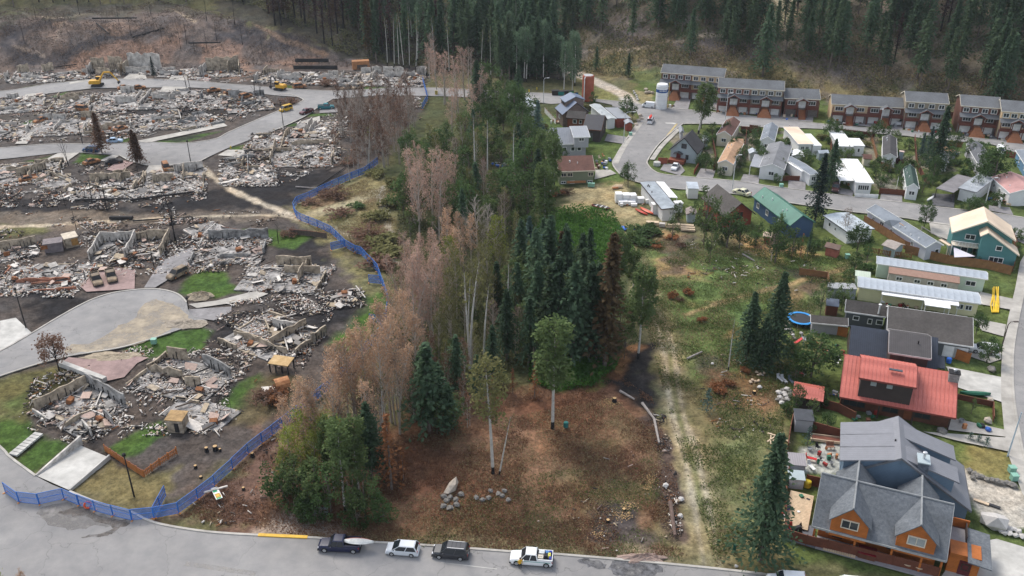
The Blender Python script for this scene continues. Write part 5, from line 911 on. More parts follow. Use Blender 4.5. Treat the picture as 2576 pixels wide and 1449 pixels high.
def tree(kind,p,h,label,group=None,wide=1.0,world=None,lean=None,var=None):
  P=world if world is not None else G(p);V=LIB[kind];parts=V[var%len(V)]if var is not None else tr_.choice(V)
  s=h/LH[kind];cat='shrub' if 'shrub' in NAMES[kind]or kind=='bush' else 'tree'
  r=thing(NAMES[kind],label,cat,P,tr_.uniform(0,6.28),group);r.scale=(s*wide,s*wide,s)
  if not lean and NAMES[kind]in('poplar_tree','birch_tree','aspen_tree','scorched_tree','fir_tree','yellowing_tree'):lean=(tr_.gauss(0,.035),tr_.gauss(0,.035))
  if lean:r.rotation_euler=(lean[0],lean[1],r.rotation_euler[2])
  for n,me in parts:obj(n,me,r)
  return r
def inside(P,x,y):
  c=False;n=len(P)
  for i in range(n):
    a,b=P[i],P[(i+1)%n]
    if(a[1]>y)!=(b[1]>y)and x<(b[0]-a[0])*(y-a[1])/(b[1]-a[1])+a[0]:c=not c
  return c
def grove(pts,n,mix,label,group,hs=(.8,1.15),wide=(.85,1.15),gap=2.2,seed=0,sizes=None):
  """n trees spread over the ground area outlined by pts; mix = {kind: (weight, height, label)}"""
  rn=random.Random(seed+5);W_=[G(p)for p in pts];x0,x1=min(w.x for w in W_),max(w.x for w in W_);y0,y1=min(w.y for w in W_),max(w.y for w in W_);done=[];tries=0
  ks=list(mix);ws=[mix[k][0]for k in ks]
  while len(done)<n and tries<n*60:
    tries+=1;x,y=rn.uniform(x0,x1),rn.uniform(y0,y1)
    if not inside(W_,x,y)or any((x-a)**2+(y-b)**2<gap*gap for a,b in done):continue
    done.append((x,y));k=rn.choices(ks,ws)[0];tree(k,None,mix[k][1]*rn.uniform(*hs),mix[k][2]if len(mix[k])>2 else label,mix[k][3]if len(mix[k])>3 else group,rn.uniform(*wide),Vector((x,y,ground_z(x,y))))
# --- the wooded slopes at the back
FW,FR='trees in the dark wood behind the burned street','conifers scattered over the slope above the townhouses'
grove([(560,-10),(700,66),(840,124),(940,148),(960,60),(900,-25),(560,-60)],74,{'charfir':(8,23,'charred brown fir in the burned wood','charred firs above the ruined street'),'slimfir':(2,24,'dark green slim fir among the charred firs'),'brownfir':(1,22,'brownish fir among the charred firs')},'x',FW,gap=2.6,seed=1)
grove([(900,150),(1060,172),(1150,182),(1150,60),(1050,-20),(900,-20)],64,{'charfir':(4,24,'charred brown fir in the burned wood','charred firs above the ruined street'),'slimfir':(2,24,'dark slim fir at the edge of the burned wood'),'spruce':(2,23,'dark spruce at the edge of the burned wood'),'aspen':(1.2,22,'tall pale stemmed aspen at the edge of the burned wood')},'x',FW,gap=2.4,seed=2)
grove([(1150,180),(1280,200),(1400,170),(1400,70),(1300,-20),(1120,-20)],76,{'spruce':(4,23,'dark spruce in the dense wood left of the dirt road'),'fir':(2,23,'dark fir in the dense wood left of the dirt road'),'aspen':(1.4,21,'pale green aspen standing in the dense spruce wood')},'x',FW,gap=2.6,seed=3)
grove([(1250,205),(1440,205),(1470,215),(1380,175),(1250,185)],26,{'spruce':(3,20,'dark spruce along the far road end'),'aspen':(2,20,'white stemmed aspen along the far road end'),'fir':(1,21,'dark fir along the far road end')},'x',FW,gap=2.6,seed=4)
grove([(1400,130),(1500,115),(1640,105),(1700,70),(1650,-20),(1380,-20)],22,{'fir':(4,20,'tall fir on the slope above the dirt road'),'spruce':(2,22,'dark spruce on the slope above the dirt road')},'x',FR,gap=4,seed=5)
grove([(1640,115),(1760,150),(1840,170),(1930,90),(1920,-20),(1640,-20)],26,{'fir':(4,20,'bushy fir on the slope behind the first townhouses'),'spruce':(2,21,'dark spruce on the slope behind the first townhouses')},'x',FR,gap=3.6,seed=6)
grove([(1930,130),(2080,170),(2240,200),(2300,140),(2260,-20),(1990,-20)],30,{'fir':(4,20,'bushy fir on the slope behind the middle townhouses'),'spruce':(1,21,'dark spruce on the slope behind the middle townhouses')},'x',FR,gap=3.6,seed=7)
grove([(2240,200),(2320,240),(2440,255),(2600,280),(2700,200),(2700,-20),(2250,-20)],54,{'fir':(4,21,'bushy fir on the slope behind the right townhouses'),'spruce':(2,22,'dark spruce on the slope behind the right townhouses'),'charfir':(.8,19,'dark purplish bare fir on the slope behind the right townhouses','bare firs on the right slope')},'x',FR,gap=3.0,seed=8)
grove([(0,12),(200,6),(420,2),(560,-8),(500,-50),(-100,-40)],64,{'charfir':(2,18,'charred fir on the crest of the burned hill','charred firs on the burned crest'),'slimfir':(1,19,'dark green fir on the crest of the burned hill')},'x','trees on the crest of the burned hill',gap=4,seed=9)
grove([(-100,60),(1500,-60),(2700,60),(2700,-40),(1500,-90),(-100,-60)],0,{'fir':(1,22)},'x',FR)
for p,h_,l_ in(((1918,192),25,'tall dark spruce standing alone behind the second townhouse'),((1836,118),21,'fir on the trail bend above the first townhouse'),((1500,178),9,'young spruce on the grassy foot of the slope by the dirt road'),((1580,195),9,'young spruce on the slope left of the first townhouse')):tree('spruce',p,h_,l_)
for p,h_ in(((1418,232),17),((1446,215),18),((1324,205),17),((1374,190),15),((1440,232),12)):tree('aspen',p,h_,'white stemmed aspen beside the dumpsters on the far road','aspens by the dumpsters')
# --- the belt between burned and saved streets
def place(kind,rows,label,group=None,wide_=1.0,**k):
  for i,r in enumerate(rows):tree(kind,(r[0],r[1]),r[2],label if not isinstance(label,(list,tuple))else label[i],group,r[3]if len(r)>3 else wide_,**k)
UN='small trees filling the belt'
grove([(1010,480),(1100,430),(1320,480),(1340,640),(1300,900),(1130,1000),(1010,1120),(1000,900),(1040,700)],70,{'midbroad':(3,7,'small green tree in the thick of the belt',UN),'olivepop':(2,10,'small olive tree in the thick of the belt',UN),'broad':(2,6,'dark low tree in the thick of the belt',UN),'brownsparse':(2,9,'brown leafed sapling in the thick of the belt',UN),'twiggy':(1.5,11,'bare twiggy tree in the thick of the belt',UN)},'x',UN,gap=2.6,seed=40)
PB='pinkish dead poplars at the top of the tree belt'
place('pinkpop',[(1100,232,16),(1120,262,19),(1150,300,21),(1170,250,19),(1135,345,16),(1190,330,16),(1205,290,15),(1080,205,15)],'pinkish dead poplar at the top of the belt',PB)
place('twiggy',[(1092,190,17),(1180,225,16),(1215,260,14)],'grey twiggy poplar standing among the pinkish poplars by the far road','grey twiggy poplars by the far road')
place('pinkpop',[(1040,560,19),(1060,600,21),(1085,570,20),(1110,610,20),(1070,520,17),(1125,560,18),(1145,520,15)],'pinkish dead poplar in the clump right of the grey footpath','pinkish poplars right of the grey footpath')
place('tanpop',[(1130,690,17),(1160,705,18),(1145,740,16),(1185,690,14)],'tan dead poplar left of the bare fan shaped tree','tan poplars left of the bare tree')
place('olivepop',[(1170,440,18),(1105,480,16),(1200,470,16),(1190,560,14),(1090,430,14)],'olive grey poplar in the middle of the tree belt','olive poplars in the belt')
place('bare',[(1205,665,15,1.2),(1225,655,13)],['bare fan shaped grey tree in the middle of the belt','smaller bare tree right of the fan shaped one'])
SB='brown trees by the far ruins'
grove([(850,280),(1040,250),(1050,380),(980,430),(900,420),(850,350)],26,{'brownsparse':(3,11,'scorched brown tree beside the ruins',SB),'twiggy':(2,11,'dusty bare tree beside the ruins',SB)},'x',SB,gap=2.4,seed=44)
place('bareaspen',[(975,165,19),(992,168,20),(1004,170,21),(1016,172,21),(1030,172,20),(1046,174,20),(1095,185,21),(1130,186,20),(1210,195,18),(1235,195,18),(1262,198,19)],'thin pale trunk at the wood edge behind the far road','thin pale trunks at the wood edge',wide_=.7)
place('brownsparse',[(885,330,9),(905,380,11),(930,415,12),(950,395,12),(970,420,12),(990,380,12),(985,330,12),(940,330,11),(1010,350,12),(915,300,9),(955,290,9),(1000,300,11),(870,290,7),(1020,390,11),(890,420,7),(860,340,9),(845,380,8),(1010,280,11),(975,270,10),(925,350,11),(960,380,11),(1000,340,12),(900,430,8)],'scorched brown leafless tree between the ruins and the belt','scorched trees right of the ruins')
place('twiggy',[(965,360,11),(1005,410,11),(930,375,9),(1030,330,12),(900,350,8)],'dusty grey brown scorched tree between the ruins and the belt','dusty scorched trees right of the ruins')
for p,h_,l_,ln in(((928,428),13,'white birch trunk leaning beside the top end of the blue fence',(0,-.08)),((880,456),8,'half charred white trunk leaning over the blue fence',(0,-.22))):
  r_=tree('bareaspen',p,h_,l_,lean=ln)
GB='dark broadleaf trees in the middle of the belt'
grove([(1030,420),(1240,320),(1330,350),(1360,460),(1330,600),(1150,640),(1010,560)],44,{'broad':(3,12,'dark green broadleaf tree in the middle of the belt'),'midbroad':(2,11,'mid green broadleaf tree in the middle of the belt'),'spruce':(1.2,15,'dark spruce in the middle of the belt'),'bush':(1,5,'low green bush in the middle of the belt')},'x',GB,gap=3,seed=20)
grove([(1200,245),(1290,255),(1330,330),(1240,340),(1200,300)],14,{'broad':(2,13,'dark green tree left of the white mobile home on the far road'),'spruce':(1,15,'spruce left of the white mobile home on the far road'),'midbroad':(1,11,'lighter green tree left of the white mobile home on the far road')},'x','trees left of the far mobile home',gap=3,seed=21)
place('bluespruce',[(1352,362,13),(1345,395,10)],['blue green spruce left of the grey house','shorter blue green spruce in front of it, left of the grey house'])
place('birch',[(1382,528,18),(1372,640,20),(1358,470,15)],['birch with white trunk in front of the sage green bungalow','birch with white trunk right of the bramble patch edge','slim birch left of the sage green bungalow'])
place('bareaspen',[(1195,496,22),(1226,496,20),(1296,488,18)],['tall white birch trunk, left one of the pair in the belt','tall white birch trunk, right one of the pair in the belt','thin white birch trunk left of the clothes pile'])
place('spruce',[(1345,805,19),(1310,735,16),(1400,900,20,1.1),(1440,920,20,1.15),(1480,905,19,1.1),(1365,705,14),(1300,845,15),(1275,905,14),(1330,925,14),(1420,800,19),(1460,790,17),(1380,780,20),(1420,720,14),(1500,860,16),(1250,800,12),(1480,720,13),(1350,870,17)],'dark green spruce in the dense cluster above the burnt clearing','spruces of the dense cluster')
place('bluespruce',[(1390,860,16),(1445,850,14),(1365,760,15),(1330,700,14)],'bluish spruce in the dense cluster above the burnt clearing','bluish spruces of the dense cluster')
place('midbroad',[(1425,860,13),(1365,830,13),(1475,830,12),(1320,880,10),(1395,740,11),(1445,740,11),(1505,800,12),(1290,780,11),(1335,760,12)],'lighter green tree between the spruces of the dense cluster','lighter trees of the dense cluster')
place('fir',[(1460,860,19),(1375,890,18),(1340,840,17),(1500,910,17)],'ragged fir in the dense spruce cluster','firs of the dense cluster')
place('brownfir',[(1520,925,25,1.1),(1410,770,16)],['tall brownish conifer at the right edge of the spruce cluster','shorter brownish conifer inside the spruce cluster'])
place('birch',[(1605,900,18,1.1),(1550,770,16),(1590,760,11)],['birch with long white trunk at the right edge of the spruce cluster','birch with broken crown above the right edge of the cluster','low green birch beside the track'])
tree('birch',(1390,1076),19,'birch with round drooping crown and white trunk at the clearing edge',wide=1.2);tree('oldbirch',(1240,1190),20,'double birch with two white trunks in the burnt clearing')
tree('bareaspen',(1256,1193),11,'second white trunk leaning towards the double birch',lean=(0,-.16))
place('bareaspen',[(1277,892,18),(1217,942,18),(1182,948,22),(1186,946,20),(1180,890,15)],['curved white birch trunk in front of the spruce cluster','slim white birch trunk left of the curved one','tall double white birch trunk, left stem','tall double white birch trunk, right stem','short pale birch trunk behind the double one'])
tree('bareaspen',(1832,930),10,'single thin white trunk in the meadow left of the two spruces',lean=(0,.03))
place('bareaspen',[(880,1120,18),(945,1080,19),(915,1150,15),(990,1030,17),(1025,990,15),(840,1165,14),(965,1150,14),(1048,930,15)],'thin bare pale stemmed tree among the tan poplars','bare pale stems among the tan poplars',wide_=.7)
place('twiggy',[(895,1105,14),(925,1135,13),(1000,1060,14),(860,1165,11),(1035,1030,12),(955,1110,12),(1015,1000,13)],'grey twiggy dead tree among the tan poplars','twiggy trees among the tan poplars')
TP='tan dead leafed poplars beside the blue fence'
place('tanpop',[(900,1130,22),(870,1150,21),(930,1110,22),(960,1090,22),(985,1060,21),(1010,1020,21),(850,1180,19),(820,1190,19),(790,1200,18),(1000,990,19),(1030,960,19),(1050,1000,19),(940,1060,21),(975,1130,20),(1020,930,17),(900,1080,20),(860,1110,18),(930,1160,16),(1005,1090,17),(955,1010,18),(770,1150,15),(735,1170,13)],'tan dead leafed poplar in the stand beside the blue fence',TP)
place('pinkpop',[(1040,900,17),(1070,880,18),(1090,860,18),(1040,850,17),(1060,820,18),(1020,830,16),(1100,800,16),(1085,740,15),(1040,780,16),(1120,770,15),(1060,750,15),(1030,730,14)],'pinkish dead leafed poplar above the tan stand','pinkish poplars above the tan stand')
place('olivepop',[(1130,840,15),(1150,800,16),(1170,860,14),(1200,820,15),(1230,780,15),(1140,900,13),(1200,760,13),(1105,930,12),(1255,740,13)],'olive leafed poplar between the tan stand and the spruce cluster','olive poplars left of the spruce cluster')
place('yellowbroad',[(1140,760,15),(1250,700,15),(780,1200,13),(740,1220,11),(820,1215,13),(765,1240,9),(800,1235,11),(720,1240,8),(845,1225,13)],['yellow green tree in the middle of the belt','yellow green tree beside the bare fan shaped tree']+['yellow green aspen over the left end of the green thicket']*7,'yellow green trees')
place('birch',[(868,1285,15,1.0),(905,1265,14,1.0),(840,1240,13,.9)],'tall green tree rising out of the thicket by the front road','tall green trees of the thicket')
place('midbroad',[(800,1285,9),(920,1300,8),(750,1262,8),(885,1303,8)],'light green tree in the thicket by the front road','light green trees of the thicket')
place('broad',[(832,1290,8),(775,1278,7),(715,1258,5),(945,1304,5)],'dense green broadleaf tree in the thicket by the front road','green trees of the thicket by the front road')
place('bush',[(745,1290,4),(965,1312,3.5),(700,1240,5),(810,1306,4),(900,1318,4),(770,1300,3.5)],'low green bush at the foot of the thicket by the front road','bushes of the thicket by the front road')
place('spruce',[(935,1200,13,1.2),(1080,1085,16,1.3),(1105,1060,11,1.3),(1130,1085,9,1.2),(930,1140,12),(1200,1010,9),(1060,1040,11),(1150,1000,12),(1240,960,11)],'dark spruce standing among the tan poplars','spruces among the tan poplars')
place('rustfir',[(985,1228,13,1.0),(975,1190,9),(1345,1000,7),(1015,1205,6),(1290,990,5),(1240,1010,5)],['tall rust brown dead fir beside the green thicket','rust brown fir behind the tall dead one','small rust brown fir at the top of the clearing','short rust brown fir right of the tall dead one','small rust fir left of the round birch','rust brown sapling near the double birch crown'])
place('brownsparse',[(1120,1010,9),(1160,1040,8),(1090,960,10),(1060,1080,8),(1180,1070,6)],'brown leafed sapling between the tan stand and the clearing','brown saplings by the clearing')
place('midbroad',[(1140,1080,7),(1100,1090,6),(1340,930,8),(1560,870,9),(1570,900,7),(1590,840,9),(1540,800,9)],['green sapling left of the double birch','lower green sapling behind the tan stand','light green tree behind the round birch','green tree under the white trunk on the track side','low green tree at the clearing corner','green tree by the track left edge','green tree behind the tall brownish conifer'])
# --- meadow and gardens on the right
place('bigspruce',[(1940,915,18,1.1),(1878,905,13.5,1.25),(1912,925,10,1.3)],['taller dark spruce of the pair at the meadow edge by the trampoline','shorter dark spruce of the pair at the meadow edge','low spruce skirt in front of the meadow pair'])
tree('bigspruce',(1912,1408),20,'big spruce in front of the cedar house fence',wide=1.1)
tree('bigdark',(2050,556),17,'blackish spruce between green roofed house and pale mobile home',wide=1.0);tree('bigspruce',(2085,470),13,'tall green spruce in front of the grey mobile home',wide=1.2);tree('bigspruce',(2350,430),18,'tall spruce among the mobile homes at the right',wide=1.15);tree('bluespruce',(2330,405),10,'short blue spruce behind the tall one at the right')
tree('bluespruce',(2315,395),7,'pale blue spruce left of the tall one at the right');tree('bluebush',(1778,1035),4.5,'small blue green spruce in the meadow below the stump');tree('bluebush',q('D4',395,130),3.5,'pale blue spruce bush on the gravel yard')
tree('birch',(1757,335),15,'bushy birch left of the street behind the dark cottage',wide=1.6);tree('midbroad',(1764,322),11,'leafy lower crown of the birch group behind the dark cottage')
for k,p,h_,l_,w_ in(('midbroad',(1770,615),14,'tall thin crowned tree in front of the brown roofed house',.8),('broad',(1828,620),9,'dark leafy tree in front of the brown roofed house',1.3),('broad',(1800,600),7,'leafy tree under the tall thin one in front of the brown roofed house',1.2),('broad',(1860,625),6,'low leafy tree left of the playhouse shed',1.2),('midbroad',(1785,660),9,'slim young tree at the top of the meadow',.6),('broad',(1950,660),10,'leafy tree below the green roofed house',1.0),('midbroad',(1990,655),8,'light green tree right of it below the green roofed house',.9),('rustfir',(2012,650),6,'rust coloured conifer left of the faded red shed',.8),('slimfir',(2030,645),7,'thin conifer left of the faded red shed',.8),('round',(2155,635),7,'round dark tree right of the faded red shed',1.0),('twiggy',(2125,600),8,'bare pale tree in front of the weathered pale mobile home',1.2),('twiggy',(1940,655),7,'dead pale branches below the green roofed house',1.3),
                         ('round',(2325,572),6.5,'dense green tree on the kerb behind the lavender mobile home',.8),('midbroad',(2063,790),6.5,'yellowish green tree above the trampoline',1.0),('round',(2040,945),8.5,'round dark tree in the back garden of the red roofed house',1.2),('broad',(2105,775),4,'small green tree by the striped mobile home',1.0),('round',(2482,912),5,'round green tree beside the white parked car',1.0),('round',(2455,840),4.5,'small round tree at the bungalow corner',.9),('midbroad',(2042,1055),4,'small light green tree in front of the red roofed shed',.9),('bush',(1985,1045),3,'green shrub below the rock pile by the red roofed shed',.8),('broad',(1580,470),6.5,'dark round tree at the corner of the white mobile home',1.0),('broad',(1572,462),5,'second dark tree behind it by the white mobile home',.9),('broad',(2320,485),5.5,'leafy tree in front of the dark green bungalow',1.0),('broad',(2440,540),5,'tree in front of the flat grey mobile home',1.0),('round',(2495,470),11,'dark pine like tree right of the flat grey mobile home',1.0),('round',(2478,455),9,'dark tree behind the dark pine like tree',1.0),('round',(2085,352),7,'round tree behind the clean white mobile home',.9),('round',(2110,358),5,'smaller round tree beside it behind the clean white mobile home',.9),('round',(2207,352),6,'round tree left of the dark shingled mobile home',.95),('broad',(1575,300),8,'dark tree by the red wooden shed on the corner',1.1),('broad',(1590,300),6,'dark tree right of it by the red wooden shed',1.0),('bush',(1800,425),3.5,'shrub at the dark cottage corner',.8),('round',(1775,430),5,'olive round tree between cottage and peach home',.8),('bush',(1812,442),2.6,'clipped green bush in front of the peach mobile home',.9),('bush',(1957,458),2.6,'clipped green bush by the bay window home',.9),('broad',(1890,375),6,'tree between the brown and blue grey roofs',.9),('broad',(1790,350),5,'tree behind the dark cottage right side',1.0),('round',(2345,460),8,'columnar green tree under the tall spruce at the right',.6),('broad',(2430,400),6,'tree behind the flat grey mobile home',1.0),('bush',(2500,515),3.5,'hedge bush in front of the dusty pink bungalow',1.3),('bush',(2470,525),3,'low hedge bush by the brown grey carport',1.3),('bush',(2435,530),3,'low hedge bush left end by the carport',1.2),('broad',(2255,440),4,'tree left of the dark green bungalow',1.0),('bush',(2215,470),3,'bush by the bright white mobile home wall',1.0),('maroonshrub',(1345,440),5,'dark red leafed tree left of the sage green bungalow',1.0),('maroonshrub',(1330,425),4,'second dark red shrub left of the sage green bungalow',1.0),('maroonshrub',(2258,415),3,'dark red shrub in front of the dark shingled mobile home',.8),('maroonshrub',(1938,440),0.9,'low red brown flower bed in front of the bay window',1.2),('bush',(2460,655),2.5,'green shrub row behind the teal house',1.3),('bush',(2545,640),3,'tall shrubs at the street corner by the teal house',1.2),('bush',(2565,600),3,'shrubs at the street bend',1.2),('midbroad',(1395,430),9,'tall leafy tree left of the brown roof',.7),('birch',(1395,465),15,'dark birch at the corner of the sage green bungalow',.8),('midbroad',q('C4',2045,1260),3,'thin staked tree on the small front lawn',.6),('bluebush',(2480,1120),1.5,'clipped dark hedge shrub on the front lawn of the blue house',1.8),('bluebush',(2460,1112),1.4,'second clipped hedge shrub on the front lawn of the blue house',1.8),('bluebush',(2440,1106),1.4,'third clipped hedge shrub on the front lawn of the blue house',1.8),('bush',(2330,775),2,'shrub on the patio of the striped mobile home',1.0)):
  tree(k,p,h_,l_,wide=w_)
# --- burned trees on the left
tree('burntcon',(257,386),12,'brown scorched conifer by the dark blue parked car',wide=1.0);tree('burntcon',(346,414),10,'brown scorched conifer with two trunks beside the wide road',wide=1.05);tree('burntcon',(353,412),9,'smaller scorched conifer leaning on its neighbour by the wide road',wide=.8);tree('darkspruce',(388,196),8,'dark burned conifer in front of the white garage ruin',wide=.8)
tree('burntround',(148,930),7.5,'round brown leafed burned tree at the cul-de-sac kerb',wide=1.05)
SN='black burned snags among the ruins'
place('snag',[(470,226,7),(480,228,6),(642,244,8),(232,285,7),(260,270,6),(525,272,5),(655,240,7),(232,515,7),(268,525,8),(255,505,5),(172,415,8),(440,605,10),(62,285,4),(200,300,4),(850,282,6),(870,270,6),(700,610,5),(840,240,5),(895,250,6)],'black burned leafless snag standing among the ruins',SN)
place('charpole',[(412,520,8),(444,612,12),(192,575,6),(165,518,5),(147,528,4),(248,602,5),(500,300,5),(452,285,5),(430,290,5),(350,445,7),(307,480,5),(387,668,8),(723,757,6),(485,310,6),(420,1030,4),(470,1075,3),(583,1040,3),(552,1020,3),(548,1030,4)],'thin charred trunk standing among the ruins','charred trunks among the ruins')
for p,k,h_,w_ in(((845,490),'brownmass',2.4,2.0),((855,540),'brownshrub',1.6,2.0),((900,520),'shrub',1.4,2.0),((780,512),'brownshrub',1.2,2.0),((930,590),'brownmass',2.6,1.8),((960,610),'oliveshrub',2.4,2.0),((940,550),'oliveshrub',2.2,1.8),((905,625),'brownmass',2.2,1.5),((965,665),'brownshrub',2.2,2.0),((985,640),'oliveshrub',2.5,2.0),((880,410),'brownmass',2,1.5),((950,440),'oliveshrub',2,1.8),((990,470),'oliveshrub',2.4,1.8),((1000,520),'oliveshrub',2.6,1.8),((670,1010),'brownmass',2,1.5),((690,1000),'rustshrub',1.6,1.5),((730,590),'brownmass',1.6,1.6),((1690,745),'rustshrub',1.8,1.2),((1735,740),'rustshrub',2.0,1.0),((1710,755),'brownmass',1.6,1.0),((1765,810),'rustshrub',1.8,.9),((1640,595),'shrub',1.8,2.2),((1620,610),'shrub',1.8,2.2),((1600,585),'shrub',2,2),((1655,620),'rustshrub',1.4,2),((1690,600),'rustshrub',1.2,2.2),((1710,620),'brownmass',1.2,2.0),((1800,980),'rustshrub',2,1.4),((1830,970),'rustshrub',1.6,1.2),((1870,935),'rustshrub',1.6,1.0),((1400,490),'rustshrub',1.5,1.5),((1430,485),'brownmass',1.4,1.5),((1980,1030),'oliveshrub',1.5,1.0)):
  if p[0]>1600 and k!='shrub':h_*=.75;w_*=.8
  tree(k,p,h_,{'brownmass':'brown dead thicket beside the open grass','brownshrub':'brown dead shrub beside the open grass','oliveshrub':'olive green shrub beside the trail meadow','rustshrub':'rust red dead shrub in the meadow','shrub':'leafy green shrub at the meadow edge'}[k],{'brownmass':'brown thickets','brownshrub':'brown dead shrubs','oliveshrub':'olive shrubs by the trail','rustshrub':'rust red dead shrubs','shrub':'green shrubs at the meadow edge'}[k],w_)
tree('yellowbroad',(22,1560),9,'yellow green tree top poking in at the bottom left corner',wide=1.1);tree('tanpop',(70,1548),7.5,'tan leafed tree top poking in at the bottom left corner',wide=1.0)
# --- ground cover that nobody could count
def cover(name,pts,n,leaf,size,h,label,cat='plants',seed=1,clump=0,asp=.6,up=.3):
  rs=np.random.RandomState(seed);Wd=np.array([(w.x,w.y)for w in(G(p)for p in pts)]);x0,y0=Wd.min(0);x1,y1=Wd.max(0)
  X=rs.uniform(x0,x1,n*3);Y=rs.uniform(y0,y1,n*3);ins=np.zeros(n*3,bool);m=len(Wd)
  for i in range(m):
    a,b=Wd[i],Wd[(i+1)%m];c=(a[1]>Y)!=(b[1]>Y);ins^=c&(X<(b[0]-a[0])*(Y-a[1])/((b[1]-a[1])or 1e-9)+a[0])
  if clump:ins&=fbm(X,Y,clump,seed,2)>rs.uniform(.35,.62,len(X))
  X,Y=X[ins][:n],Y[ins][:n];hh=h*(.3+fbm(X,Y,3,seed+3,2));Zp=hgt(X,Y)-.1+rs.rand(len(X))*hh
  V,F=leaf_quads(rs,np.stack([X,Y,Zp],1),size,up,asp);o=obj(name,np_obj_mesh(name,V,F,LM[leaf]));return tag(o,label,cat,kind='stuff')
leafm('grass_green',(.06,.085,.026),(.10,.125,.042),0,1.3);leafm('grass_dry',(.18,.145,.075),(.26,.21,.12),0,1.25);leafm('grass_rust',(.085,.042,.026),(.20,.115,.072),0,1.3);leafm('bramble',(.03,.075,.016),(.075,.15,.03),0);leafm('grass_burnt',(.05,.04,.035),(.11,.085,.07),0);leafm('hill_scrub',(.05,.06,.03),(.12,.115,.06),0)
cover('bramble_thicket',[(1365,545),(1430,532),(1490,530),(1545,545),(1575,600),(1600,650),(1540,690),(1480,700),(1370,650),(1345,590)],16000,'bramble',.5,2.2,'dense bright green brambles beside the open yard','brambles')
cover('bramble_thicket',[(1330,905),(1560,905),(1545,930),(1490,972),(1400,985),(1330,960)],7000,'bramble',.42,1.2,'bright green undergrowth in front of the spruce cluster','undergrowth',4)
cover('undergrowth',[(1010,430),(1300,330),(1360,480),(1340,640),(1420,900),(1150,960),(1010,1100),(990,700),(1000,560)],26000,'hill_scrub',.55,1.4,'olive undergrowth below the trees of the belt','undergrowth',5)
cover('meadow_grass',[(1600,600),(1960,630),(2180,660),(2060,760),(1990,900),(1970,1080),(1970,1300),(1800,1410),(1700,1100),(1620,800)],60000,'grass_green',.26,.4,'rough green grass of the right meadow','grass',6,4)
cover('dry_grass',[(1600,600),(1960,630),(2180,660),(2060,760),(1990,900),(1970,1080),(1980,1300),(1800,1425),(1700,1100),(1620,800)],34000,'grass_dry',.25,.35,'dry straw coloured grass tufts of the right meadow','grass',7,5)
cover('scorched_grass',[(1000,1080),(1180,980),(1540,930),(1640,1000),(1700,1200),(1740,1400),(1560,1400),(1000,1370),(690,1340),(450,1300),(700,1080)],60000,'grass_rust',.22,.35,'reddish brown scorched grass of the front clearing','grass',8,4)
cover('dry_grass',[(1000,1100),(1540,1000),(1660,1100),(1720,1400),(1560,1400),(1000,1372),(860,1355)],26000,'grass_dry',.2,.3,'dry grass tufts of the front clearing','grass',9,6)
cover('short_grass',[(1300,1200),(1640,1150),(1720,1410),(1560,1405),(1000,1375),(1000,1330)],9000,'grass_green',.2,.25,'green grass tufts of the front clearing','grass',10,5)
cover('trail_grass',[(760,520),(960,430),(1010,480),(1000,650),(960,700),(770,560)],20000,'grass_dry',.25,.3,'dry grass by the trail inside the blue fence bend','grass',11,6)
cover('hillside_scrub',[(1480,185),(1660,200),(2000,240),(2576,295),(2700,100),(2600,-20),(1400,-20),(1400,150)],36000,'hill_scrub',.8,.8,'low scrub on the wooded slope','scrub',12,7)
cover('hillside_grass',[(1480,188),(1660,203),(2000,245),(2576,298),(2700,200),(2000,130),(1480,100)],16000,'grass_dry',.7,.5,'dry grass at the foot of the wooded slope','grass',13,8)
cover('burned_brush',[(-100,170),(620,165),(1060,168),(860,128),(640,60),(420,5),(0,30)],13000,'grass_burnt',.55,.5,'charred brush on the burned hill','brush',14,6)
cover('forest_floor_scrub',[(560,0),(840,124),(1060,170),(1280,200),(1400,170),(1400,-20),(600,-40)],16000,'hill_scrub',.9,1.2,'dark undergrowth of the wood','undergrowth',15,6)

YG='garden shrubs between the mobile homes'
for p_,h_ in(((60,100),9),((130,70),8),((250,120),7),((330,90),9),((410,110),8),((455,125),8),((470,110),9),((490,128),7),((520,120),8),((545,100),9),((610,110),9),((660,130),8),((300,60),8),((200,35),9),((90,45),8),((380,40),9),((520,50),10),((590,60),11)):tree('charpole',p_,h_,'thin charred pole tree on the burned hill','charred pole trees on the burned hill')
for pts_,n_,sd_ in(([(1720,400),(1800,330),(1990,330),(1980,440),(1850,450)],30,60),([(1980,330),(2210,350),(2230,470),(1990,450)],34,61),([(2210,350),(2480,370),(2480,500),(2230,470)],40,62),([(1300,260),(1560,270),(1560,440),(1300,420)],12,63),([(1600,560),(1990,590),(2150,640),(1900,650),(1620,600)],14,64),([(2060,760),(2130,690),(2200,650),(2130,800)],8,65),([(1980,890),(2110,880),(2110,1080),(1990,1090)],9,66)):
  grove(pts_,n_,{'bush':(3,3,'leafy green garden bush between the homes',YG),'shrub':(3,2.2,'small green garden shrub between the homes',YG),'broad':(2,5,'small dark green garden tree between the homes',YG),'midbroad':(1,5.5,'small light green garden tree between the homes',YG),'oliveshrub':(1,2,'olive garden shrub between the homes',YG)},'x',YG,gap=3,seed=sd_)
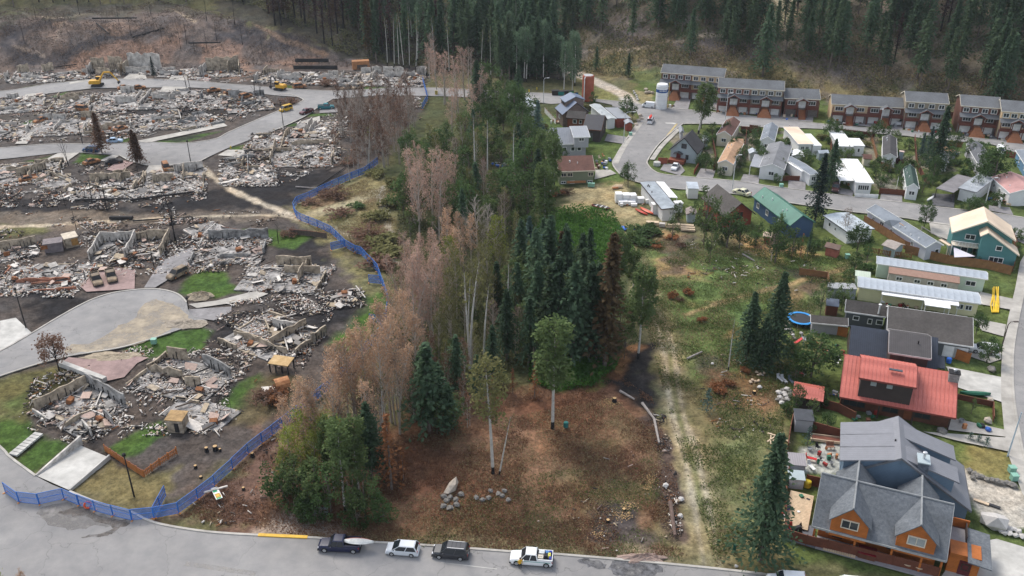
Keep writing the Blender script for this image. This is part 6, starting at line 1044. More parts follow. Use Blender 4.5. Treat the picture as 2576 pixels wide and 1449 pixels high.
# ================================================================ RUINS
RW=dict(tan=mat('scorched_tan_wall',(.24,.19,.14),.9,.5,.9,c2=(.58,.49,.37),s2=.6),grey=mat('scorched_grey_wall',(.14,.135,.13),.9,.5,.8,c2=(.43,.42,.40),s2=.6),white=mat('scorched_white_wall',(.34,.31,.275),.9,.4,.8,c2=(.70,.66,.60),s2=.6),brick=mat('orange_brick_wall',(.30,.12,.07),.9,.35,1.2,c2=(.42,.20,.13),s2=.5))
DB=[mat('ash_white',(.60,.56,.51),.95,.2,2),mat('ash_grey',(.27,.25,.23),.95,.2,2),mat('charred_black',(.028,.026,.026),.95,.3,2),mat('soot_brown',(.105,.082,.068),.95,.3,2),mat('rusty_scrap',(.20,.075,.03),.8,.4,2,c2=(.34,.14,.055)),mat('pinkish_plaster',(.48,.36,.30),.95,.2,2),mat('tan_board',(.42,.34,.24),.9,.25,2)]
ASHP=mat('ash_covered_slab',(.055,.05,.047),.95,.4,.5,c2=(.46,.44,.42),s2=.35)
def np_boxes(name,Cn,D,rz,tx,mi,mats):
  n=len(Cn);s=np.array([[a,b,c]for c in(-.5,.5)for b in(-.5,.5)for a in(-.5,.5)]);V=s[None]*D[:,None,:]
  V=V*(1+.35*(np.random.RandomState(n).rand(n,8,1)-.5));ct,st=np.cos(tx)[:,None],np.sin(tx)[:,None];y,z=V[...,1]*ct-V[...,2]*st,V[...,1]*st+V[...,2]*ct
  c,s_=np.cos(rz)[:,None],np.sin(rz)[:,None];x2,y2=V[...,0]*c-y*s_,V[...,0]*s_+y*c
  V=np.stack([x2,y2,z],-1)+Cn[:,None,:];f=np.array([(0,2,3,1),(4,5,7,6),(0,1,5,4),(2,6,7,3),(0,4,6,2),(1,3,7,5)])
  F=(np.arange(n)[:,None,None]*8+f[None]).reshape(-1,4);me=np_mesh(name,V.reshape(-1,3),F,mats);me.polygons.foreach_set('material_index',np.repeat(mi,6).astype(np.int32));return me
def debris_mesh(seed,L,D,n,big,mix,hm=.8,poly_=None):
  rs=np.random.RandomState(seed);X,Y=rs.uniform(-L/2,L/2,n),rs.uniform(-D/2,D/2,n)
  if poly_ is not None:X,Y=poly_(rs,n);n=len(X)
  gate=fbm(X+seed*3,Y+seed*5,3.5,seed+9,2)>.43+.20*(rs.rand(n)-.5)
  X,Y=X[gate],Y[gate];n=len(X)
  hh=hm*.42*np.clip((fbm(X+seed*37,Y+seed*11,5,seed,2)-.32)*2.4,0,1.4);Zp=rs.rand(n)*hh+.05
  k=rs.rand(n);a=big*.62*(.3+rs.gamma(1.4,.45,n));flat=rs.rand(n)<.72;stick=rs.rand(n)<.14
  Dm=np.stack([a,a*rs.uniform(.4,1,n),np.where(flat,.10,a*.6)],1);Dm[stick]=np.stack([a[stick]*3.2+.5,np.full(stick.sum(),.12),np.full(stick.sum(),.12)],1)
  fld=fbm(X+seed*91,Y-seed*7,4.5,seed+4,2);w=np.array(mix)[None]*np.ones((n,1));w[:,2]*=np.where(fld<.42,4,.7);w[:,3]*=np.where(fld<.45,2.5,.8);w[:,0]*=np.where(fld>.5,1.7,.7)
  cum=np.cumsum(w/w.sum(1)[:,None],1);mi=(k[:,None]>cum).sum(1).clip(0,6)
  return np_boxes('debris',np.stack([X,Y,Zp],1),Dm,rs.uniform(0,6.28,n),rs.normal(size=n)*.35,mi,DB)
MIX=dict(ash=(42,9,17,9,4,11,10),mixed=(28,8,24,14,8,10,11),dark=(12,8,42,22,6,4,6),brick=(22,9,22,14,13,12,8))
def jag_wall(h,x0,y0,x1,y1,hgt_,m,rn,t=.22,jag=.35,ribs=False):
  a,b=Vector((x0,y0,0)),Vector((x1,y1,0));d=b-a;L=d.length
  if L<.4:return
  n=max(2,int(L/1.3));mb=MB();d.normalize();s=Vector((-d.y,d.x,0))*t/2;hs=[hgt_*(1-jag*rn.random()**1.5)for _ in range(n+1)]
  for i in range(n):
    p,q_=a+d*L*i/n,a+d*L*(i+1)/n;mb.hexa([p-s-Vector((0,0,.3)),q_-s-Vector((0,0,.3)),q_+s-Vector((0,0,.3)),p+s-Vector((0,0,.3)),p-s+Vector((0,0,hs[i])),q_-s+Vector((0,0,hs[i+1])),q_+s+Vector((0,0,hs[i+1])),p+s+Vector((0,0,hs[i]))])
  if ribs:
    for i in range(int(L/.7)):
      p=a+d*(i+.5)*.7;hh=hgt_*rn.uniform(.3,.8)
      if rn.random()<.45:continue
      for sg in(-1,1):mb.box((p.x+sg*s.x*1.5,p.y+sg*s.y*1.5,hh/2),(.10,.10,hh),1)
  mb.build('wall',[m,DB[2]],h.root)
def ruin(label,A,B,C,hgt_=1.6,wm='tan',mix='mixed',dens=1.6,big=.55,cover_=.6,inner=2,seed=1,pan=4,slab=True,hm=.8,walls=True,front=True,ribs=True,extra=()):
  rn=random.Random(seed*13+1);a_,b_=at(A),at(B);h=House('burned_house',label,a_,b_,2*(a_+b_)/2-at(C),'ruin','burned out house plots')
  L=(b_-a_).length;D=abs(h.px(C).y);y0,y1=0,D;h.root.location=h.W((0,D/2,0));h.o=Vector(h.root.location);x0,x1,y0,y1=-L/2,L/2,-D/2,D/2
  if slab:MB().box((0,0,-.02),(L,D,.2)).build('slab',[ASHP],h.root)
  if walls:
    for side in range(4):
      (ax,ay),(bx,by)=[((x0,y0),(x1,y0)),((x1,y0),(x1,y1)),((x1,y1),(x0,y1)),((x0,y1),(x0,y0))][side]
      if side==0 and not front:continue
      n=max(1,round(math.hypot(bx-ax,by-ay)/4.5))
      for i in range(n):
        if rn.random()>cover_*(.35 if side==0 else .85):continue
        u0,u1=i/n+.01,(i+1)/n-.01;hh=hgt_*rn.choice((.2,.35,.6,1))*(.55 if side==0 else 1)
        jag_wall(h,ax+(bx-ax)*u0,ay+(by-ay)*u0,ax+(bx-ax)*u1,ay+(by-ay)*u1,hh,RW[wm]if rn.random()<.8 else RW['tan'],rn,.28,.3,ribs and hh>1.2)
    for i in range(inner):
      if rn.random()<.5:x=rn.uniform(x0*.7,x1*.7);ya=rn.uniform(y0,0);jag_wall(h,x,ya,x,min(y1,ya+D*.55),hgt_*rn.uniform(.4,1),RW[wm],rn,.2,.5)
      else:y=rn.uniform(y0*.6,y1*.7);xa=rn.uniform(x0,0);jag_wall(h,xa,y,min(x1,xa+L*.45),y,hgt_*rn.uniform(.4,1),RW[wm],rn,.2,.5)
  for(u0,v0,u1,v1,hh,m_)in extra:jag_wall(h,x0+u0*L,y0+v0*D,x0+u1*L,y0+v1*D,hh,RW[m_],rn,.25,.22,ribs)
  tag(obj('debris',debris_mesh(seed+50,L*1.12,D*1.12,int(L*D*dens*3.2),big,MIX[mix],hm),h.root),kind='stuff')
  for i in range(pan*2):
    x,y=rn.uniform(x0,x1),rn.uniform(y0,y1);M=Matrix.Rotation(rn.uniform(0,6.3),3,'Z')@Matrix.Rotation(rn.uniform(-.7,.7),3,'X');MB().box((x,y,.5),(rn.uniform(1,2.6),rn.uniform(.7,1.5),.07),0,M).build('sheet_panel',[rn.choice((DB[0],DB[5],DB[6],RW['white'],RW['tan'],DB[1]))],h.root)
    x,y=rn.uniform(x0,x1),rn.uniform(y0,y1);M=Matrix.Rotation(rn.uniform(0,6.3),3,'Z')@Matrix.Rotation(rn.uniform(-.25,.25),3,'Y');MB().box((x,y,.6),(rn.uniform(2,4.5),.18,.2),0,M).build('beam',[rn.choice((DB[2],DB[2],DB[0],DB[3]))],h.root)
  if pan:
    b=MB();x,y=rn.uniform(x0,x1)*.8,rn.uniform(y0,y1)*.8;b.box((x,y,.5),(1.2,.8,.9),0,Matrix.Rotation(rn.uniform(0,3),3,'Z')@Matrix.Rotation(.3,3,'X'));b.build('rusty_appliance',[DB[4]],h.root)
  return h
RU=(('large ruin at the lower left with checkered tan basement wall',(84,1038),(190,1098),(197,957),dict(hgt_=2.2,wm='tan',dens=2.6,big=.42,cover_=.25,inner=1,seed=1,pan=6,extra=((0,.05,.03,.98,2.3,'tan'),(.0,1,.95,.98,2.6,'grey'),(.0,.0,.35,.0,.9,'white')))),
   ('ruin with dark open basement pit in front of the grey wall',(205,1110),(292,1072),(330,1025),dict(hgt_=2.0,wm='grey',mix='dark',dens=2.4,big=.42,cover_=.5,inner=2,seed=2,pan=5,extra=((.3,0,.3,.9,1.9,'white'),(.95,.1,.95,1,2.1,'grey')))),
   ('ruin of pale ash below the green lawn with a black doorway',(318,975),(505,1018),(392,890),dict(hgt_=2.3,wm='tan',mix='ash',dens=2.4,big=.42,cover_=.35,inner=1,seed=3,pan=7,extra=((.52,1,1,.8,2.5,'grey'),(.05,.95,.3,1,2.6,'tan'),(.62,.35,.8,.4,2.3,'tan'),(.0,.0,.0,.9,.7,'white')))),
   ('flat grey ash slab between the green lawn strip and the tan hut',(405,1042),(545,1086),(462,992),dict(hgt_=.7,wm='grey',mix='ash',dens=1.0,big=.3,cover_=.4,inner=0,seed=4,pan=2,hm=.3)),
   ('wide grey ruin right of the cul-de-sac with rubble heaps',(548,860),(700,918),(640,776),dict(hgt_=2.2,wm='tan',mix='mixed',dens=2.4,big=.42,cover_=.4,inner=3,seed=5,pan=7,extra=((.62,.3,.68,.98,2.2,'tan'),(.3,.75,.62,.8,2.0,'white')))),
   ('white ash slab beside the long thin foundation wall',(700,895),(772,880),(756,795),dict(hgt_=1.0,wm='white',mix='ash',dens=1.6,big=.4,cover_=.3,inner=0,seed=6,pan=4,extra=((.35,0,.5,1,.9,'white'),))),
   ('heap of white ash at the edge of the scorched lawn',(800,778),(912,768),(812,736),dict(walls=False,mix='ash',dens=3.2,big=.42,seed=7,pan=3,hm=1.1,slab=False)),
   ('ruin with tan basement wall above the long pale driveway',(588,730),(795,738),(612,664),dict(hgt_=2.4,wm='tan',mix='ash',dens=2.2,big=.45,cover_=.4,inner=2,seed=8,pan=6,extra=((.3,1,.75,1,2.6,'tan'),))),
   ('roofless two bay garage ruin with pale dividing walls',(226,658),(405,648),(232,610),dict(hgt_=2.6,wm='white',mix='dark',dens=1.9,big=.5,cover_=0,inner=0,seed=9,pan=6,extra=((0,0,0,1,2.7,'white'),(.5,0,.5,1,2.7,'white'),(1,0,1,1,2.7,'tan'),(0,1,.5,1,2.7,'white'),(.5,1,1,1,2.5,'tan')))),
   ('heap of brown scrap in front of the two bay garage ruin',(222,690),(400,668),(226,660),dict(walls=False,mix='brick',dens=2.2,big=.5,seed=10,pan=4,slab=False)),
   ('small ruin with post studded tan wall at the left edge',(-10,660),(98,640),(0,632),dict(hgt_=2.2,wm='tan',dens=1.4,seed=11,cover_=.4,inner=0,pan=3,extra=((0,1,1,1,2.3,'tan'),))),
   ('ruin with low orange brick walls above the black driveway',(-30,738),(195,728),(20,672),dict(hgt_=1.3,wm='brick',mix='brick',dens=2.2,big=.5,cover_=.55,inner=3,seed=12,pan=6)),
   ('ruin with corrugated grey back wall above the cul-de-sac lawn',(478,668),(655,660),(500,603),dict(hgt_=2.2,wm='grey',mix='mixed',dens=2.2,big=.45,cover_=.35,inner=1,seed=13,pan=6,extra=((.1,1,1,1,2.4,'grey'),))),
   ('small walled patio ruin at the foot of the trail bank',(500,602),(575,578),(530,558),dict(hgt_=1.2,wm='white',mix='brick',dens=1.0,cover_=.7,inner=0,seed=14,pan=1)),
   ('low tan ruin left of the pale pink driveway',(140,500),(335,505),(180,470),dict(hgt_=1.4,wm='tan',mix='ash',dens=1.5,big=.5,cover_=.45,inner=1,seed=15,pan=5)),
   ('ruin with striped stud wall below the pink driveway',(205,482),(335,478),(215,442),dict(hgt_=2.6,wm='tan',dens=1.7,big=.5,cover_=.5,inner=2,seed=16,pan=5,extra=((.0,.6,.8,.65,2.4,'tan'),))),
   ('ruin with two blackened stud bays beside the small lawn',(355,495),(512,480),(365,437),dict(hgt_=2.8,wm='tan',mix='ash',dens=1.7,big=.5,cover_=.5,inner=1,seed=17,pan=5,extra=((.15,.55,.5,.55,2.6,'tan'),(.48,.95,.98,.95,2.8,'white')))),
   ('ruin strip at the left edge below the middle road',(-25,470),(140,455),(10,418),dict(hgt_=2.2,wm='tan',mix='ash',dens=1.5,big=.55,cover_=.5,inner=2,seed=18,pan=5)),
   ('narrow ruin between two pale driveways below the middle road',(125,478),(200,455),(160,412),dict(hgt_=2.4,wm='tan',dens=1.5,big=.55,cover_=.55,inner=2,seed=19,pan=4)),
   ('ruin of white sheets beside the footpath start',(560,468),(690,456),(585,402),dict(hgt_=2.2,wm='grey',mix='ash',dens=1.8,big=.55,cover_=.45,inner=2,seed=20,pan=7)),
   ('broad ruin left of the scorched brown trees',(610,425),(835,415),(650,342),dict(hgt_=2.6,wm='tan',mix='mixed',dens=1.6,big=.6,cover_=.5,inner=4,seed=21,pan=9)),
   ('ruin beside the small lawn at the road bend',(720,348),(845,350),(725,305),dict(hgt_=2.6,wm='white',mix='ash',dens=1.4,big=.6,cover_=.5,inner=2,seed=22,pan=5)),
   ('far ruin with leaning pale panels below the far road',(120,284),(215,278),(130,244),dict(hgt_=2.6,wm='tan',dens=1.3,big=.65,cover_=.6,inner=2,seed=23)),
   ('far ruin of white rubble in the middle of the block',(225,280),(342,275),(262,234),dict(hgt_=2.6,wm='white',mix='ash',dens=1.3,big=.65,cover_=.5,inner=2,seed=24)),('far ruin right of the white rubble in the block',(346,275),(480,270),(362,232),dict(hgt_=2.8,wm='white',mix='ash',dens=1.3,big=.65,cover_=.5,inner=3,seed=25)),
   ('far dark ruin at the block end by the yellow van',(482,275),(645,272),(500,242),dict(hgt_=2.2,wm='grey',mix='dark',dens=1.3,big=.65,cover_=.4,inner=2,seed=26)),('far ruin at the left edge below the far road',(-25,290),(110,276),(0,250),dict(hgt_=2.2,wm='white',mix='mixed',dens=1.3,big=.65,cover_=.4,inner=2,seed=27)),
   ('ruin with orange scrap left of the first scorched conifer',(60,345),(212,336),(90,304),dict(hgt_=2.4,wm='white',mix='ash',dens=1.3,big=.62,cover_=.5,inner=2,seed=28)),('ruin behind the first scorched conifer',(214,340),(330,330),(240,300),dict(hgt_=2.2,wm='tan',mix='ash',dens=1.3,big=.62,cover_=.4,inner=2,seed=29)),('ruin left of the grass lens beside the middle road',(332,334),(460,320),(362,290),dict(hgt_=2.0,wm='white',mix='ash',dens=1.2,big=.62,cover_=.4,inner=1,seed=30)),('dark rusty ruin at the tip of the grass lens',(460,330),(565,308),(492,288),dict(hgt_=1.6,wm='grey',mix='dark',dens=1.2,big=.62,cover_=.4,inner=1,seed=31)),('small pale ruin at the far left of the block',(-25,352),(58,346),(-15,318),dict(hgt_=2.0,wm='white',mix='ash',dens=1.2,big=.62,cover_=.4,inner=1,seed=32)),('black rubble ruin behind the parked yellow van',(575,286),(690,274),(600,254),dict(hgt_=1.6,wm='grey',mix='dark',dens=1.2,big=.62,cover_=.3,inner=1,seed=33)),
   ('ruin under the burned hill at the far left with pale terrace walls',(15,206),(112,202),(20,184),dict(hgt_=3.6,wm='white',mix='ash',dens=1.0,big=.75,cover_=.6,inner=2,seed=34)),('two storey garage shell with black opening under the hill',(218,194),(298,192),(222,180),dict(hgt_=4.6,wm='tan',mix='mixed',dens=1.0,big=.75,cover_=.2,inner=1,seed=35,extra=((0,.9,.42,.9,6.4,'tan'),(.55,.9,1,.9,6.2,'tan'),(0,.2,.0,.9,4.2,'white'),(1,.2,1,.9,4.4,'tan')))),('tall white garage shell in the row under the hill',(310,188),(392,188),(316,176),dict(hgt_=5.0,wm='white',mix='ash',dens=1.0,big=.75,cover_=.2,inner=0,seed=36,pan=2,ribs=False,extra=((0,.9,1,.9,7.2,'white'),(0,.35,.98,.35,2.6,'white'),(0,.1,.0,.9,4.5,'tan')))),('collapsed ruin right of the tall white garage shell',(394,194),(500,190),(400,176),dict(hgt_=3.2,wm='white',mix='mixed',dens=1.0,big=.75,cover_=.5,inner=2,seed=37)),('two storey tan shell at the right of the row under the hill',(502,196),(602,192),(515,178),dict(hgt_=4.4,wm='tan',mix='ash',dens=1.0,big=.75,cover_=.2,inner=1,seed=38,extra=((.1,.9,.95,.9,6.0,'tan'),(.0,.1,.1,.9,4.0,'white'),(1,.2,.95,.9,4.4,'tan')))),('rubble plot between the terrace ruin and the garage shell',(114,202),(214,200),(120,184),dict(hgt_=1.6,wm='white',mix='mixed',dens=1.0,big=.75,cover_=.35,inner=1,seed=39)),
   ('white ruin behind the dark armed excavator',(640,206),(762,210),(660,182),dict(hgt_=3.0,wm='white',mix='ash',dens=1.2,big=.75,cover_=.65,inner=3,seed=40,pan=6)),('white ruin in the middle of the row beyond the far road',(764,212),(880,216),(780,186),dict(hgt_=3.0,wm='white',mix='ash',dens=1.2,big=.75,cover_=.65,inner=3,seed=41,pan=6)),('white ruin at the wood edge by the top of the blue fence',(882,216),(1058,218),(900,184),dict(hgt_=3.0,wm='white',mix='ash',dens=1.2,big=.75,cover_=.65,inner=4,seed=42,pan=7)))
for l_,A_,B_,C_,kw in RU:ruin(l_,A_,B_,C_,**kw)
def rubble_field(pts,n,big,mix,label,seed,hm=.25):
  n=int(n*1.7)
  P=[G(p)for p in pts];x0,x1=min(p.x for p in P),max(p.x for p in P);y0,y1=min(p.y for p in P),max(p.y for p in P)
  def f(rs,n):
    X,Y=rs.uniform(x0,x1,n*3),rs.uniform(y0,y1,n*3);ins=np.zeros(len(X),bool);m=len(P)
    for i in range(m):
      a,b=P[i],P[(i+1)%m];c=(a.y>Y)!=(b.y>Y);ins^=c&(X<(b.x-a.x)*(Y-a.y)/((b.y-a.y)or 1e-9)+a.x)
    ins&=fbm(X,Y,6,seed,2)>rs.uniform(.3,.6,len(X));return X[ins][:n],Y[ins][:n]
  o=obj('rubble',debris_mesh(seed,1,1,n,big,MIX[mix],hm,f));tag(o,label,'rubble',kind='stuff');return o
rubble_field([(40,1070),(90,940),(200,930),(340,870),(560,880),(600,940),(560,1090),(330,1100),(180,1120)],2600,.34,'ash','loose ash and rubble round the lower left ruins',71);rubble_field([(510,880),(560,760),(760,740),(840,790),(760,930),(640,960)],1900,.34,'mixed','loose rubble right of the cul-de-sac',72);rubble_field([(0,745),(0,620),(240,590),(660,590),(660,680),(420,690),(230,700),(180,750)],2600,.42,'mixed','loose rubble round the garage ruin',73)
rubble_field([(-20,520),(0,410),(210,410),(520,440),(520,500),(350,530)],2600,.48,'mixed','loose rubble below the middle road',74);rubble_field([(550,470),(600,370),(720,310),(850,310),(860,410),(700,470)],2200,.5,'ash','loose rubble right of the middle road',75);rubble_field([(-30,360),(-30,250),(260,232),(480,228),(700,245),(660,290),(500,330),(300,352)],4200,.62,'mixed','loose rubble of the far block',76);rubble_field([(-30,215),(0,185),(640,180),(1060,184),(1060,218),(640,212),(300,198)],2600,.7,'ash','loose rubble beyond the far road',77)
rubble_field([(-30,540),(330,520),(720,535),(640,590),(330,600),(-30,600)],1500,.34,'dark','charred bits on the scorched strip along the footpath',78,.1);rubble_field([(190,560),(560,545),(560,556),(250,575)],500,.5,'brick','pale stones along the scorched footpath',79,.2);rubble_field([(400,1300),(560,1180),(700,1080),(680,1300),(640,1335)],220,.16,'dark','wood chips on the bare brown bank',80,.05);rubble_field([(760,300),(1060,240),(1060,300),(900,380),(820,400)],1000,.5,'mixed','rubble under the scorched trees',81)
rubble_field([(1280,1280),(1500,1160),(1640,1100),(1700,1380),(1560,1400)],90,.2,'brick','wood chips and pale stones in the clearing',82,.05);rubble_field([(1640,1040),(1680,1040),(1720,1340),(1690,1350)],420,.22,'dark','burnt slash pile along the track',83,.4);rubble_field([(1740,900),(1900,880),(1960,1060),(1960,1180),(1780,1060)],260,.2,'dark','slash and stones below the thin white trunk',84,.2);rubble_field([(1650,600),(1760,590),(1980,630),(2100,700),(2060,740),(1700,700)],500,.26,'dark','dark slash in the meadow',85,.2)
# ---------------------------------------------------------------- standing leftovers
def at3(p,z=0):v=G(p);v.z+=z;return v
def block_thing(name,label,cat,A,B,depth,hgt_,m,roof=None,rise=0,part='wall'):
  a,b=at(A),at(B);d=b-a;r=thing(name,label,cat,(a+b)/2,math.atan2(d.y,d.x));L=d.length
  MB().hexa([(-L/2,0,-.1),(L/2,0,-.1),(L/2,depth,-.1),(-L/2,depth,-.1),(-L/2,0,hgt_),(L/2,0,hgt_),(L/2,depth,hgt_+rise),(-L/2,depth,hgt_+rise)]).build(part,[m],r)
  if roof:MB().slab([(-L/2-.15,-.15,hgt_+.1),(L/2+.15,-.15,hgt_+.1),(L/2+.15,depth+.15,hgt_+rise+.1),(-L/2-.15,depth+.15,hgt_+rise+.1)],.1).build('roof',[roof],r)
  return r
r=block_thing('garden_hut','tan burnt garden hut with brown roof beside the grey slab','hut',q('C1',1690,1449),q('C1',1850,1460),2.2,2.3,RW['tan'],mat('ochre_scorched_roof',(.34,.22,.10),.8,.4,1),.2);MB().box((.3,-.03,.9),(.7,.06,1.7)).build('door',[DB[2]],r)
M=Matrix.Rotation(-.35,3,'Z')@Matrix.Rotation(.25,3,'Y');p=at3(q('C1',1960,1400),.35);tag(MB().box(p,(3.4,1.9,.12),0,M).build('roof_sheet',[DB[0]]),'white metal roof sheet lying on the grey slab','metal sheet')
r=thing('burnt_gazebo','burnt pavilion frame with ochre roof slab on black posts','pavilion',at3(q('C2',265,820)),-.25);MB().slab([(-1.9,-1.3,1.8),(1.9,-1.3,1.8),(1.9,1.3,2.0),(-1.9,1.3,2.0)],.16).build('roof',[mat('ochre_slab',(.52,.33,.13),.8,.3,.8,c2=(.62,.45,.24))],r)
for x in(-1.7,-.6,.6,1.7):
  for y in(-1.1,1.1):MB().box((x,y,.85),(.2,.2,1.8)).build('post',[DB[2]],r)
r=thing('rusted_tank_shell','curved rusty metal shell beside a white sheet by the ruin','metal shell',at3(q('C2',265,1000)),.5);b=MB()
for i in range(6):
  a0,a1=.3+i*.4,.3+(i+1)*.4;b.slab([(-1.2,-1.5*math.cos(a0),1.5*math.sin(a0)+.3),(-1.2,-1.5*math.cos(a1),1.5*math.sin(a1)+.3),(1.2,-1.5*math.cos(a1),1.5*math.sin(a1)+.3),(1.2,-1.5*math.cos(a0),1.5*math.sin(a0)+.3)],.06)
b.build('shell',[mat('bright_rust',(.34,.12,.04),.7,.4,1.2,c2=(.5,.24,.10))],r);MB().box((-2.2,.2,.3),(2.2,1.6,.08),0,Matrix.Rotation(.2,3,'Y')).build('sheet',[DB[0]],r)
r=block_thing('burnt_cargo_box','burnt tan cargo box tilted on the bank left of the garage ruin','cargo box',q('B1',670,1050),q('B1',800,1020),2.6,2.2,RW['tan'],mat('pale_ridge',(.55,.48,.38),.8),.3);MB().box((.6,-.04,1.1),(1.4,.06,1.6)).build('opening',[mat('yellow_rust',(.32,.17,.05),.8,.4)],r)
r=block_thing('burnt_trailer','grey burnt trailer shell with rusty end on the bank','trailer',q('B1',455,1100),q('B1',640,1075),2.4,2.1,mat('burnt_grey_violet',(.14,.125,.135),.7,.3,1,c2=(.24,.20,.20)),MATS['burnt_grey_violet'],.2);MB().box((-1.8,-.05,1.4),(1.4,.08,.9)).build('rusty_panel',[DB[4]],r)
fence(qs('D1',(1060,190),(1250,320),(1450,450)),1.1,FENCEO,'low solid orange fence round the burnt garden',sec=2.0);fence(qs('D1',(1450,450),(1610,330),(1780,215)),1.1,mat('orange_pickets',(.46,.17,.055),.8,.2,2),'orange picket fence round the burnt garden',picket=True,sec=1.8)
fence(qs('B2',(340,905),(520,920),(710,945)),1.2,DB[3],'charred board fence beside the green lawn below the trail');fence(qs('B1',(2230,850),(2400,880),(2576,905)),.5,DB[1],'low grey timber edging above the far green lawn')
r=block_thing('burnt_shed_frame','orange burnt shed front at the wood edge behind the white ruins','shed',q('A2',975,700),q('A2',1145,690),3,3.0,mat('orange_burnt_wood',(.38,.18,.08),.8,.3,1));MB().box((.4,-.05,.9),(4.0,.1,1.5)).build('opening',[DB[3]],r)
r=thing('charred_retaining_wall','charred black timber terrace wall below the red bank','wall',at3(q('A2',600,700)));MB().box((0,0,.8),(17,.4,1.5)).build('timber',[DB[2]],r);MB().box((-2,4,2.6),(13,.4,1.4)).build('timber',[DB[2]],r)
r=thing('retaining_wall','pale concrete retaining wall left of the lower driveway','wall',at(q('D1',360,445)))
a,b_=at(q('D1',360,445)),at(q('D1',830,120));d=b_-a;r.rotation_euler=(0,0,math.atan2(d.y,d.x));MB().hexa([(0,-.15,-.2),(d.length,-.15,-.2),(d.length,.15,-.2),(0,.15,-.2),(0,-.15,.25),(d.length,-.15,1.6),(d.length,.15,1.6),(0,.15,.25)]).build('wall',[RW['white']],r)
r=thing('retaining_wall','low white retaining wall right of the lower driveway','wall',at(q('D1',700,592)));a,b_=at(q('D1',700,592)),at(q('D1',1108,265));d=b_-a;r.rotation_euler=(0,0,math.atan2(d.y,d.x));MB().hexa([(0,-.12,-.2),(d.length,-.12,-.2),(d.length,.12,-.2),(0,.12,-.2),(0,-.12,.3),(d.length,-.12,.7),(d.length,.12,.7),(0,.12,.3)]).build('wall',[PALE],r)
r=thing('garden_wall','pale wall along the sandy driveway by the burned round tree','wall',at(q('C1',610,775)));a,b_=at(q('C1',610,775)),at(q('C1',1060,945));d=b_-a;r.rotation_euler=(0,0,math.atan2(d.y,d.x));MB().box((d.length/2,0,.4),(d.length,.9,.9)).build('wall',[PALE],r)
r=thing('stone_steps','row of pale slab steps climbing the lower left lawn','steps',at(q('D1',130,240)));a,b_=at(q('D1',130,235)),at(q('D1',400,25));d=b_-a;r.rotation_euler=(0,0,math.atan2(d.y,d.x));sm=MB().box((0,0,.12),(d.length/8-.08,1.5,.3)).mesh('step_slab',[PALE])
for i in range(8):obj('step_slab',sm,r,((i+.5)*d.length/8,0,.03*i))
# ---------------------------------------------------------------- blue mesh fence
def netmat():
  m=mat('blue_mesh',(.07,.20,.52),.8,.15,.8,spec=.1);t=m.node_tree;b=t.nodes['Principled BSDF'];o=t.nodes['Material Output'];tr=t.nodes.new('ShaderNodeBsdfTransparent');mx=t.nodes.new('ShaderNodeMixShader');mx.inputs[0].default_value=.42
  t.links.new(tr.outputs[0],mx.inputs[1]);t.links.new(b.outputs[0],mx.inputs[2]);t.links.new(mx.outputs[0],o.inputs['Surface']);return m
NET=netmat();NETF=mat('blue_frame',(.03,.16,.52),.5,.1);ORF=mat('orange_foot',(.55,.22,.06),.7,.2)
def blue_fence(label,pts,sec=3.0,H=1.9):
  P=[at(p)for p in pts];root=thing('mesh_fence',label,'fence',P[0])
  for a,b in zip(P[:-1],P[1:]):
    d=b-a;n=max(1,round(d.length/sec));w=d.length/n;rz=math.atan2(d.y,d.x)
    net=MB().box((w/2,0,H/2+.05),(w-.06,.012,H-.05)).mesh('net',[NET]);f=MB()
    for x in(.03,w-.03):f.box((x,0,H/2+.05),(.09,.07,H))
    for z in(.12,H*.55,H+.05):f.box((w/2,0,z),(w-.1,.05,.06))
    fm=f.mesh('fence_panel',[NETF]);ft=MB().box((0,0,.07),(.16,.75,.14)).mesh('foot',[ORF])
    for i in range(n):
      o=obj('fence_panel',fm,root,a+d*i/n-P[0],rz+rnd.uniform(-.03,.03));obj('net',net,o);obj('foot',ft,o)
  return root
blue_fence('blue mesh fence running from the front road past the tan poplars to the meadow',[(14,1240),(49,1264),(100,1269),(162,1256),(200,1271),(240,1286),(285,1298),(333,1309),(388,1304),(450,1291),(498,1256),(540,1222),(585,1180),(625,1142),(660,1115),(710,1076),(770,1030),(850,960),(920,885),(958,842),(972,800),(976,757),(964,724),(949,684),(909,641),(894,637),(869,622),(834,588),(799,572),(756,555),(746,547),(738,528),(749,512),(779,500),(819,480),(869,457),(919,437),(951,412)])
blue_fence('short spur of blue mesh fence standing off the long fence',[(388,1304),(418,1248)]);blue_fence('far stretch of blue mesh fence across the end of the far road',[(1062,276),(1076,252),(1070,228),(1063,205)]);
for p0,p1,l_ in(((833,630),(868,622),'thin blue net flap lying off the fence bend'),((928,712),(958,714),'thin blue net flap beside the scorched lawn'),((930,812),(960,816),'green blue net screen by the fence near the tan poplars')):blue_fence(l_,[p0,p1])
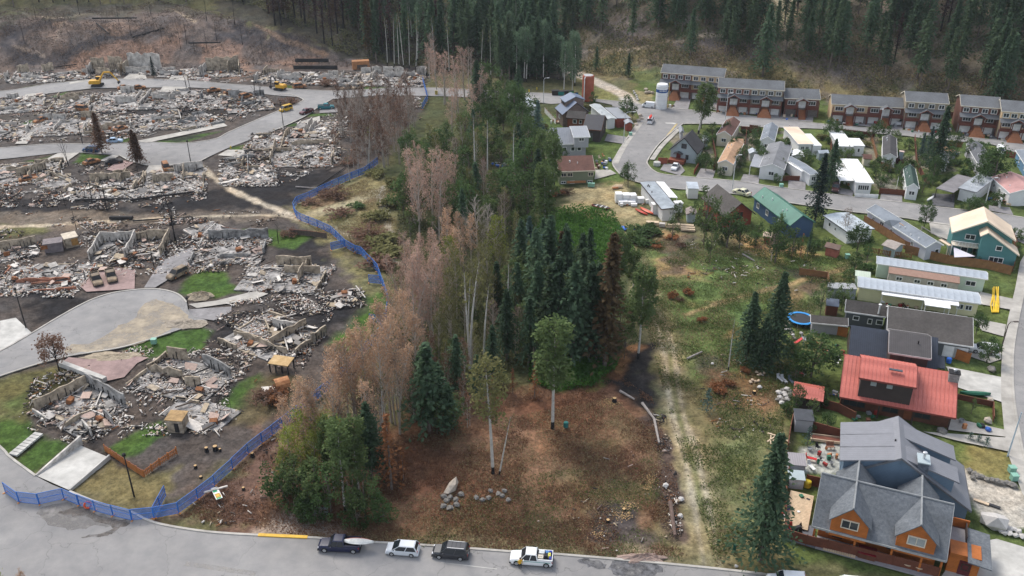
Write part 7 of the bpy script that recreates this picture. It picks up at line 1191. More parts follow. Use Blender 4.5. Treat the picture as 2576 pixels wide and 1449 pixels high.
# ================================================================ VEHICLES
TYRE=mat('tyre_rubber',(.018,.018,.019),.85,.2);RIM=mat('alloy_rim',(.45,.46,.47),.35,.1,metal=.6);LAMP=mat('headlight_glass',(.75,.76,.78),.1,.05,spec=.6);TAIL=mat('tail_light',(.40,.02,.015),.3,.1);CARG=mat('car_glass',(.018,.024,.030),.06,.3,.5,spec=.7);TRIMB=mat('black_plastic',(.03,.03,.033),.6,.2);RUSTC=mat('rusted_car_shell',(.24,.095,.035),.75,.4,.9,c2=(.40,.19,.085),s2=.8);BURNC=mat('burnt_grey_shell',(.17,.15,.125),.75,.4,.9,c2=(.34,.25,.16),s2=.8);BLKC=mat('burnt_black_shell',(.03,.03,.032),.8,.4)
def paint(n,c):return mat(n,c,.28,.04,.6,spec=.6)
def ring(x,hw,z0,z1,cr=.16):return[(x,-hw+.05,z0),(x,hw-.05,z0),(x,hw,z0+.25),(x,hw,z1-cr),(x,hw-cr,z1),(x,-hw+cr,z1),(x,-hw,z1-cr),(x,-hw,z0+.25)]
STYLES=dict(  # stations (x, half width, top), wheelbase, wheel radius, cabin (base rear, base front, roof rear, roof front, base z, roof z)
  suv=([(-2.38,.80,.80),(-2.3,.92,1.06),(-1,.95,1.10),(.9,.95,1.08),(1.25,.94,1.04),(2.1,.90,.95),(2.38,.78,.72)],2.8,.37,(-2.3,1.28,-2.05,.5,1.06,1.74)),
  hatch=([(-2.12,.76,.72),(-2.05,.88,.98),(-1,.90,1.0),(.9,.90,.98),(1.2,.89,.93),(1.9,.84,.82),(2.12,.72,.62)],2.6,.32,(-2.05,1.28,-1.7,.35,.96,1.50)),
  sedan=([(-2.3,.76,.70),(-2.2,.88,.92),(-1.4,.90,.95),(.9,.90,.93),(1.1,.89,.90),(2.1,.84,.78),(2.3,.72,.60)],2.7,.32,(-1.75,1.15,-1.0,.3,.90,1.42)),
  pickup=([(-2.75,.88,.95),(-2.7,.95,1.02),(-.75,.96,1.04),(1.0,.96,1.06),(1.35,.95,1.06),(2.5,.92,.98),(2.75,.82,.78)],3.7,.40,(-.85,1.40,-.65,.70,1.04,1.80)),
  van=([(-2.2,.82,.85),(-2.15,.90,1.15),(-1,.92,1.18),(1.2,.92,1.15),(1.5,.91,1.10),(2.05,.86,.90),(2.25,.75,.68)],2.8,.33,(-2.15,1.75,-2.05,.95,1.12,1.88)))
def car(style,name,label,body,fw,rw,cat='car',flip=False,scale=1.0,burnt=False,group=None,wheelm=None,center=None,blind=False,z=.055):
  st,wb,wr,(cr,cf,rr,rf,zb,zr)=STYLES[style]
  if center:c=at(center[0]);hd=at(center[1])-c
  else:
    a,b_=at(fw),at(rw);hd=a-b_;c=(a+b_)/2
  hd.normalize();nrm=Vector((-hd.y,hd.x,0));
  if not center:c+=nrm*(.85*scale)*(1 if nrm.y>0 else-1)
  r=thing(name,label,cat,(c.x,c.y,z),math.atan2(hd.y,hd.x),group);r.scale=(scale,)*3;hwm=max(s[1]for s in st);clear=wr*.55
  b=MB();b.loft([ring(x,hw,clear,zt)for x,hw,zt in st]);b.build('body',[body],r,True)if False else b.build('body',[body],r)
  hw=hwm-.04;hr=hw-.2
  def gl(name,P,m):return MB().face(P,0)if False else None
  B4=[(cr,-hw,zb-.04),(cf,-hw,zb-.04),(cf,hw,zb-.04),(cr,hw,zb-.04)];T4=[(rr,-hr,zr),(rf,-hr,zr),(rf,hr,zr),(rr,hr,zr)]
  cabm=body if blind else(BLKC if burnt else CARG);MB().hexa(B4+T4).build('cabin' if blind else 'window_glass',[cabm],r)  # burnt shells: black block stands for the shade inside the open, glassless cabin
  e=.03;ro=MB();ro.hexa([(rr-e,-hr-e,zr-.02),(rf+e,-hr-e,zr-.02),(rf+e,hr+e,zr-.02),(rr-e,hr+e,zr-.02),(rr+.12,-hr+.08,zr+.06),(rf-.1,-hr+.08,zr+.06),(rf-.1,hr-.08,zr+.06),(rr+.12,hr-.08,zr+.06)])
  for sg in(-1,1):
    for(x0,x1,w)in((cr,rr,.16),(cf,rf,.09),((cr+cf)/2-.05,(rr+rf)/2-.05,.08)):
      ro.hexa([(x0-w/2,sg*(hw+.02)-.02,zb-.04),(x0+w/2,sg*(hw+.02)-.02,zb-.04),(x0+w/2,sg*(hw+.02)+.02,zb-.04),(x0-w/2,sg*(hw+.02)+.02,zb-.04),(x1-w/2,sg*(hr+.02)-.02,zr),(x1+w/2,sg*(hr+.02)-.02,zr),(x1+w/2,sg*(hr+.02)+.02,zr),(x1-w/2,sg*(hr+.02)+.02,zr)])
  ro.build('roof',[body],r)
  if blind:
    MB().hexa([(rf+.02,-hr+.05,zr-.08),(rf+.07,-hr+.05,zr-.08),(rf+.07,hr-.05,zr-.08),(rf+.02,hr-.05,zr-.08),(rf+.01,-hr+.05,zr-.07),(rf+.02,-hr+.05,zr-.07),(rf+.02,hr-.05,zr-.07),(rf+.01,hr-.05,zr-.07)])if False else None
    x0,x1=cf,rf;MB().hexa([(x0+.03,-hw+.1,zb),(x0+.06,-hw+.1,zb),(x0+.06,hw-.1,zb),(x0+.03,hw-.1,zb),(x1+.10,-hr+.1,zr-.1),(x1+.14,-hr+.1,zr-.1),(x1+.14,hr-.1,zr-.1),(x1+.10,hr-.1,zr-.1)]).build('windshield',[CARG],r)
    for sg in(-1,1):MB().hexa([(.75,sg*(hw+.01)-.02,zb+.05),(1.45,sg*(hw+.01)-.02,zb+.05),(1.45,sg*(hw+.01)+.02,zb+.05),(.75,sg*(hw+.01)+.02,zb+.05),(.75,sg*(hr+.07)-.02,zr-.15),(1.0,sg*(hr+.07)-.02,zr-.15),(1.0,sg*(hr+.07)+.02,zr-.15),(.75,sg*(hr+.07)+.02,zr-.15)]).build('side_window',[CARG],r)
  wm_=MB();wm_.lathe([(wr*.72,-.13),(wr,-.10),(wr,.10),(wr*.72,.13)],14);tm=wm_.mesh('wheel',[TYRE if not burnt else BLKC]);rm=MB().lathe([(wr*.62,-.145),(wr*.66,0),(wr*.62,.145)],10).mesh('rim',[wheelm or(RUSTC if burnt else RIM)])
  for x in(-wb/2-(.12 if style=='pickup' else 0),wb/2):
    for sg in(-1,1):
      w=obj('wheel',tm,r,(x,sg*(hwm-.08),wr));w.rotation_euler=(math.pi/2,0,0);obj('rim',rm,w)
  L0,L1=st[0][0],st[-1][0]
  MB().box((L1-.05,0,clear+.16),(.22,2*st[-1][1]+.16,.22)).build('bumper',[TRIMB if style=='pickup' else body],r);MB().box((L0+.03,0,clear+.16),(.22,2*st[0][1]+.16,.22)).build('bumper',[TRIMB if style=='pickup' else body],r)
  if not burnt:
    for sg in(-1,1):
      MB().box((L1-.16,sg*(st[-1][1]-.12),.70*zb),(.24,.30,.16)).build('headlight',[LAMP],r);MB().box((L0+.07,sg*(st[0][1]-.02),.88*zb),(.14,.16,.30)).build('taillight',[TAIL],r)
      MB().box((cf-.45,sg*(hwm+.10),zb+.06),(.12,.22,.15)).build('mirror',[body],r)
    MB().box((L0+.0,0,.62*zb),(.03,.5,.12)).build('number_plate',[WHITE],r)
  if style=='pickup':
    b=MB()  # open bed: dark floor set in a rim
    b.box((-1.78,0,1.0),(1.78,1.66,.12));b.build('bed_liner',[TRIMB],r);b=MB()
    for sg in(-1,1):b.box((-1.78,sg*.90,1.16),(1.92,.10,.28))
    b.box((-2.70,0,1.16),(.08,1.70,.28));b.build('bed_side',[body],r)
  return r
NAVYP=paint('navy_paint',(.008,.012,.045));SILV=paint('silver_white_paint',(.60,.63,.66));DKGR=paint('charcoal_paint',(.030,.032,.038));WHP=paint('white_car_paint',(.75,.76,.76))
t=car('pickup','pickup_truck','navy blue pickup with a pale kayak shell in its bed',NAVYP,q('D2',695,1212),q('D2',970,1224),'pickup truck',wheelm=RIM)
KY=mat('weathered_fibreglass',(.52,.54,.53),.6,.2,1.5,c2=(.68,.68,.65));KYR=mat('faded_red_stripe',(.45,.14,.10),.6,.2)
def hull(name,label,cat,loc,rz,L,w,h_,m,m2=None,tilt=0,open_=False):
  r=thing(name,label,cat,loc,rz);n=9;rings=[]
  for i in range(n):
    u=-1+2*i/(n-1);k=max(.05,1-abs(u)**2.6);x=u*L/2;rings.append([(x,-w/2*k,h_*.6),(x,-w*.3*k,.02+h_*.12*(1-k)),(x,w*.3*k,.02+h_*.12*(1-k)),(x,w/2*k,h_*.6),(x,w*.25*k,h_*(.35 if open_ else 1)),(x,-w*.25*k,h_*(.35 if open_ else 1))])
  MB().loft(rings).build('hull',[m],r);r.rotation_euler=(0,tilt,rz)
  if m2:MB().tube([(x[0][0],x[0][1]-.01,x[0][2])for x in rings],.05,5).build('stripe',[m2],r)
  return r
Mx=t.matrix_basis
hull('kayak_shell','pale fibreglass kayak shell with red stripe in the navy pickup bed','kayak',Mx@Vector((-2.5,.1,1.18)),t.rotation_euler[2],4.2,1.15,.42,KY,KYR)
car('hatch','hatchback','silver white hatchback parked between navy pickup and charcoal suv',SILV,q('D2',1360,1248),q('D2',1570,1264))
r=car('suv','suv','charcoal suv with roof rails on the front road',DKGR,q('D2',1838,1278),q('D2',2062,1298))
for sg in(-1,1):MB().box((-.75,sg*.62,1.83),(2.2,.06,.08)).build('roof_rail',[STEEL],r)
for x in(-1.3,-.75,-.2):MB().box((x,0,1.81),(.05,1.2,.03)).build('roof_rib',[TRIMB],r)
wp=car('pickup','pickup_truck','white pickup with green side stripe and loaded bed',WHP,q('D3',55,1343),q('D3',325,1364),'pickup truck')
for sg in(-1,1):MB().box((-.2,sg*.975,.86),(4.6,.012,.07)).build('side_stripe',[mat('green_stripe',(.05,.28,.22),.5)],wp)
for(x,y,dx,dy,dz,c,n_,l_)in((-1.2,.4,.7,.6,.35,(.55,.5,.42),'crate','tan crate behind the cab in the white pickup bed'),(-1.3,-.4,.7,.6,.4,(.6,.62,.62),'crate','grey crate behind the cab in the white pickup bed'),(-1.9,.2,.4,.4,.5,(.03,.03,.04),'bag','black bag in the middle of the white pickup bed'),(-2.0,-.45,.4,.35,.4,(.10,.25,.55),'jerrycan','light blue can on the near side of the white pickup bed'),(-2.3,0,.35,.6,.4,(.60,.58,.12),'jerrycan','yellow can at the tail of the white pickup bed'),(-2.45,-.5,.3,.3,.45,(.04,.06,.35),'jerrycan','dark blue can at the tailgate corner of the white pickup'),(-2.45,.5,.3,.35,.35,(.04,.06,.35),'jerrycan','dark blue can at the far tailgate corner')):
  p=wp.matrix_basis@Vector((x,y,1.06));r=thing(n_,l_,n_,p,wp.rotation_euler[2]);b=MB().box((0,0,dz/2),(dx,dy,dz));b.box((0,0,dz+.03),(dx*.5,dy*.25,.06));b.build('box',[mat('load_%d%d'%(int(c[0]*99),int(c[2]*99)),c,.6,.15)],r)
car('suv','suv','white suv at the bottom edge left of the second white car',WHP,q('D4',60,1580),q('D4',330,1600));car('van','van','white van roof at the bottom edge in front of the cedar house',WHP,q('D4',720,1640),q('D4',980,1665),'van',blind=True)
car('suv','suv','white suv on the drive beside the dark bungalow',WHP,q('C4',2062,655),q('C4',2275,690),z=.09)
car('sedan','convertible_car','small white convertible in front of the dark cottage',WHP,None,None,center=(q('B3',1640,248),q('B3',1622,275)),scale=.95,z=.09)
car('van','van','white cargo van parked next to the white silo',WHP,q('A3',1325,1084),q('A3',1408,1092),'van',blind=True)
r=car('suv','suv','white suv with a red kayak on its roof at the junction',WHP,None,None,center=(q('A3',1392,1232),q('A3',1412,1190)));p=r.matrix_basis@Vector((-.6,0,1.82));hull('kayak','red kayak strapped on the roof of the white suv at the junction','kayak',p,r.rotation_euler[2],4.2,.9,.45,mat('red_kayak',(.60,.045,.03),.4,.1))
car('van','minivan','white minivan under the hoop in front of the second townhouse',WHP,None,None,'van',center=(q('A3',2325,1105),q('A3',2305,1145)),z=.09)
car('hatch','hatchback','bright red hatchback in front of the two storey townhouse block',paint('red_paint',(.42,.012,.02)),None,None,center=(q('A4',1062,1232),q('A4',1115,1258)),z=.09)
car('van','van','white van parked under the two storey townhouse block right of the red hatchback',WHP,None,None,'van',center=(q('A4',1312,1245),q('A4',1308,1290)),scale=1.1,blind=True,z=.09)
car('sedan','vintage_car','cream vintage car half hidden behind the brown roofed house',paint('cream_paint',(.62,.60,.42)),None,None,center=(q('B3',2310,505),q('B3',2250,485)),scale=1.05)
car('pickup','pickup_truck','black and red pickup nose out beside the bright white carport',paint('dark_red_black',(.06,.018,.015)),None,None,'pickup truck',center=(q('B4',678,462),q('B4',672,500)),z=.09)
car('van','van','white van at the street end behind the dark gabled mobile home',WHP,None,None,'van',center=(q('B4',2335,88),q('B4',2345,115)),blind=True)
car('pickup','pickup_truck','teal pickup parked by the far junction among the ruins',paint('teal_paint',(.01,.17,.20)),q('A2',745,1100),q('A2',670,1104),'pickup truck');car('van','van','yellow van parked on the block tip at the far junction',paint('yellow_paint_car',(.60,.36,.02)),q('A2',285,1128),q('A2',352,1110),'van');car('pickup','pickup_truck','dark maroon pickup near the teal pickup',paint('maroon_paint',(.10,.015,.025)),q('A2',490,1155),q('A2',560,1135),'pickup truck',scale=.9)
car('suv','suv','dark blue suv by the scorched conifer on the middle road',paint('dark_blue_paint',(.012,.05,.13)),q('B1',860,82),q('B1',950,86));car('sedan','car','pale blue car on the middle road behind the scorched conifer',paint('pale_blue_paint',(.34,.47,.62)),q('A1',1190,1440),q('A1',1110,1445))
for st_,cpx,hpx,l_,m_ in(('pickup',q('B1',975,1390),q('B1',1000,1440),'burnt grey pickup shell, left of the pair on the pink driveway',BURNC),('pickup',q('B1',1125,1355),q('B1',1140,1400),'burnt grey pickup shell, right of the pair on the pink driveway',BURNC),('suv',q('B1',1790,1330),q('B1',1700,1375),'burnt tan suv shell on the drive by the small lawn',BURNC),('sedan',q('B1',925,195),q('B1',980,180),'orange rusted car shell on the lawn below the middle road',RUSTC),('van',q('B1',1675,255),q('B1',1690,285),'orange burnt van shell standing on the drive by the middle road',RUSTC),('sedan',q('B1',1150,195),q('B1',1190,190),'black burnt car shell beside the pink driveway',BLKC),
               ('sedan',q('A1',1255,895),q('A1',1295,890),'orange rusted car shell, left of the pair under the excavator road',RUSTC),('sedan',q('A1',1400,895),q('A1',1440,890),'orange rusted car shell, right of the pair under the excavator road',RUSTC),('sedan',q('A1',2155,920),q('A1',2190,915),'small orange rusted car shell at the bend of the far road',RUSTC),('sedan',q('A1',2320,945),q('A1',2370,940),'rust red car shell among rubble at the bend of the far road',RUSTC),('suv',q('A1',2475,985),q('A1',2530,970),'rusted car shell at the block tip above the yellow van',RUSTC),('suv',q('A2',440,885),q('A2',480,880),'orange rusted car shell beside the dark armed excavator',RUSTC),('sedan',q('A2',910,895),q('A2',880,905),'burnt grey car shell on the far road verge, left one',BURNC),('sedan',q('A2',1020,890),q('A2',990,900),'burnt grey car shell on the far road verge, right one',BURNC),('sedan',q('A1',410,1225),q('A1',360,1240),'orange crumpled car shell at the left edge of the block',RUSTC),('van',q('A1',835,1115),q('A1',880,1120),'rusted van shell among rubble in the middle of the block',RUSTC),('sedan',q('A1',1215,1310),q('A1',1245,1300),'rusted car shell behind the first scorched conifer',RUSTC),('sedan',q('B1',290,370),q('B1',320,365),'small rusty car wreck left below the middle road',RUSTC)):
  car(st_,'burnt_car',l_,m_,None,None,'burnt car',center=(cpx,hpx),burnt=True,z=.05)
# ---------------------------------------------------------------- excavators
YEL=mat('machine_yellow',(.60,.33,.03),.5,.12)
def excavator(label,p,hp,boom,armm,s=1.0):
  c=at(p);d=at(hp)-c;r=thing('excavator',label,'excavator',(c.x,c.y,.06),math.atan2(d.y,d.x));r.scale=(s,)*3
  for sg in(-1,1):MB().loft([[(x,sg*1.25-.35,z)for x,z in P]for P in([(-2,.45),(-1.7,.0),(1.7,.0),(2,.45),(1.7,.9),(-1.7,.9)],)]+[[(x,sg*1.25+.35,z)for x,z in[(-2,.45),(-1.7,.0),(1.7,.0),(2,.45),(1.7,.9),(-1.7,.9)]]]).build('track',[TRIMB],r)
  MB().box((-.6,0,1.65),(3.4,2.7,1.2)).build('house',[YEL],r);MB().box((-2.3,0,1.5),(.7,2.6,1.0)).build('counterweight',[YEL],r)
  cb=MB().box((.55,.75,2.45),(1.5,1.1,1.6)).build('cab',[CARG],r);MB().box((.55,.75,3.3),(1.6,1.2,.12)).build('cab_roof',[YEL],cb)
  for a,b_,w in boom:MB().tube([(a[0],-.2,a[1]),(b_[0],-.2,b_[1])],[w,w*.75],4).build('boom',[armm],r)
  e=boom[-1][1];MB().loft([[(e[0]-.5,y,e[1]-.1),(e[0]+.1,y,e[1]+.2),(e[0]+.5,y,e[1]-.5),(e[0]-.2,y,e[1]-1.0)]for y in(-.8,.4)]).build('bucket',[TRIMB],r)
excavator('yellow excavator with its arm reaching right on the far road',q('A1',985,868),q('A1',1150,862),[((.8,1.8),(3.0,5.0),.38),((3.0,5.0),(5.2,5.0),.34),((5.0,5.1),(7.6,1.6),.28)],YEL,1.0)
excavator('excavator with dark folded arm beside the white ruins',q('A2',240,905),q('A2',150,895),[((.8,1.8),(2.6,5.2),.34),((2.6,5.2),(3.6,5.0),.3),((3.6,5.0),(4.3,1.2),.25)],TRIMB,.9)
# ---------------------------------------------------------------- silos, bins, boxes
c=at(q('A3',1497,1090));r=thing('white_silo','tall white silo with blue lettered band beside the cargo van','silo',(c.x,c.y,.06));b=MB()
b.lathe([(1.95,0),(1.95,7.6),(1.75,8.2),(.3,8.5)],24);b.build('tank',[seam_mat('ribbed_white_tank',(.72,.73,.72),.7,axis='Z',n=.06,dark=.9)],r);bl=mat('silo_blue',(.03,.09,.26),.6,.1)
MB().lathe([(1.97,5.6),(1.97,6.6)],24).build('blue_band',[bl],r)
b=MB()
for i in range(9):
  th=-2.2+i*.16;b.box((1.99*math.cos(th),1.99*math.sin(th),6.25),(.03,.2,.34 if i%3 else .2),0,rz=th)
b.build('white_lettering',[WHITE],r);b=MB()
for x in(-.25,.25):b.tube([(2.3,x,0),(2.3,x,8.6)],.05,5)
for i in range(14):b.tube([(2.3,-.25,.5+i*.6),(2.3,.25,.5+i*.6)],.04,4)
b.build('ladder',[mat('ladder_yellow',(.62,.48,.18),.6)],r)
c=at(q('A3',760,1010));r=thing('rust_silo','rust red cylindrical silo with white pipe at the bend of the far road','silo',(c.x,c.y,.05));MB().lathe([(2.0,0),(2.0,8.4),(1.9,8.6),(.2,8.7)],24).build('tank',[mat('rust_red_tank',(.34,.085,.045),.6,.2,.5,c2=(.42,.12,.07))],r)
MB().tube([(-1.4,-1.75,0),(-1.4,-1.75,8.0),(-.9,-1.3,8.7)],.16,6).build('pipe',[WHITE],r);MB().lathe([(1.6,8.6),(1.6,8.75)],20).build('lid',[mat('grey_lid',(.42,.42,.42),.5)],r)
def skip(label,p,rz,L,w,h_,c):
  r=thing('dumpster',label,'dumpster',at(p),rz);MB().hexa([(-L/2+.2,-w/2,0),(L/2-.2,-w/2,0),(L/2-.2,w/2,0),(-L/2+.2,w/2,0),(-L/2,-w/2,h_),(L/2,-w/2,h_),(L/2,w/2,h_),(-L/2,w/2,h_)]).build('bin',[mat('bin_%d'%int(c[1]*999),c,.6,.15)],r);MB().box((0,0,h_+.06),(L+.1,w+.1,.1)).build('lid',[TRIMB],r)
skip('dark brown dumpster left of the green dumpsters on the far road',q('A3',435,955),.05,2.6,1.6,1.6,(.035,.025,.02));skip('teal dumpster in the middle of the row on the far road',q('A3',492,957),.05,2.2,1.5,1.4,(.02,.19,.17));skip('black dumpster between the teal and the green one',q('A3',545,953),.05,1.6,1.4,1.4,(.02,.021,.02));skip('bright green dumpster at the right of the row',q('A3',595,955),.05,1.7,1.5,1.4,(.02,.26,.09));skip('small blue bin beside the rust red silo',q('A3',650,965),.05,1.0,1.0,1.1,(.02,.22,.48))
for p,l_ in((q('C1',1552,556),'pale green utility box on the lawn by the cul-de-sac'),(q('B4',795,1148),'pale green utility box at the meadow edge by the round tree'),(q('D4',2470,480),'pale green utility box by the sidewalk below the blue house lawn'),(q('D4',2448,400),'second pale green utility box above the lower one by the sidewalk'),(q('B3',780,425),'teal utility box below the sage green bungalow, left'),(q('B3',812,428),'teal utility box below the sage green bungalow, right'),(q('A3',1192,1362),'pale green utility box by the junction pavement'),(q('B4',132,435),'green utility box by the bay window home')):
  r=thing('utility_box',l_,'utility box',at(p));MB().box((0,0,.45),(.9,.8,.9)).box((0,0,.93),(1.0,.9,.08)).build('cabinet',[mat('utility_green',(.22,.42,.33),.6,.1)],r)
# ---------------------------------------------------------------- lamps and poles
LGR=mat('pale_lamp_metal',(.55,.56,.56),.5,.1)
def lamp(label,p,h_,m,arm=None,rz=0.0,head=True):
  r=thing('street_lamp',label,'street lamp',at3(p),rz);MB().tube([(0,0,-.3),(0,0,h_*.5),(0,0,h_)],[.13,.11,.08],7).build('pole',[m],r)
  if arm:MB().tube([(0,0,h_-.05),(arm*.3,0,h_+.5),(arm,0,h_+.6)],[.07,.06,.05],6).build('arm',[m],r);MB().box((arm+.25,0,h_+.58),(.8,.3,.16)).build('lamp_head',[m],r)
  elif head:MB().lathe([(.10,0),(.26,.12),(.26,.5),(.06,.62)],8,(0,0,h_)).build('lamp_head',[m],r)
lamp('pale curved lamp beside the dumpsters on the far road',q('A3',317,1035),8,LGR,1.2);lamp('pale curved lamp on the grass in front of the white mobile home corner',q('A3',1122,1440),9.0,LGR,2.4);lamp('pale lamp in front of the brown roofed house',q('B3',2215,462),9,LGR,.8);lamp('pale lamp on the townhouse street behind the brown shingled roof',q('A3',2142,1232),9,LGR,1.0);lamp('pale lamp on the kerb behind the teal house',q('B4',2180,628),7,LGR,.8);lamp('white pole in front of the red hatchback',q('A4',1125,1270),5,LGR,None,head=True)
BLL=mat('black_lamp',(.012,.012,.013),.6)
for p,h_,l_ in((q('D1',1350,645),7.0,'black lamp post on the dry lawn by the orange fence'),(q('B1',1920,188),6,'black lamp post at the start of the footpath'),(q('A2',275,1262),7,'black lamp post on the middle road by the yellow van'),(q('A1',832,1449),6,'black lamp post beside the first scorched conifer'),(q('C1',262,402),8,'leaning black lamp post at the dark left driveway'),(q('C1',1898,215),2.2,'short black lamp post at the cul-de-sac right end')):lamp(l_,p,h_,BLL)
lamp('dark lamp post with side arm on the right sidewalk by the white suv',q('C4',2340,632),5.5,mat('bronze_lamp',(.09,.07,.06),.6),1.0);lamp('pale blue pole at the far right sidewalk below the red roofed house',q('D4',2412,240),8,mat('pale_blue_pole',(.42,.50,.56),.5),None,head=False)
r=thing('basketball_hoop','white basketball hoop in front of the second townhouse','basketball hoop',at(q('A3',2100,1085)));MB().tube([(0,0,0),(0,0,3.6)],.08,6).build('pole',[BLACK],r);MB().box((0,-.4,3.6),(1.5,.06,1.0)).build('backboard',[WHITE],r)
r=thing('satellite_dish','pale satellite dish on a post beside the dark shingled mobile home','satellite dish',at(q('A4',1145,1400)));MB().tube([(0,0,0),(0,0,2)],.06,5).build('post',[STEEL],r);MB().lathe([(.05,0),(.6,.12),(.7,.25)],12,(0,0,2)).build('dish',[LGR],r)
# ---------------------------------------------------------------- person at the white pickup
sk_v=[((0,0,.92),.145),((0,0,1.12),.15),((0,.02,1.32),.17),((0,.01,1.46),.08),((0,0,1.56),.085),((0,-.01,1.66),.10),((0,-.005,1.74),.07),((.11,0,.86),.10),((.12,-.02,.48),.07),((.13,.03,.08),.05),((.13,-.10,.04),.045),((-.11,0,.86),.10),((-.12,.04,.48),.07),((-.13,.08,.08),.05),((-.13,-.05,.04),.045),((.22,.01,1.38),.07),((.28,.04,1.12),.052),((.26,-.12,.92),.042),((-.22,.01,1.38),.07),((-.30,.02,1.12),.052),((-.22,-.18,1.02),.042),((.25,-.17,.84),.04),((-.16,-.25,.99),.04)]
sk_e=[(0,1),(1,2),(2,3),(3,4),(4,5),(5,6),(0,7),(7,8),(8,9),(9,10),(0,11),(11,12),(12,13),(13,14),(2,15),(15,16),(16,17),(17,21),(2,18),(18,19),(19,20),(20,22)]
me=bpy.data.meshes.new('body');me.from_pydata([v for v,_ in sk_v],sk_e,[]);pr=thing('person','person in a yellow jacket and dark trousers standing by the white pickup','person',at(q('D3',82,1372)),.35)
pb=obj('body',me,pr);pb.modifiers.new('skin','SKIN');
for i,(_,r_)in enumerate(sk_v):me.skin_vertices[0].data[i].radius=(r_,r_);me.skin_vertices[0].data[i].use_root=i==0
ss=pb.modifiers.new('sub','SUBSURF');ss.levels=ss.render_levels=1
bpy.context.view_layer.update();ev=pb.evaluated_get(bpy.context.evaluated_depsgraph_get());m2=bpy.data.meshes.new_from_object(ev);pb.modifiers.clear();pb.data=m2
for n_,c_ in(('dark_trousers',(.02,.02,.022)),('yellow_jacket',(.62,.36,.03)),('skin',(.5,.30,.22)),('boots',(.03,.022,.018))):m2.materials.append(mat(n_,c_,.8,.1))
for p_ in m2.polygons:
  z_=p_.center.z;p_.material_index=3 if z_<.14 else 0 if z_<.88 and abs(p_.center.x)<.2 else 2 if z_>1.5 or(z_<.93 and abs(p_.center.x)>.2)else 1;p_.use_smooth=True
MB().lathe([(.105,0),(.125,.06),(.11,.13),(.05,.17)],10,(0,.01,1.66)).build('hair',[mat('brown_hair',(.05,.03,.02),.8)],pr)
# ================================================================ SMALL THINGS
import re as re_
def stack(name,label,cat,p,items,rz=0.0,part=None,group=None):
  """items: (x, y, z, dx, dy, dz, material[, tilt]) - each a part"""
  r=thing(name,label,cat,at3(p),rz,group)
  for it in items:
    x,y,z,dx,dy,dz,m=it[:7];M=Matrix.Rotation(it[7],3,'Z')if len(it)>7 else None;MB().box((x,y,z+dz/2),(dx,dy,dz),0,M).build(it[8]if len(it)>8 else part or 'board',[m],r)
  return r
BOUL=mat('grey_boulder',(.15,.145,.135),.9,.3,1.5,c2=(.27,.25,.225),bump=.4);WSTN=mat('pale_stone',(.50,.48,.455),.9,.15,1.5);TSTN=mat('warm_stone',(.42,.36,.29),.9,.25,1.5,c2=(.55,.48,.40))
def stone(p,r_,label,m=BOUL,sq=(1,1,.7),rz=None,group=None,name='boulder',world=None):
  rn=random.Random(int(p[0]*7+p[1]*3));b=MB().rock((0,0,r_*sq[2]*.55),r_,rn,0,sq);o=b.build(name,[m]);o.location=world or at3(p);o.rotation_euler=(0,0,rn.uniform(0,6)if rz is None else rz);return tag(o,label,'stone',group)
stone(q('D2',1975,580),1.15,'tall leaning grey boulder standing over the stone ring',TSTN,(.55,1.7,.9),-.5)
for p in((1890,655),(1915,700),(1955,665),(2010,690),(2065,635),(1885,755),(1950,770),(2020,740)):stone(q('D2',*p),.52,'rounded grey boulder in the ring below the tall leaning boulder',group='ring of boulders')
for p in((2220,670),(2280,690),(2345,670),(2362,600),(2440,630),(2480,650),(2540,690),(2500,600)):stone(q('D2',*p),.46,'rounded grey boulder in the second ring near the double birch',group='second ring of boulders')
for p,r_,l_ in((q('D3',1545,545),.5,'white stone at the head of the slash pile by the track'),(q('D3',1700,682),.42,'middle white stone of three by the track'),(q('D3',1695,850),.42,'lowest white stone of three by the track'),(q('C3',2015,765),.3,'single white stone in the meadow left of the thin trunk'),(q('C3',2490,1005),.45,'pale stone beside the small stump at the garden edge'),(q('D3',2255,1355),.3,'pale stone at the road verge below the big spruce')):stone(p,r_,l_,WSTN)
stone(q('D4',2265,935),1.9,'huge pale boulder between gravel yard and concrete drive',WSTN,(1.2,.8,.7),-.3);stone(q('C4',2245,830),1.0,'pale boulder below the round tree on the dark bungalow lawn',BOUL,(1.2,.8,.6));stone(q('C4',2205,1345),.8,'flat boulder on the small front lawn',TSTN);stone(q('C4',2240,1140),.6,'pinkish boulder at the corner of the concrete drive',TSTN);stone(q('D4',1750,5),.8,'boulder at the red roofed house forecourt',BOUL)
for i,p in enumerate(((2070,430),(2110,455),(2150,460),(2200,485),(2250,495),(2300,505),(2350,520),(2400,520),(2440,530),(2470,545),(2030,400),(2060,470))):stone(q('D4',*p),.55,'grey stone in the dry wall at the top of the gravel yard',BOUL,group='dry stone row of the gravel yard')
for i,p in enumerate(((2360,950),(2400,970),(2440,985),(2480,990),(2520,1010),(2340,1000),(2380,1020),(2430,1030),(2490,1050),(2550,1060))):stone(q('D4',*p),.5,'pale stone in the lower row by the concrete drive',WSTN,group='pale stone row')
for i,p in enumerate(((110,1060),(150,1040),(190,1030),(215,1050),(120,1110),(150,1140),(175,1090),(210,1090),(140,1165),(100,1130),(190,1130),(225,1075),(160,1070))):stone(q('C4',*p),.55,'pale stone in the heap left of the red roofed shed',BOUL if i%2 else WSTN,group='stone heap by the red shed')
for i,p in enumerate(((165,360),(190,390),(215,420),(240,445),(250,480),(225,460),(180,420),(260,510),(330,460),(200,370))):stone(q('C4',*p),.42,'pale stone in the bank below the trampoline',TSTN if i%2 else WSTN,group='stones below the trampoline')
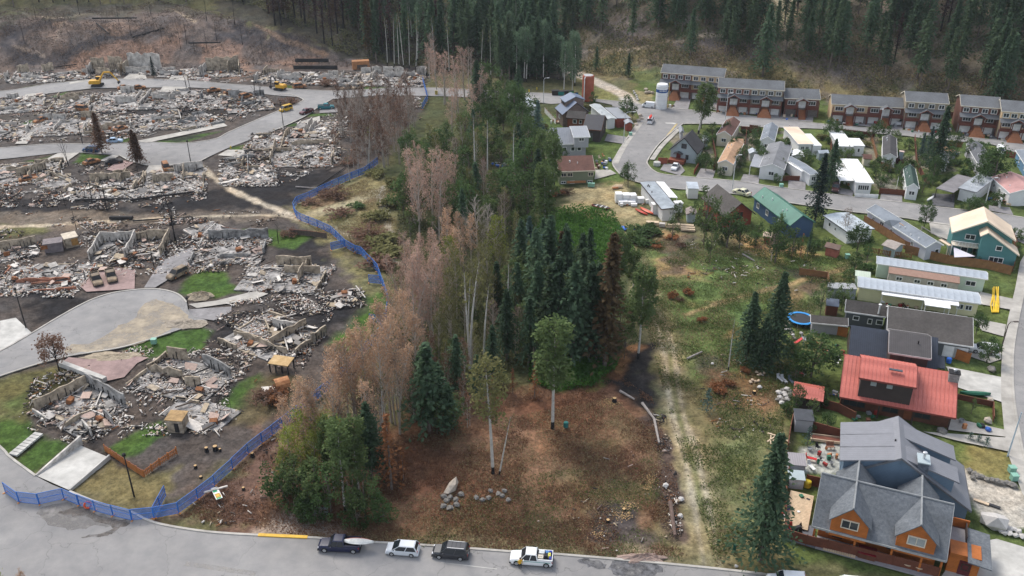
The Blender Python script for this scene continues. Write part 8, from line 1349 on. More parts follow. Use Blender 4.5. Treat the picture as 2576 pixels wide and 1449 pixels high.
for i,p in enumerate(((2460,850),(2500,870),(2530,860),(2480,880),(2420,930),(2450,945),(2480,940),(2400,950))):stone(q('C3',*p),.34,'split firewood chunk in the pale heap at the garden edge',mat('split_wood',(.55,.42,.30),.9,.2),group='firewood heap',name='firewood_chunk')
for i,p in enumerate(((1225,925),(1235,945),(1250,965),(1258,985),(1262,1005))):stone(q('A3',*p),.55,'pale boulder in the curved row by the dirt road end',WSTN,group='boulders by the dirt road')
for i,p in enumerate(((1350,905),(1380,935),(1410,940),(1350,940),(1290,1170),(1270,1220),(1250,1260),(1300,1200))):stone(q('A3',*p),.8,'grey rock beside the first townhouse or shed garden',TSTN,group='rocks near the junction')
CUT=mat('fresh_cut_wood',(.50,.33,.16),.8,.15)
for p,r_,h_,l_ in((q('C3',1030,1145),.42,.95,'tall charred stump with fresh cut top in the clearing'),(q('C3',2437,1055),.35,.5,'small stump with fresh cut top at the garden edge'),(q('D3',965,900),.3,.4,'low stump with cut top in the burnt patch by the road'),(q('D3',1125,785),.3,.3,'cut stump above it in the burnt patch by the road'),(q('D1',2080,190),.32,.8,'left charred stump with cut top on the brown bank'),(q('D1',2168,175),.42,.8,'middle charred stump with cut top on the brown bank'),(q('D1',2215,185),.22,.4,'right small stump with cut top on the brown bank'),(q('D1',2540,240),.32,.7,'charred stump beyond the blue fence'),(q('D1',1968,358),.28,.5,'charred stump by the fence bend'),(q('D1',2020,455),.26,.2,'low pale stump by the fence bend'),(q('D1',2450,575),.25,.4,'dark stump right of the painted cross board')):
  r=thing('tree_stump',l_,'stump',at3(p));r_*=.85;h_*=.8;MB().lathe([(r_*1.25,-.1),(r_,h_*.5),(r_*.95,h_)],10).build('trunk',[CHARB],r);MB().lathe([(r_*.9,h_),(r_*.9,h_+.03)],10).build('cut_top',[CUT],r)
rs_=random.Random(5)
for p,n_,s_ in((q('C3',985,1150),40,1.3),(q('D3',1120,840),30,1.2),(q('D3',1170,740),26,1.0),(q('D3',1380,480),24,1.2),(q('D3',1360,560),14,.7),(q('C3',2420,1130),30,1.2),(q('D3',860,1030),16,1.2)):
  b=MB()
  for _ in range(n_*4):b.box((rs_.gauss(0,s_*.6),rs_.gauss(0,s_*.5),.03),(rs_.uniform(.06,.2),rs_.uniform(.04,.09),.04),0,Matrix.Rotation(rs_.uniform(0,6),3,'Z'))
  o=b.build('wood_chips',[CUT]);o.location=at3(p);tag(o,'orange wood chips scattered where a tree was felled','wood chips',kind='stuff')
def log(p0,p1,r_,m,label):
  a,b_=at3(p0,r_),at3(p1,r_);o=MB().tube([(0,0,0),tuple((b_-a)*.5),tuple(b_-a)],[r_,r_*.9,r_*.7],8).build('fallen_log',[m]);o.location=a;tag(o,label,'log')
GLOG=mat('grey_log',(.30,.27,.25),.9,.3,1.5)
log(q('C3',1085,1045),q('C3',1230,1130),.22,GLOG,'grey fallen log lying towards the burnt strip');log(q('C3',1310,1170),q('C3',1430,1330),.25,GLOG,'pale charred log along the burnt strip');log(q('C3',1430,1330),q('D3',1480,120),.22,GLOG,'second log continuing down the burnt strip');log(q('D3',1590,720),q('D3',1640,1060),.32,mat('brown_log',(.13,.09,.075),.9,.3,1.5),'long brown log with pale broken end by the track');log(q('C3',1760,720),q('C3',1910,650),.2,GLOG,'fallen grey log in the meadow');log(q('D3',855,790),q('D3',905,735),.12,MATS['brown_log'],'thin branch in the clearing');log(q('B3',2320,1115),q('B3',2440,1185),.2,GLOG,'pale log in the upper meadow');log(q('B2',620,430),q('B2',900,240),.16,DB[2],'burnt fallen trunk beside the blue fence, upper one');log(q('B2',400,435),q('B2',700,455),.16,GLOG,'pale fallen trunk crossing to the blue fence');log(q('B2',700,270),q('B2',950,170),.14,DB[3],'brown fallen trunk under the scorched trees');log(q('A1',930,195),q('A1',1380,190),.35,DB[2],'long charred log on the burned hill');log(q('A1',1330,385),q('A1',1650,295),.35,DB[2],'charred log sloping up the burned hill');log(q('A1',970,240),q('A1',1100,350),.3,DB[2],'short charred log on the burned hill');log(q('A1',1900,445),q('A1',2220,440),.35,DB[2],'charred log above the right garage shell');log(q('A2',1370,700),q('A2',1460,680),.25,WSTN,'white log by the wood edge ruins');log(q('A1',490,690),q('A1',770,655),.25,DB[2],'charred log left of the garage shell');log(q('B1',760,575),q('B1',1300,560),.3,DB[2],'charred beam below the low tan ruin');log(q('B1',1310,575),q('B1',1960,490),.3,DB[2],'charred beam below the stud bay ruin');log(q('B1',1340,780),q('B1',1940,740),.2,DB[2],'charred rail along the upper footpath')
stack('culvert_beam','black burnt beam block on the scorched footpath strip','beam',q('B1',1222,755),[(0,0,0,5.5,.9,.7,DB[2])])
# white debris sheets by the footpath
stack('debris_beams','white burnt beams lying by the footpath start','beams',q('B1',2300,380),[(0,0,0,5.5,.7,.3,DB[0],.7),(.6,-.6,.1,5,.5,.3,DB[0],.75),(-.9,.6,0,3,.3,.3,DB[1],.6)])
# bales, lumber, tarp
WB=mat('white_wrap',(.80,.80,.79),.5,.05,1)
r=thing('wrapped_pallets','stack of white wrapped pallets beside the dark round tree','wrapped pallets',at(q('B3',1150,590)),.03)
for i,(x,y,z,dx,dy,dz)in enumerate(((-1.9,.9,0,1.8,2,2.3),(0,1.0,0,1.8,2,2.0),(1.7,.8,0,1.7,2,2.0),(-1.0,-.9,0,2.4,1.4,.9),(1.2,-.8,0,2,1.4,.8),(3.6,.2,0,1.8,1.6,1.3),(-1.5,-2.0,0,.8,.7,.7),(1.6,-2.1,0,1.6,.9,.6),(5.2,-.3,0,.9,.8,.9))):MB().box((x,y,z+dz/2),(dx-.1,dy,dz),0,Matrix.Rotation(rs_.uniform(-.06,.06),3,'Z')).build('bale',[WB],r)
LUM=mat('pale_lumber',(.60,.47,.33),.8,.15,1)
r=thing('lumber_stack','row of pale lumber packs on the slope below the white mobile home','lumber',at(q('B3',1610,850)),-.14)
for x,y,dx,dy,dz,m in((-4.6,1.6,2.9,1.1,.8,LUM),(-2.3,1.0,1.4,1.1,.8,mat('grey_lumber',(.45,.42,.38),.8)),(-.8,.6,1.3,1.1,.9,LUM),(.9,.6,1.8,1.1,1.0,LUM),(3.6,.9,3.2,.8,.8,LUM),(3.6,.0,3.3,.8,.6,LUM),(3.7,-.8,3.2,.7,.4,LUM)):MB().box((x,y,dz/2),(dx,dy,dz)).build('lumber_pack',[m],r)
stack('log_heap','small heap of orange logs behind the white pallets','log heap',q('B3',1060,440),[(0,0,0,2.6,.5,.5,LUM,.1),(-.6,-.6,0,1.6,.4,.4,MATS['orange_timber'],.3),(.4,.5,.2,2.2,.4,.4,LUM,.05)])
P=at(q('B3',1150,860));b=MB();rn=random.Random(3);g=[[Vector(((i/7-.5)*4.6,(j/4-.5)*1.7+.3*math.sin(i),.12+rn.random()*.35))for j in range(5)]for i in range(8)]
for i in range(7):
  for j in range(4):b.face([g[i][j],g[i+1][j],g[i+1][j+1],g[i][j+1]])
o=b.build('tarp',[mat('bright_blue_tarp',(.01,.12,.60),.45,.1,spec=.4)]);o.location=P;o.rotation_euler=(0,0,-.3);tag(o,'crumpled bright blue tarp at the top of the track','tarp')
r=hull('rowing_boat','open aluminium boat with red rim on the dry yard','boat',at(q('B3',895,645)),-.55,5.2,1.9,.9,mat('boat_dark',(.06,.05,.05),.5),mat('boat_red_rim',(.35,.05,.04),.5),open_=True)
for x in(-1.2,.1,1.3):MB().box((x,0,.5),(.35,1.3,.06)).build('bench',[mat('boat_bench',(.5,.49,.47),.6)],r)
hull('kayak','slim red kayak, left of the pair by the white mobile home','kayak',at(q('B3',1302,690)),-.95,4.4,.8,.4,mat('orange_red_kayak',(.50,.06,.035),.4,.1));hull('kayak','wide orange red kayak, right of the pair by the white mobile home','kayak',at(q('B3',1355,680)),-1.0,4.9,1.1,.45,mat('orange_kayak',(.62,.12,.06),.4,.1));hull('kayak','grey kayak leaning behind the orange red one','kayak',at(q('B3',1392,690)),-1.0,4.6,.7,.4,GREYP)
hull('kayak','green canoe under cover beside the concrete drive','canoe',at(q('C4',2080,1075)),-.1,5,1.0,.6,mat('dark_green_canoe',(.02,.12,.07),.5));hull('kayak','pale green kayak standing by the grey mobile home','kayak',at(q('B4',185,240)),1.2,3.6,.8,.4,mat('lime_kayak',(.35,.55,.33),.5));hull('kayak','white canoe lying by the drive of the flat grey mobile home','canoe',at(q('B4',1632,555)),.8,4.4,.8,.4,WHITE)
r=block_thing('cargo_trailer','white boxed cargo trailer at the kerb behind the white mobile home','trailer',q('B3',1765,545),q('B3',1868,548),4.6,2.6,WB,ALU,0,'box');b=MB()
for x in(-1.5,1.5):
  w=MB().lathe([(.3,-.1),(.36,0),(.3,.1)],10).build('wheel',[TYRE],r);w.location=(x,1.2,.3);w.rotation_euler=(0,math.pi/2,0)
# trampoline, hoses, sail
P=at(q('C4',325,345));r=thing('trampoline','round trampoline with bright blue rim at the meadow edge','trampoline',P)
b=MB();n=24
for i in range(n):
  a0,a1=6.2832*i/n,6.2832*(i+1)/n;b.hexa([(rr_*math.cos(a),rr_*math.sin(a),z)for z in(.84,.95)for rr_,a in((2.0,a0),(2.55,a0),(2.55,a1),(2.0,a1))])
b.build('rim',[mat('rim_blue',(.03,.26,.62),.5)],r);MB().lathe([(2.05,.86),(2.05,.88)],24).build('mat',[TRIMB],r)
for i in range(6):MB().tube([(2.4*math.cos(i*1.05),2.4*math.sin(i*1.05),0),(2.4*math.cos(i*1.05),2.4*math.sin(i*1.05),.88)],.05,5).build('leg',[STEEL],r)
r=thing('hose_bundle','bundle of long yellow hoses hung out on the lawn by the sidewalk','hoses',at(q('C4',2285,250)))
a,b_=Vector((0,0,.15)),at(q('C4',2285,10))-at(q('C4',2285,250));hy=mat('yellow_hose',(.72,.48,.03),.5)
for i in range(6):
  x=(i-2.5)*.30;MB().tube([(x*.8,0,.1),(x*1.2+.2*math.sin(i)+b_.x*.3,b_.y*.3,.25),(x+.2*math.cos(i*2)+b_.x*.65,b_.y*.65,.3),(x*.7+b_.x,b_.y,.2+.3*(i%2))],.11,6).build('hose',[hy],r)
b=MB();P3=[at(q('B4',1868,1035),2.6),at(q('B4',2085,1130),2.2),at(q('B4',1875,1140),1.8)];c=P3[0];b.face([p-c for p in P3]);b.face([p-c+Vector((0,0,-.03))for p in P3[::-1]]);o=b.build('shade_sail',[mat('sail_cloth',(.62,.60,.66),.8,.05)]);o.location=c;tag(o,'triangular pale shade sail beside the teal house','shade sail')
# painted cross board, ring, barrels
P=at3(q('D1',2185,640));r=thing('painted_board','white board painted green and ochre leaning over a pale plank','board',P,-.95);r.rotation_euler=(0,0,-1.05)
MB().slab([(-1.9,-.45,.1),(1.9,-.45,.9),(1.9,.45,.9),(-1.9,.45,.1)][::1],.08).build('board',[WHITE],r)
for x0,x1,y0,y1,m in((.2,1.5,-.36,.36,mat('ochre_paint',(.45,.28,.07),.7)),(-1.5,-.3,-.36,.2,mat('emerald_paint',(.03,.33,.15),.7)),(1.5,1.85,-.36,.3,MATS['emerald_paint'])):f=lambda x:.1+(x+1.9)/3.8*.8+.006;MB().slab([(x0,y0,f(x0)),(x1,y0,f(x1)),(x1,y1,f(x1)),(x0,y1,f(x0))],.004).build('paint_patch',[m],r)
MB().lathe([(.22,0),(.22,.02)],12,(.9,0,.70)).build('yellow_disc',[mat('disc_yellow',(.72,.45,.03),.6)],r)
o=MB().box((0,0,0),(3.3,.25,.18)).build('plank',[DB[0]]);o.location=at3(q('D1',2175,595),.35);o.rotation_euler=(0,-.05,.38);tag(o,'pale plank lying under the painted board','plank')
def torus_pts(n,R_):return[(R_*math.cos(6.2832*i/n),R_*math.sin(6.2832*i/n),0)for i in range(n+1)]
o=MB().tube(torus_pts(14,.42),.14,7,cap=False).build('life_ring',[mat('orange_ring',(.72,.10,.04),.5)]);c=at(q('D1',890,765));o.location=(c.x,c.y,.55);o.rotation_euler=(R(60),0,.4);tag(o,'orange ring hung on the blue fence by the front road','ring')
def barrel(label,p,r_,h_,m,name='barrel',cat='barrel'):r=thing(name,label,cat,at3(p));MB().lathe([(r_*.9,0),(r_,h_*.1),(r_,h_*.9),(r_*.9,h_)],12).build('drum',[m],r);MB().lathe([(r_*.7,h_),(r_*.7,h_+.05)],12).build('lid',[m],r);return r
barrel('teal green litter barrel in the burnt clearing',q('C3',542,1400),.4,.95,mat('teal_barrel',(.015,.13,.12),.6));barrel('yellow barrel by the brown fence behind the cedar house',q('D4',392,548),.55,1.0,mat('barrel_yellow',(.55,.43,.03),.5));barrel('dark green post box at the verge by the big spruce',q('D3',2235,1200),.22,1.1,mat('dark_green_post',(.01,.08,.06),.6),'hydrant','hydrant');barrel('blue barrel beside the orange fence of the navy roofed house',q('C4',1815,750),.45,.9,mat('barrel_blue',(.03,.13,.50),.5))
barrel('yellow hydrant at the kerb of the middle road bend',q('B1',2322,45),.2,.7,mat('hydrant_yellow',(.62,.45,.05),.6),'hydrant','hydrant');barrel('yellow hydrant on the grass by the far road lamp',q('A3',172,925),.2,.8,MATS['hydrant_yellow'],'hydrant','hydrant');barrel('second yellow hydrant post near the dumpsters',q('A3',250,905),.2,.9,MATS['hydrant_yellow'],'hydrant','hydrant')
stack('concrete_block','yellow concrete block on the closed far road','concrete block',q('A2',1815,950),[(0,0,0,.9,.9,1.4,mat('block_yellow',(.55,.42,.12),.8)),(0,0,1.4,.6,.6,.12,PALE)],part='block')
r=thing('cooler_boxes','pale round cistern on the grass by the white convertible','cistern',at(q('B3',1458,215)));MB().lathe([(1.0,0),(1.05,.5),(1.0,1.0),(.5,1.15)],14).build('tank',[PALE],r)
# yard furniture
REDC=mat('bright_red_plastic',(.50,.025,.025),.5)
def chair(label,p,m,rz=0.,long=False,group=None):
  r=thing('garden_chair',label,'garden chair',at3(p),rz,group);L=1.5 if long else .55;MB().box((0,0,.40),(.55,L,.07)).build('seat',[m],r);MB().box((0,L/2+.05,.72),(.55,.08,.65),0,Matrix.Rotation(-.3,3,'X')).build('backrest',[m],r)
  for x in(-.23,.23):
    for y in(-L/2+.05,L/2-.05):MB().box((x,y,.18),(.06,.06,.38)).build('leg',[m],r)
CH=((q('C4',125,935),mat('grey_chair',(.42,.43,.44),.6),.4,True,'grey deck chair, left of the pair on the grass'),(q('C4',160,945),MATS['grey_chair'],.3,True,'grey deck chair, right of the pair on the grass'),(q('C4',235,955),mat('slate_chair',(.12,.14,.18),.6),.2,True,'slate coloured deck chair next to the grey pair'),(q('C4',320,870),REDC,.5,True,'red slide seat on the lawn by the dark round tree'),(q('C4',368,880),WHITE,.2,False,'white chair beside the red slide seat'),(q('D4',435,370),WHITE,.3,True,'white lounge chair on the gravel yard'),(q('D4',435,285),REDC,1.2,True,'red toy slide on the gravel yard'),(q('D4',605,165),mat('brown_chair',(.28,.14,.09),.7),.1,False,'brown wooden chair, left of two on the gravel yard'),(q('D4',645,165),MATS['brown_chair'],.1,False,'brown wooden chair, right of two on the gravel yard'),(q('D4',230,985),REDC,.2,False,'red chair on the dark deck by the big spruce'),(q('D4',345,990),BLACK,.9,False,'black chair on the dark deck by the big spruce'),(q('D4',215,820),mat('blue_chair',(.04,.06,.25),.6),.2,False,'blue folding chair on the shaded lawn by the deck'),(q('D4',500,170),BLACK,.5,False,'black chair on the gravel yard'),(q('B3',880,150),LUM,.5,False,'pale wooden trestle in the cluttered yard'),(q('B3',920,130),MATS['orange_timber'],.9,False,'orange wooden frame in the cluttered yard'),(q('C4',710,740),WHITE,.3,False,'white patio chair behind the red roofed house'),(q('C4',690,770),WHITE,1.3,False,'second white patio chair behind the red roofed house'))
for p,m,rz,lg,l_ in CH:chair(l_,p,m,rz,lg)
r=thing('hot_tub','dark red covered hot tub on the cedar house porch','hot tub',H1.W((K1['x0']+6.3,K1['yf']-1.5,.23)),H1.rz);MB().box((0,0,.4),(2.1,1.5,.8)).build('tub',[BRW],r);MB().box((0,0,.86),(2.2,1.6,.14)).build('cover',[mat('wine_red_cover',(.16,.012,.018),.6)],r)
for fx,l_ in((11.2,'round wooden cable drum on the cedar house porch, left'),(12.6,'round wooden cable drum on the cedar house porch, right')):r=thing('cable_drum',l_,'cable drum',H1.W((K1['x0']+fx,K1['yf']-1.5,.23)));MB().lathe([(.55,.55),(.55,.62)],14).build('top',[LUM],r);MB().lathe([(.25,0),(.25,.55)],8).build('core',[LUM],r)
r=thing('barbecue','black covered barbecue on the dark deck by the big spruce','barbecue',at(q('D4',285,1020)),.3);MB().hexa([(-.7,-.4,0),(.7,-.4,0),(.7,.4,0),(-.7,.4,0),(-.5,-.3,1.15),(.5,-.3,1.15),(.5,.3,1.15),(-.5,.3,1.15)]).build('cover',[BLACK],r);MB().box((0,0,1.18),(.8,.4,.1)).build('lid',[TRIMB],r)
b=MB();p=[at(q('D4',*c),.22)for c in((165,1070),(205,915),(350,900),(470,960),(470,1160),(380,1130))];c0=p[0];b.hexa if False else None
k_=len(b.v);b.v+=[tuple(x-c0)for x in p];b.f+=[tuple(range(6))[::-1]];b.m+=[0];b.v+=[tuple(x-c0-Vector((0,0,.22)))for x in p]
for i in range(6):b.f.append((i,(i+1)%6,6+(i+1)%6,6+i));b.m.append(0)
o=b.build('deck',[mat('slate_deck',(.13,.14,.16),.85,.15)]);o.location=c0;tag(o,'slate grey deck between the cedar house and the big spruce','deck')
def lean_to(label,A,B,depth,h_,m,roof,rise=.2):return block_thing('lean_to_shed',label,'shed',A,B,depth,h_,m,roof,rise)
lean_to('grey ribbed roof shed in the gravel yard corner',q('D4',205,430),q('D4',360,445),2.4,1.9,GRW,seam_mat('grey_ribbed_sheet',(.30,.28,.29),3,n=.1,dark=.7));lean_to('white tarp covered shelter below the grey ribbed shed',q('D4',205,560),q('D4',350,575),1.8,1.6,mat('pale_blue_tarp',(.50,.58,.65),.6),PALEB,.1);lean_to('small shed with dark solar roof by the yellow green tree',q('C4',575,265),q('C4',690,280),1.9,2.0,FENCEB,mat('dark_panel_roof',(.10,.12,.16),.3),.5);lean_to('flat grey shed at the top corner of the gravel yard fence',q('C4',262,1440),q('C4',435,1455),2.4,2.2,GRW,mat('dark_flat_roof',(.06,.065,.075),.7),.3);lean_to('pale block shed behind the dark bungalow',q('C4',610,100),q('C4',872,110),2.2,2.2,mat('grey_block_wall',(.33,.35,.37),.9,.15,2),mat('grey_flat',(.30,.31,.32),.8),.05);lean_to('greenhouse like white lean to by the striped mobile home',q('C4',905,70),q('C4',1070,90),2.6,2.0,WSID,ALU,.4)
stack('planter_beds','two timber planter beds with red soil on the gravel yard','planter',q('D4',620,110),[(0,0,0,5.5,.12,.45,LUM,-.22),(.3,1.3,0,5.5,.12,.45,LUM,-.22),(-2.6,1.1,0,.12,1.4,.45,LUM,-.22),(2.9,.1,0,.12,1.4,.45,LUM,-.22),(.1,.6,0,5.2,1.1,.3,mat('red_soil',(.16,.06,.04),.9),-.22)],part='plank')
stack('white_planks','tangle of pale planks at the fence corner of the gravel yard','planks',q('D4',60,60),[(0,0,.1,3.6,.2,.12,LUM,.7),(.5,.2,.2,3.0,.2,.12,LUM,-.5),(-.6,-.3,.05,2.8,.2,.12,LUM,1.3),(.8,-.6,0,2.4,.2,.12,LUM,.1),(1.6,-.5,.1,2.2,.18,.12,LUM,-1.1)],part='plank')
stack('plank_pair','pale and dark planks lying on the right gravel yard','planks',q('D4',2190,720),[(-.5,.3,0,2.0,.5,.12,LUM,-.6),(.9,-.5,0,1.7,.5,.1,TRIMB,-.6)],part='plank');stack('garden_bench','grey bench under the green thicket by the front road','bench',q('D2',655,830),[(0,0,.38,2.0,.5,.08,GREYP),(0,.25,.7,2.0,.08,.4,GREYP),(-.8,0,0,.1,.45,.4,GREYP),(.8,0,0,.1,.45,.4,GREYP)],part='slat')
PLAY=((q('C4',380,560),'grey and red climbing frame on the lawn below the trampoline'),)
r=thing('climbing_frame',PLAY[0][1],'climbing frame',at(PLAY[0][0]));MB().box((0,0,1.1),(1.5,1.5,.15)).build('platform',[GREYP],r)
for x in(-.7,.7):
  for y in(-.7,.7):MB().box((x,y,.95),(.14,.14,1.9)).build('post',[GREYP],r)
for sg in(-1,1):MB().slab([(sg*.8,-.3,1.2),(sg*2.3,-.6,.1),(sg*2.3,.1,.1),(sg*.8,.4,1.2)][::sg],.1).build('slide',[REDC],r)
def clutter(p,n,s,label,seed,cols=None,sz=.5):
  """separate small yard items round a spot"""
  rn=random.Random(seed);c=at3(p);kinds=('crate','tub','bag','box');CM=[WHITE,TRIMB,MATS['orange_timber'],GREYP,LUM,mat('blue_plastic',(.04,.12,.42),.5),mat('green_plastic',(.03,.14,.08),.5),mat('dull_red_plastic',(.30,.03,.025),.6),BRW];CN='white black orange grey tan blue green red brown'.split()
  for i in range(n):
    k=rn.choice(kinds);mi=rn.randrange(len(cols or CM));m=(cols or CM)[mi];d=(rn.uniform(.5,1.2)*sz,rn.uniform(.5,1.2)*sz,rn.uniform(.4,1.1)*sz);b=MB()
    if k=='tub':b.lathe([(d[0]*.4,0),(d[0]*.55,d[2]),(d[0]*.5,d[2]),(d[0]*.45,d[2]*.6)],9)
    elif k=='bag':b.rock((0,0,d[2]*.4),d[0]*.7,rn,0,(1,.8,.7))
    else:b.box((0,0,d[2]/2),d);b.box((0,0,d[2]+.03),(d[0]*1.06,d[1]*1.06,.06))if k=='box' else b.box((0,0,d[2]*.8),(d[0]*1.05,d[1]*1.05,.08))
    o=b.build(k,[m]);o.location=c+Vector((rn.uniform(-s,s),rn.uniform(-s,s)*.7,0));o.rotation_euler=(0,0,rn.uniform(0,3));tag(o,CN[mi]+' '+k+' '+re_.sub('^.*?(?= (in|by|between|on|along|beside|behind|at|under|below|right|left) )','',label).strip(),'yard item',label)
for i,(p,n,s,l_,sz)in enumerate(((q('A4',260,1190),9,3,'small yard item in front of the low townhouse',.7),(q('A4',740,1240),12,4,'small yard item in front of the cream end townhouse',.8),(q('A4',860,1250),6,2.5,'small yard item by the townhouse steps',.8),(q('A4',1210,1270),6,2,'small yard item between red car and white van',.9),(q('A4',1540,1310),10,4,'garden item in front of the tall taupe townhouse',.7),(q('A4',2120,1370),10,4,'garden item in front of the tall red brown townhouse',.7),(q('A4',1820,1310),4,1.5,'garden item on the green lawn strip',.6),(q('A3',2130,1120),6,3,'small yard item by the basketball hoop',.7),(q('A3',2380,1150),7,3,'small yard item right of the minivan',.7),(q('A3',1600,1075),6,1.6,'white sack beside the white silo',.7),(q('B3',900,190),12,3,'piece of clutter in the yard by the sage green bungalow',.8),(q('B3',920,240),8,2.5,'piece of clutter at the fence of the cluttered yard',.7),(q('B2',2470,230),14,2.6,'heap of clothes and boxes by the birch trunks',.9),(q('B3',60,200),8,3,'garden item left of the sage green bungalow',.7),(q('C4',1250,150),14,3,'dark patio item by the striped mobile home',.7),(q('C4',1450,185),8,2,'patio item under the white carport roof',.7),(q('B4',270,235),6,2.0,'garden item between the mobile home sheds',.6),(q('B4',770,405),6,1.6,'item in the bright white carport',.7),(q('B4',2330,590),9,2.5,'item in the pink bungalow carport',.8),(q('B4',1900,110),12,3,'garden clutter behind the flat grey mobile home',.7),(q('C4',1000,1290),7,2.4,'bicycle gear and boxes by the red roofed house wall',.7),(q('C4',640,1130),8,2.2,'flower tub on the red roofed house patio',.7),(q('C4',2040,1380),5,2.2,'toy on the red roofed house forecourt',.8),(q('D4',560,250),10,2.8,'item on the blue grey gravel yard',.6),(q('D4',250,850),8,1.4,'item on the shaded lawn by the deck',.6),(q('D4',360,690),6,.9,'dark bag along the pale deck boards',.7),(q('C4',640,620),8,1.8,'planter tub behind the navy roofed house',.6),(q('B3',1240,600),8,2.2,'item beside the white pallets and kayaks',.6),(q('B4',2280,1170),6,1.8,'garden item at the teal house back',.7),(q('A3',420,1230),6,1.6,'item by the white topped fence',.7))):clutter(p,n,s,l_,300+i,sz=sz)
h,k=by_ridge('garden_shed','white shed with grey roof right of the tan roofed mobile home',q('B3',2420,35),q('B3',2440,75),2.8,q('B3',2380,80),2.1,cat='shed',roof=ALU,wall=WSID);h,k=by_ridge('garden_shed','brown roofed hut behind the bright white roofed mobile home',q('B4',955,100),q('B4',1045,105),2.8,q('B4',1000,150),2.0,cat='shed',roof=BROWNR,wall=CRSID);h,k=by_ridge('garden_shed','small green roofed shed left of the bright white roofed mobile home',q('B4',748,160),q('B4',810,162),2.5,q('B4',780,190),1.9,cat='shed',roof=GREENR,wall=PALEB)
h,k=by_ridge('garden_shed','pale grey shed right of the dark cottage',q('A3',1945,1340),q('A3',1955,1395),3.2,q('A3',1915,1400),2.3,cat='shed',roof=GREYM,wall=PALEB);h,k=by_ridge('garden_shed','grey roofed shed behind the birch left of the cottage',q('A3',1700,1255),q('A3',1715,1310),3.2,q('A3',1680,1310),2.3,cat='shed',roof=GREYM,wall=GRW);h,k=by_ridge('garage','tan roofed garage in front of the brown shingled mobile home',q('A3',2225,1392),q('A3',2330,1396),3.4,q('A3',2260,1440),2.5,cat='garage',roof=TANR,wall=CRSID);h,k=by_ridge('garden_shed','white walled shed behind the tall spruce at the right',q('B4',1745,60),q('B4',1790,160),3.2,q('B4',1720,130),2.4,cat='shed',roof=ALU,wall=WSID);h,k=by_ridge('garden_shed','tan roofed shed beside the dark gabled mobile home',q('B4',1790,20),q('B4',1885,60),3.0,q('B4',1800,70),2.3,cat='shed',roof=TANR,wall=GRW)
r=thing('carport','flat grey carport left of the bay window home','carport',at(q('B3',2450,320)));c0=r.location.copy();P=[at(q('B3',*c),2.6)-c0 for c in((2395,220),(2510,240),(2570,110),(2440,100))];MB().slab(P,.14).build('roof',[GREYM],r)
for p_ in P:MB().box((p_.x*.96,p_.y*.96,1.25),(.14,.14,2.5)).build('post',[WHITE],r)
for pts_,m_,l_ in((((1790,345),(1800,400),(1795,430)),FENCEB,'brown lot fence between the cottage and the tan roofed home'),(((1878,330),(1870,400)),FENCEB,'brown lot fence right of the brown shingled home'),(((1985,325),(1975,370)),WHITE,'white lot fence left of the peach roofed home'),(((2088,340),(2090,390),(2080,440)),FENCEB,'brown lot fence right of the peach roofed home'),(((2190,345),(2205,400)),FENCEW,'tan lot fence right of the clean white home'),(((2300,350),(2305,420),(2335,470)),FENCEB,'brown lot fence right of the dark shingled home'),(((2340,360),(2420,370)),FENCEW,'tan back fence below the townhouse street'),(((2110,335),(2200,345)),FENCEB,'brown back fence of the clean white home'),(((1885,325),(1905,327)),FENCEB,'short back fence between brown and blue grey roofs'),(((2215,420),(2240,425)),FENCEW,'short tan fence left of the dark green bungalow'),(((2095,395),(2100,380),(2145,385)),WHITE,'white yard fence behind the bright white carport'),(((1300,300),(1300,340)),FENCEB,'brown fence behind the white mobile home on the far road'),(((2010,690),(2080,700),(2090,740)),FENCEW,'weathered fence at the meadow end of the striped home')):fence(pts_,1.4,m_,l_)
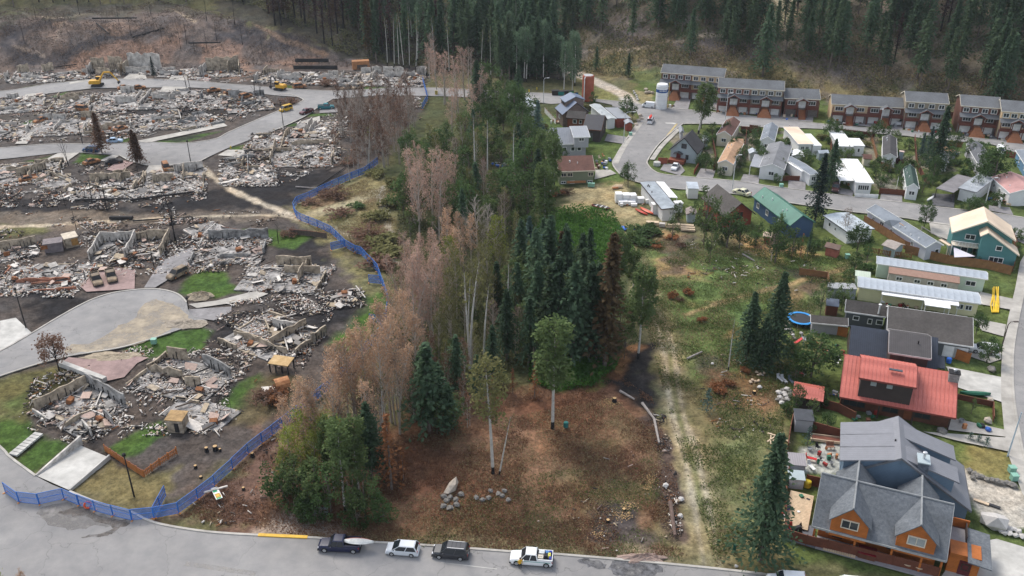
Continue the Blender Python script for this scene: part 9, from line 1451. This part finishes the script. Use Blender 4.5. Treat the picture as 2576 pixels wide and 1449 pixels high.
# oval ground marks that are real relief: gravel heaps
def heap(p,rx,ry,h_,m,label,name='gravel_heap',rz=0.):
  rn=random.Random(int(p[0]));b=MB();n=36;w=[rn.uniform(.7,1.2)for _ in range(n)];w=[(w[i-1]+w[i])/2 for i in range(n)]
  R_=[[(rx*f*math.cos(6.2832*i/n)*w[i]*rn.uniform(.94,1.06),ry*f*math.sin(6.2832*i/n)*w[i]*rn.uniform(.94,1.06),z*rn.uniform(.7,1.3))for i in range(n)]for f,z in((1,-.03),(.9,h_*.15),(.78,h_*.35),(.64,h_*.5),(.5,h_*.72),(.34,h_*.85),(.15,h_))]
  o=b.loft(R_).build(name,[m]);o.location=at3(p);o.rotation_euler=(0,0,rz);tag(o,label,'gravel heap')
GRAV=mat('tan_gravel',(.33,.275,.20),.95,.3,2.5,bump=.6)
heap(q('C1',2020,85),2.8,1.8,.9,GRAV,'tan gravel heap at the right end of the cul-de-sac lawn');heap(q('C1',1850,360),5,2.2,.35,mat('grey_tan_gravel',(.29,.25,.20),.95,.4,2.5,bump=.6),'low spread of gravel where driveway meets cul-de-sac');heap(q('C1',1130,690),5.5,1.8,.3,GRAV,'low tan gravel spread below the cul-de-sac');heap(q('D3',1310,1270),3.4,1.0,.55,mat('pinkish_dirt',(.30,.22,.185),.95,.2,1),'pinkish dirt heap at the kerb by the burnt road stain')
for p,l_ in((q('A2',740,850),'brown root heap in front of the white ruins'),(q('A2',310,1040),'brown root heap at the block tip')):tree('brownmass',p,2.4,l_,wide=1.6)
# ================================================================ HAZE
hz=bpy.data.materials.new('air_haze');hz.use_nodes=True;t=hz.node_tree;t.nodes.clear();o_=t.nodes.new('ShaderNodeOutputMaterial');v=t.nodes.new('ShaderNodeVolumePrincipled');v.inputs['Color'].default_value=(.80,.88,.97,1);v.inputs['Density'].default_value=.00008;v.inputs['Anisotropy'].default_value=.2
t.links.new(v.outputs[0],o_.inputs['Volume']);ht=float(gme.vertices and max(ZZ.max(),100))+40
hb=MB().box((0,350,(ht-3)/2),(13000,1420,ht+3));hb=hb.build('haze',[hz]);tag(hb,kind='stuff')
# ================================================================ LABELS THAT SINGLE OUT
ORD='leftmost,second from left,third from left,fourth from left,fifth from left,sixth from left,seventh from left,eighth from left,ninth from left,tenth from left,eleventh from left,twelfth from left'.split(',')
same={}
for o in SC.objects:
  if o.parent is None and 'label' in o and 'category' in o:same.setdefault(o['label'],[]).append(o)
bpy.context.view_layer.update()
AZ=lambda o:math.atan2(o.matrix_world.translation.x,o.matrix_world.translation.y)
for l_,os_ in same.items():
  n=len(os_)
  if not 1<n<=72:continue
  k=math.ceil(n/12);os_.sort(key=lambda o:o.matrix_world.translation.length)
  rows=[os_[n*i//k:n*(i+1)//k]for i in range(k)];names={1:[''],2:['front row, ','back row, '],3:['front row, ','middle row, ','back row, '],4:['front row, ','second row, ','third row, ','back row, '],5:['front row, ','second row, ','third row, ','fourth row, ','back row, '],6:['front row, ','second row, ','third row, ','fourth row, ','fifth row, ','back row, ']}[k]
  for row,rn_ in zip(rows,names):
    row.sort(key=AZ)
    for i,o in enumerate(row):
      t_=l_+', '+rn_+('rightmost' if i==len(row)-1 else ORD[i])
      if len(t_.split())<=16:o['label']=t_
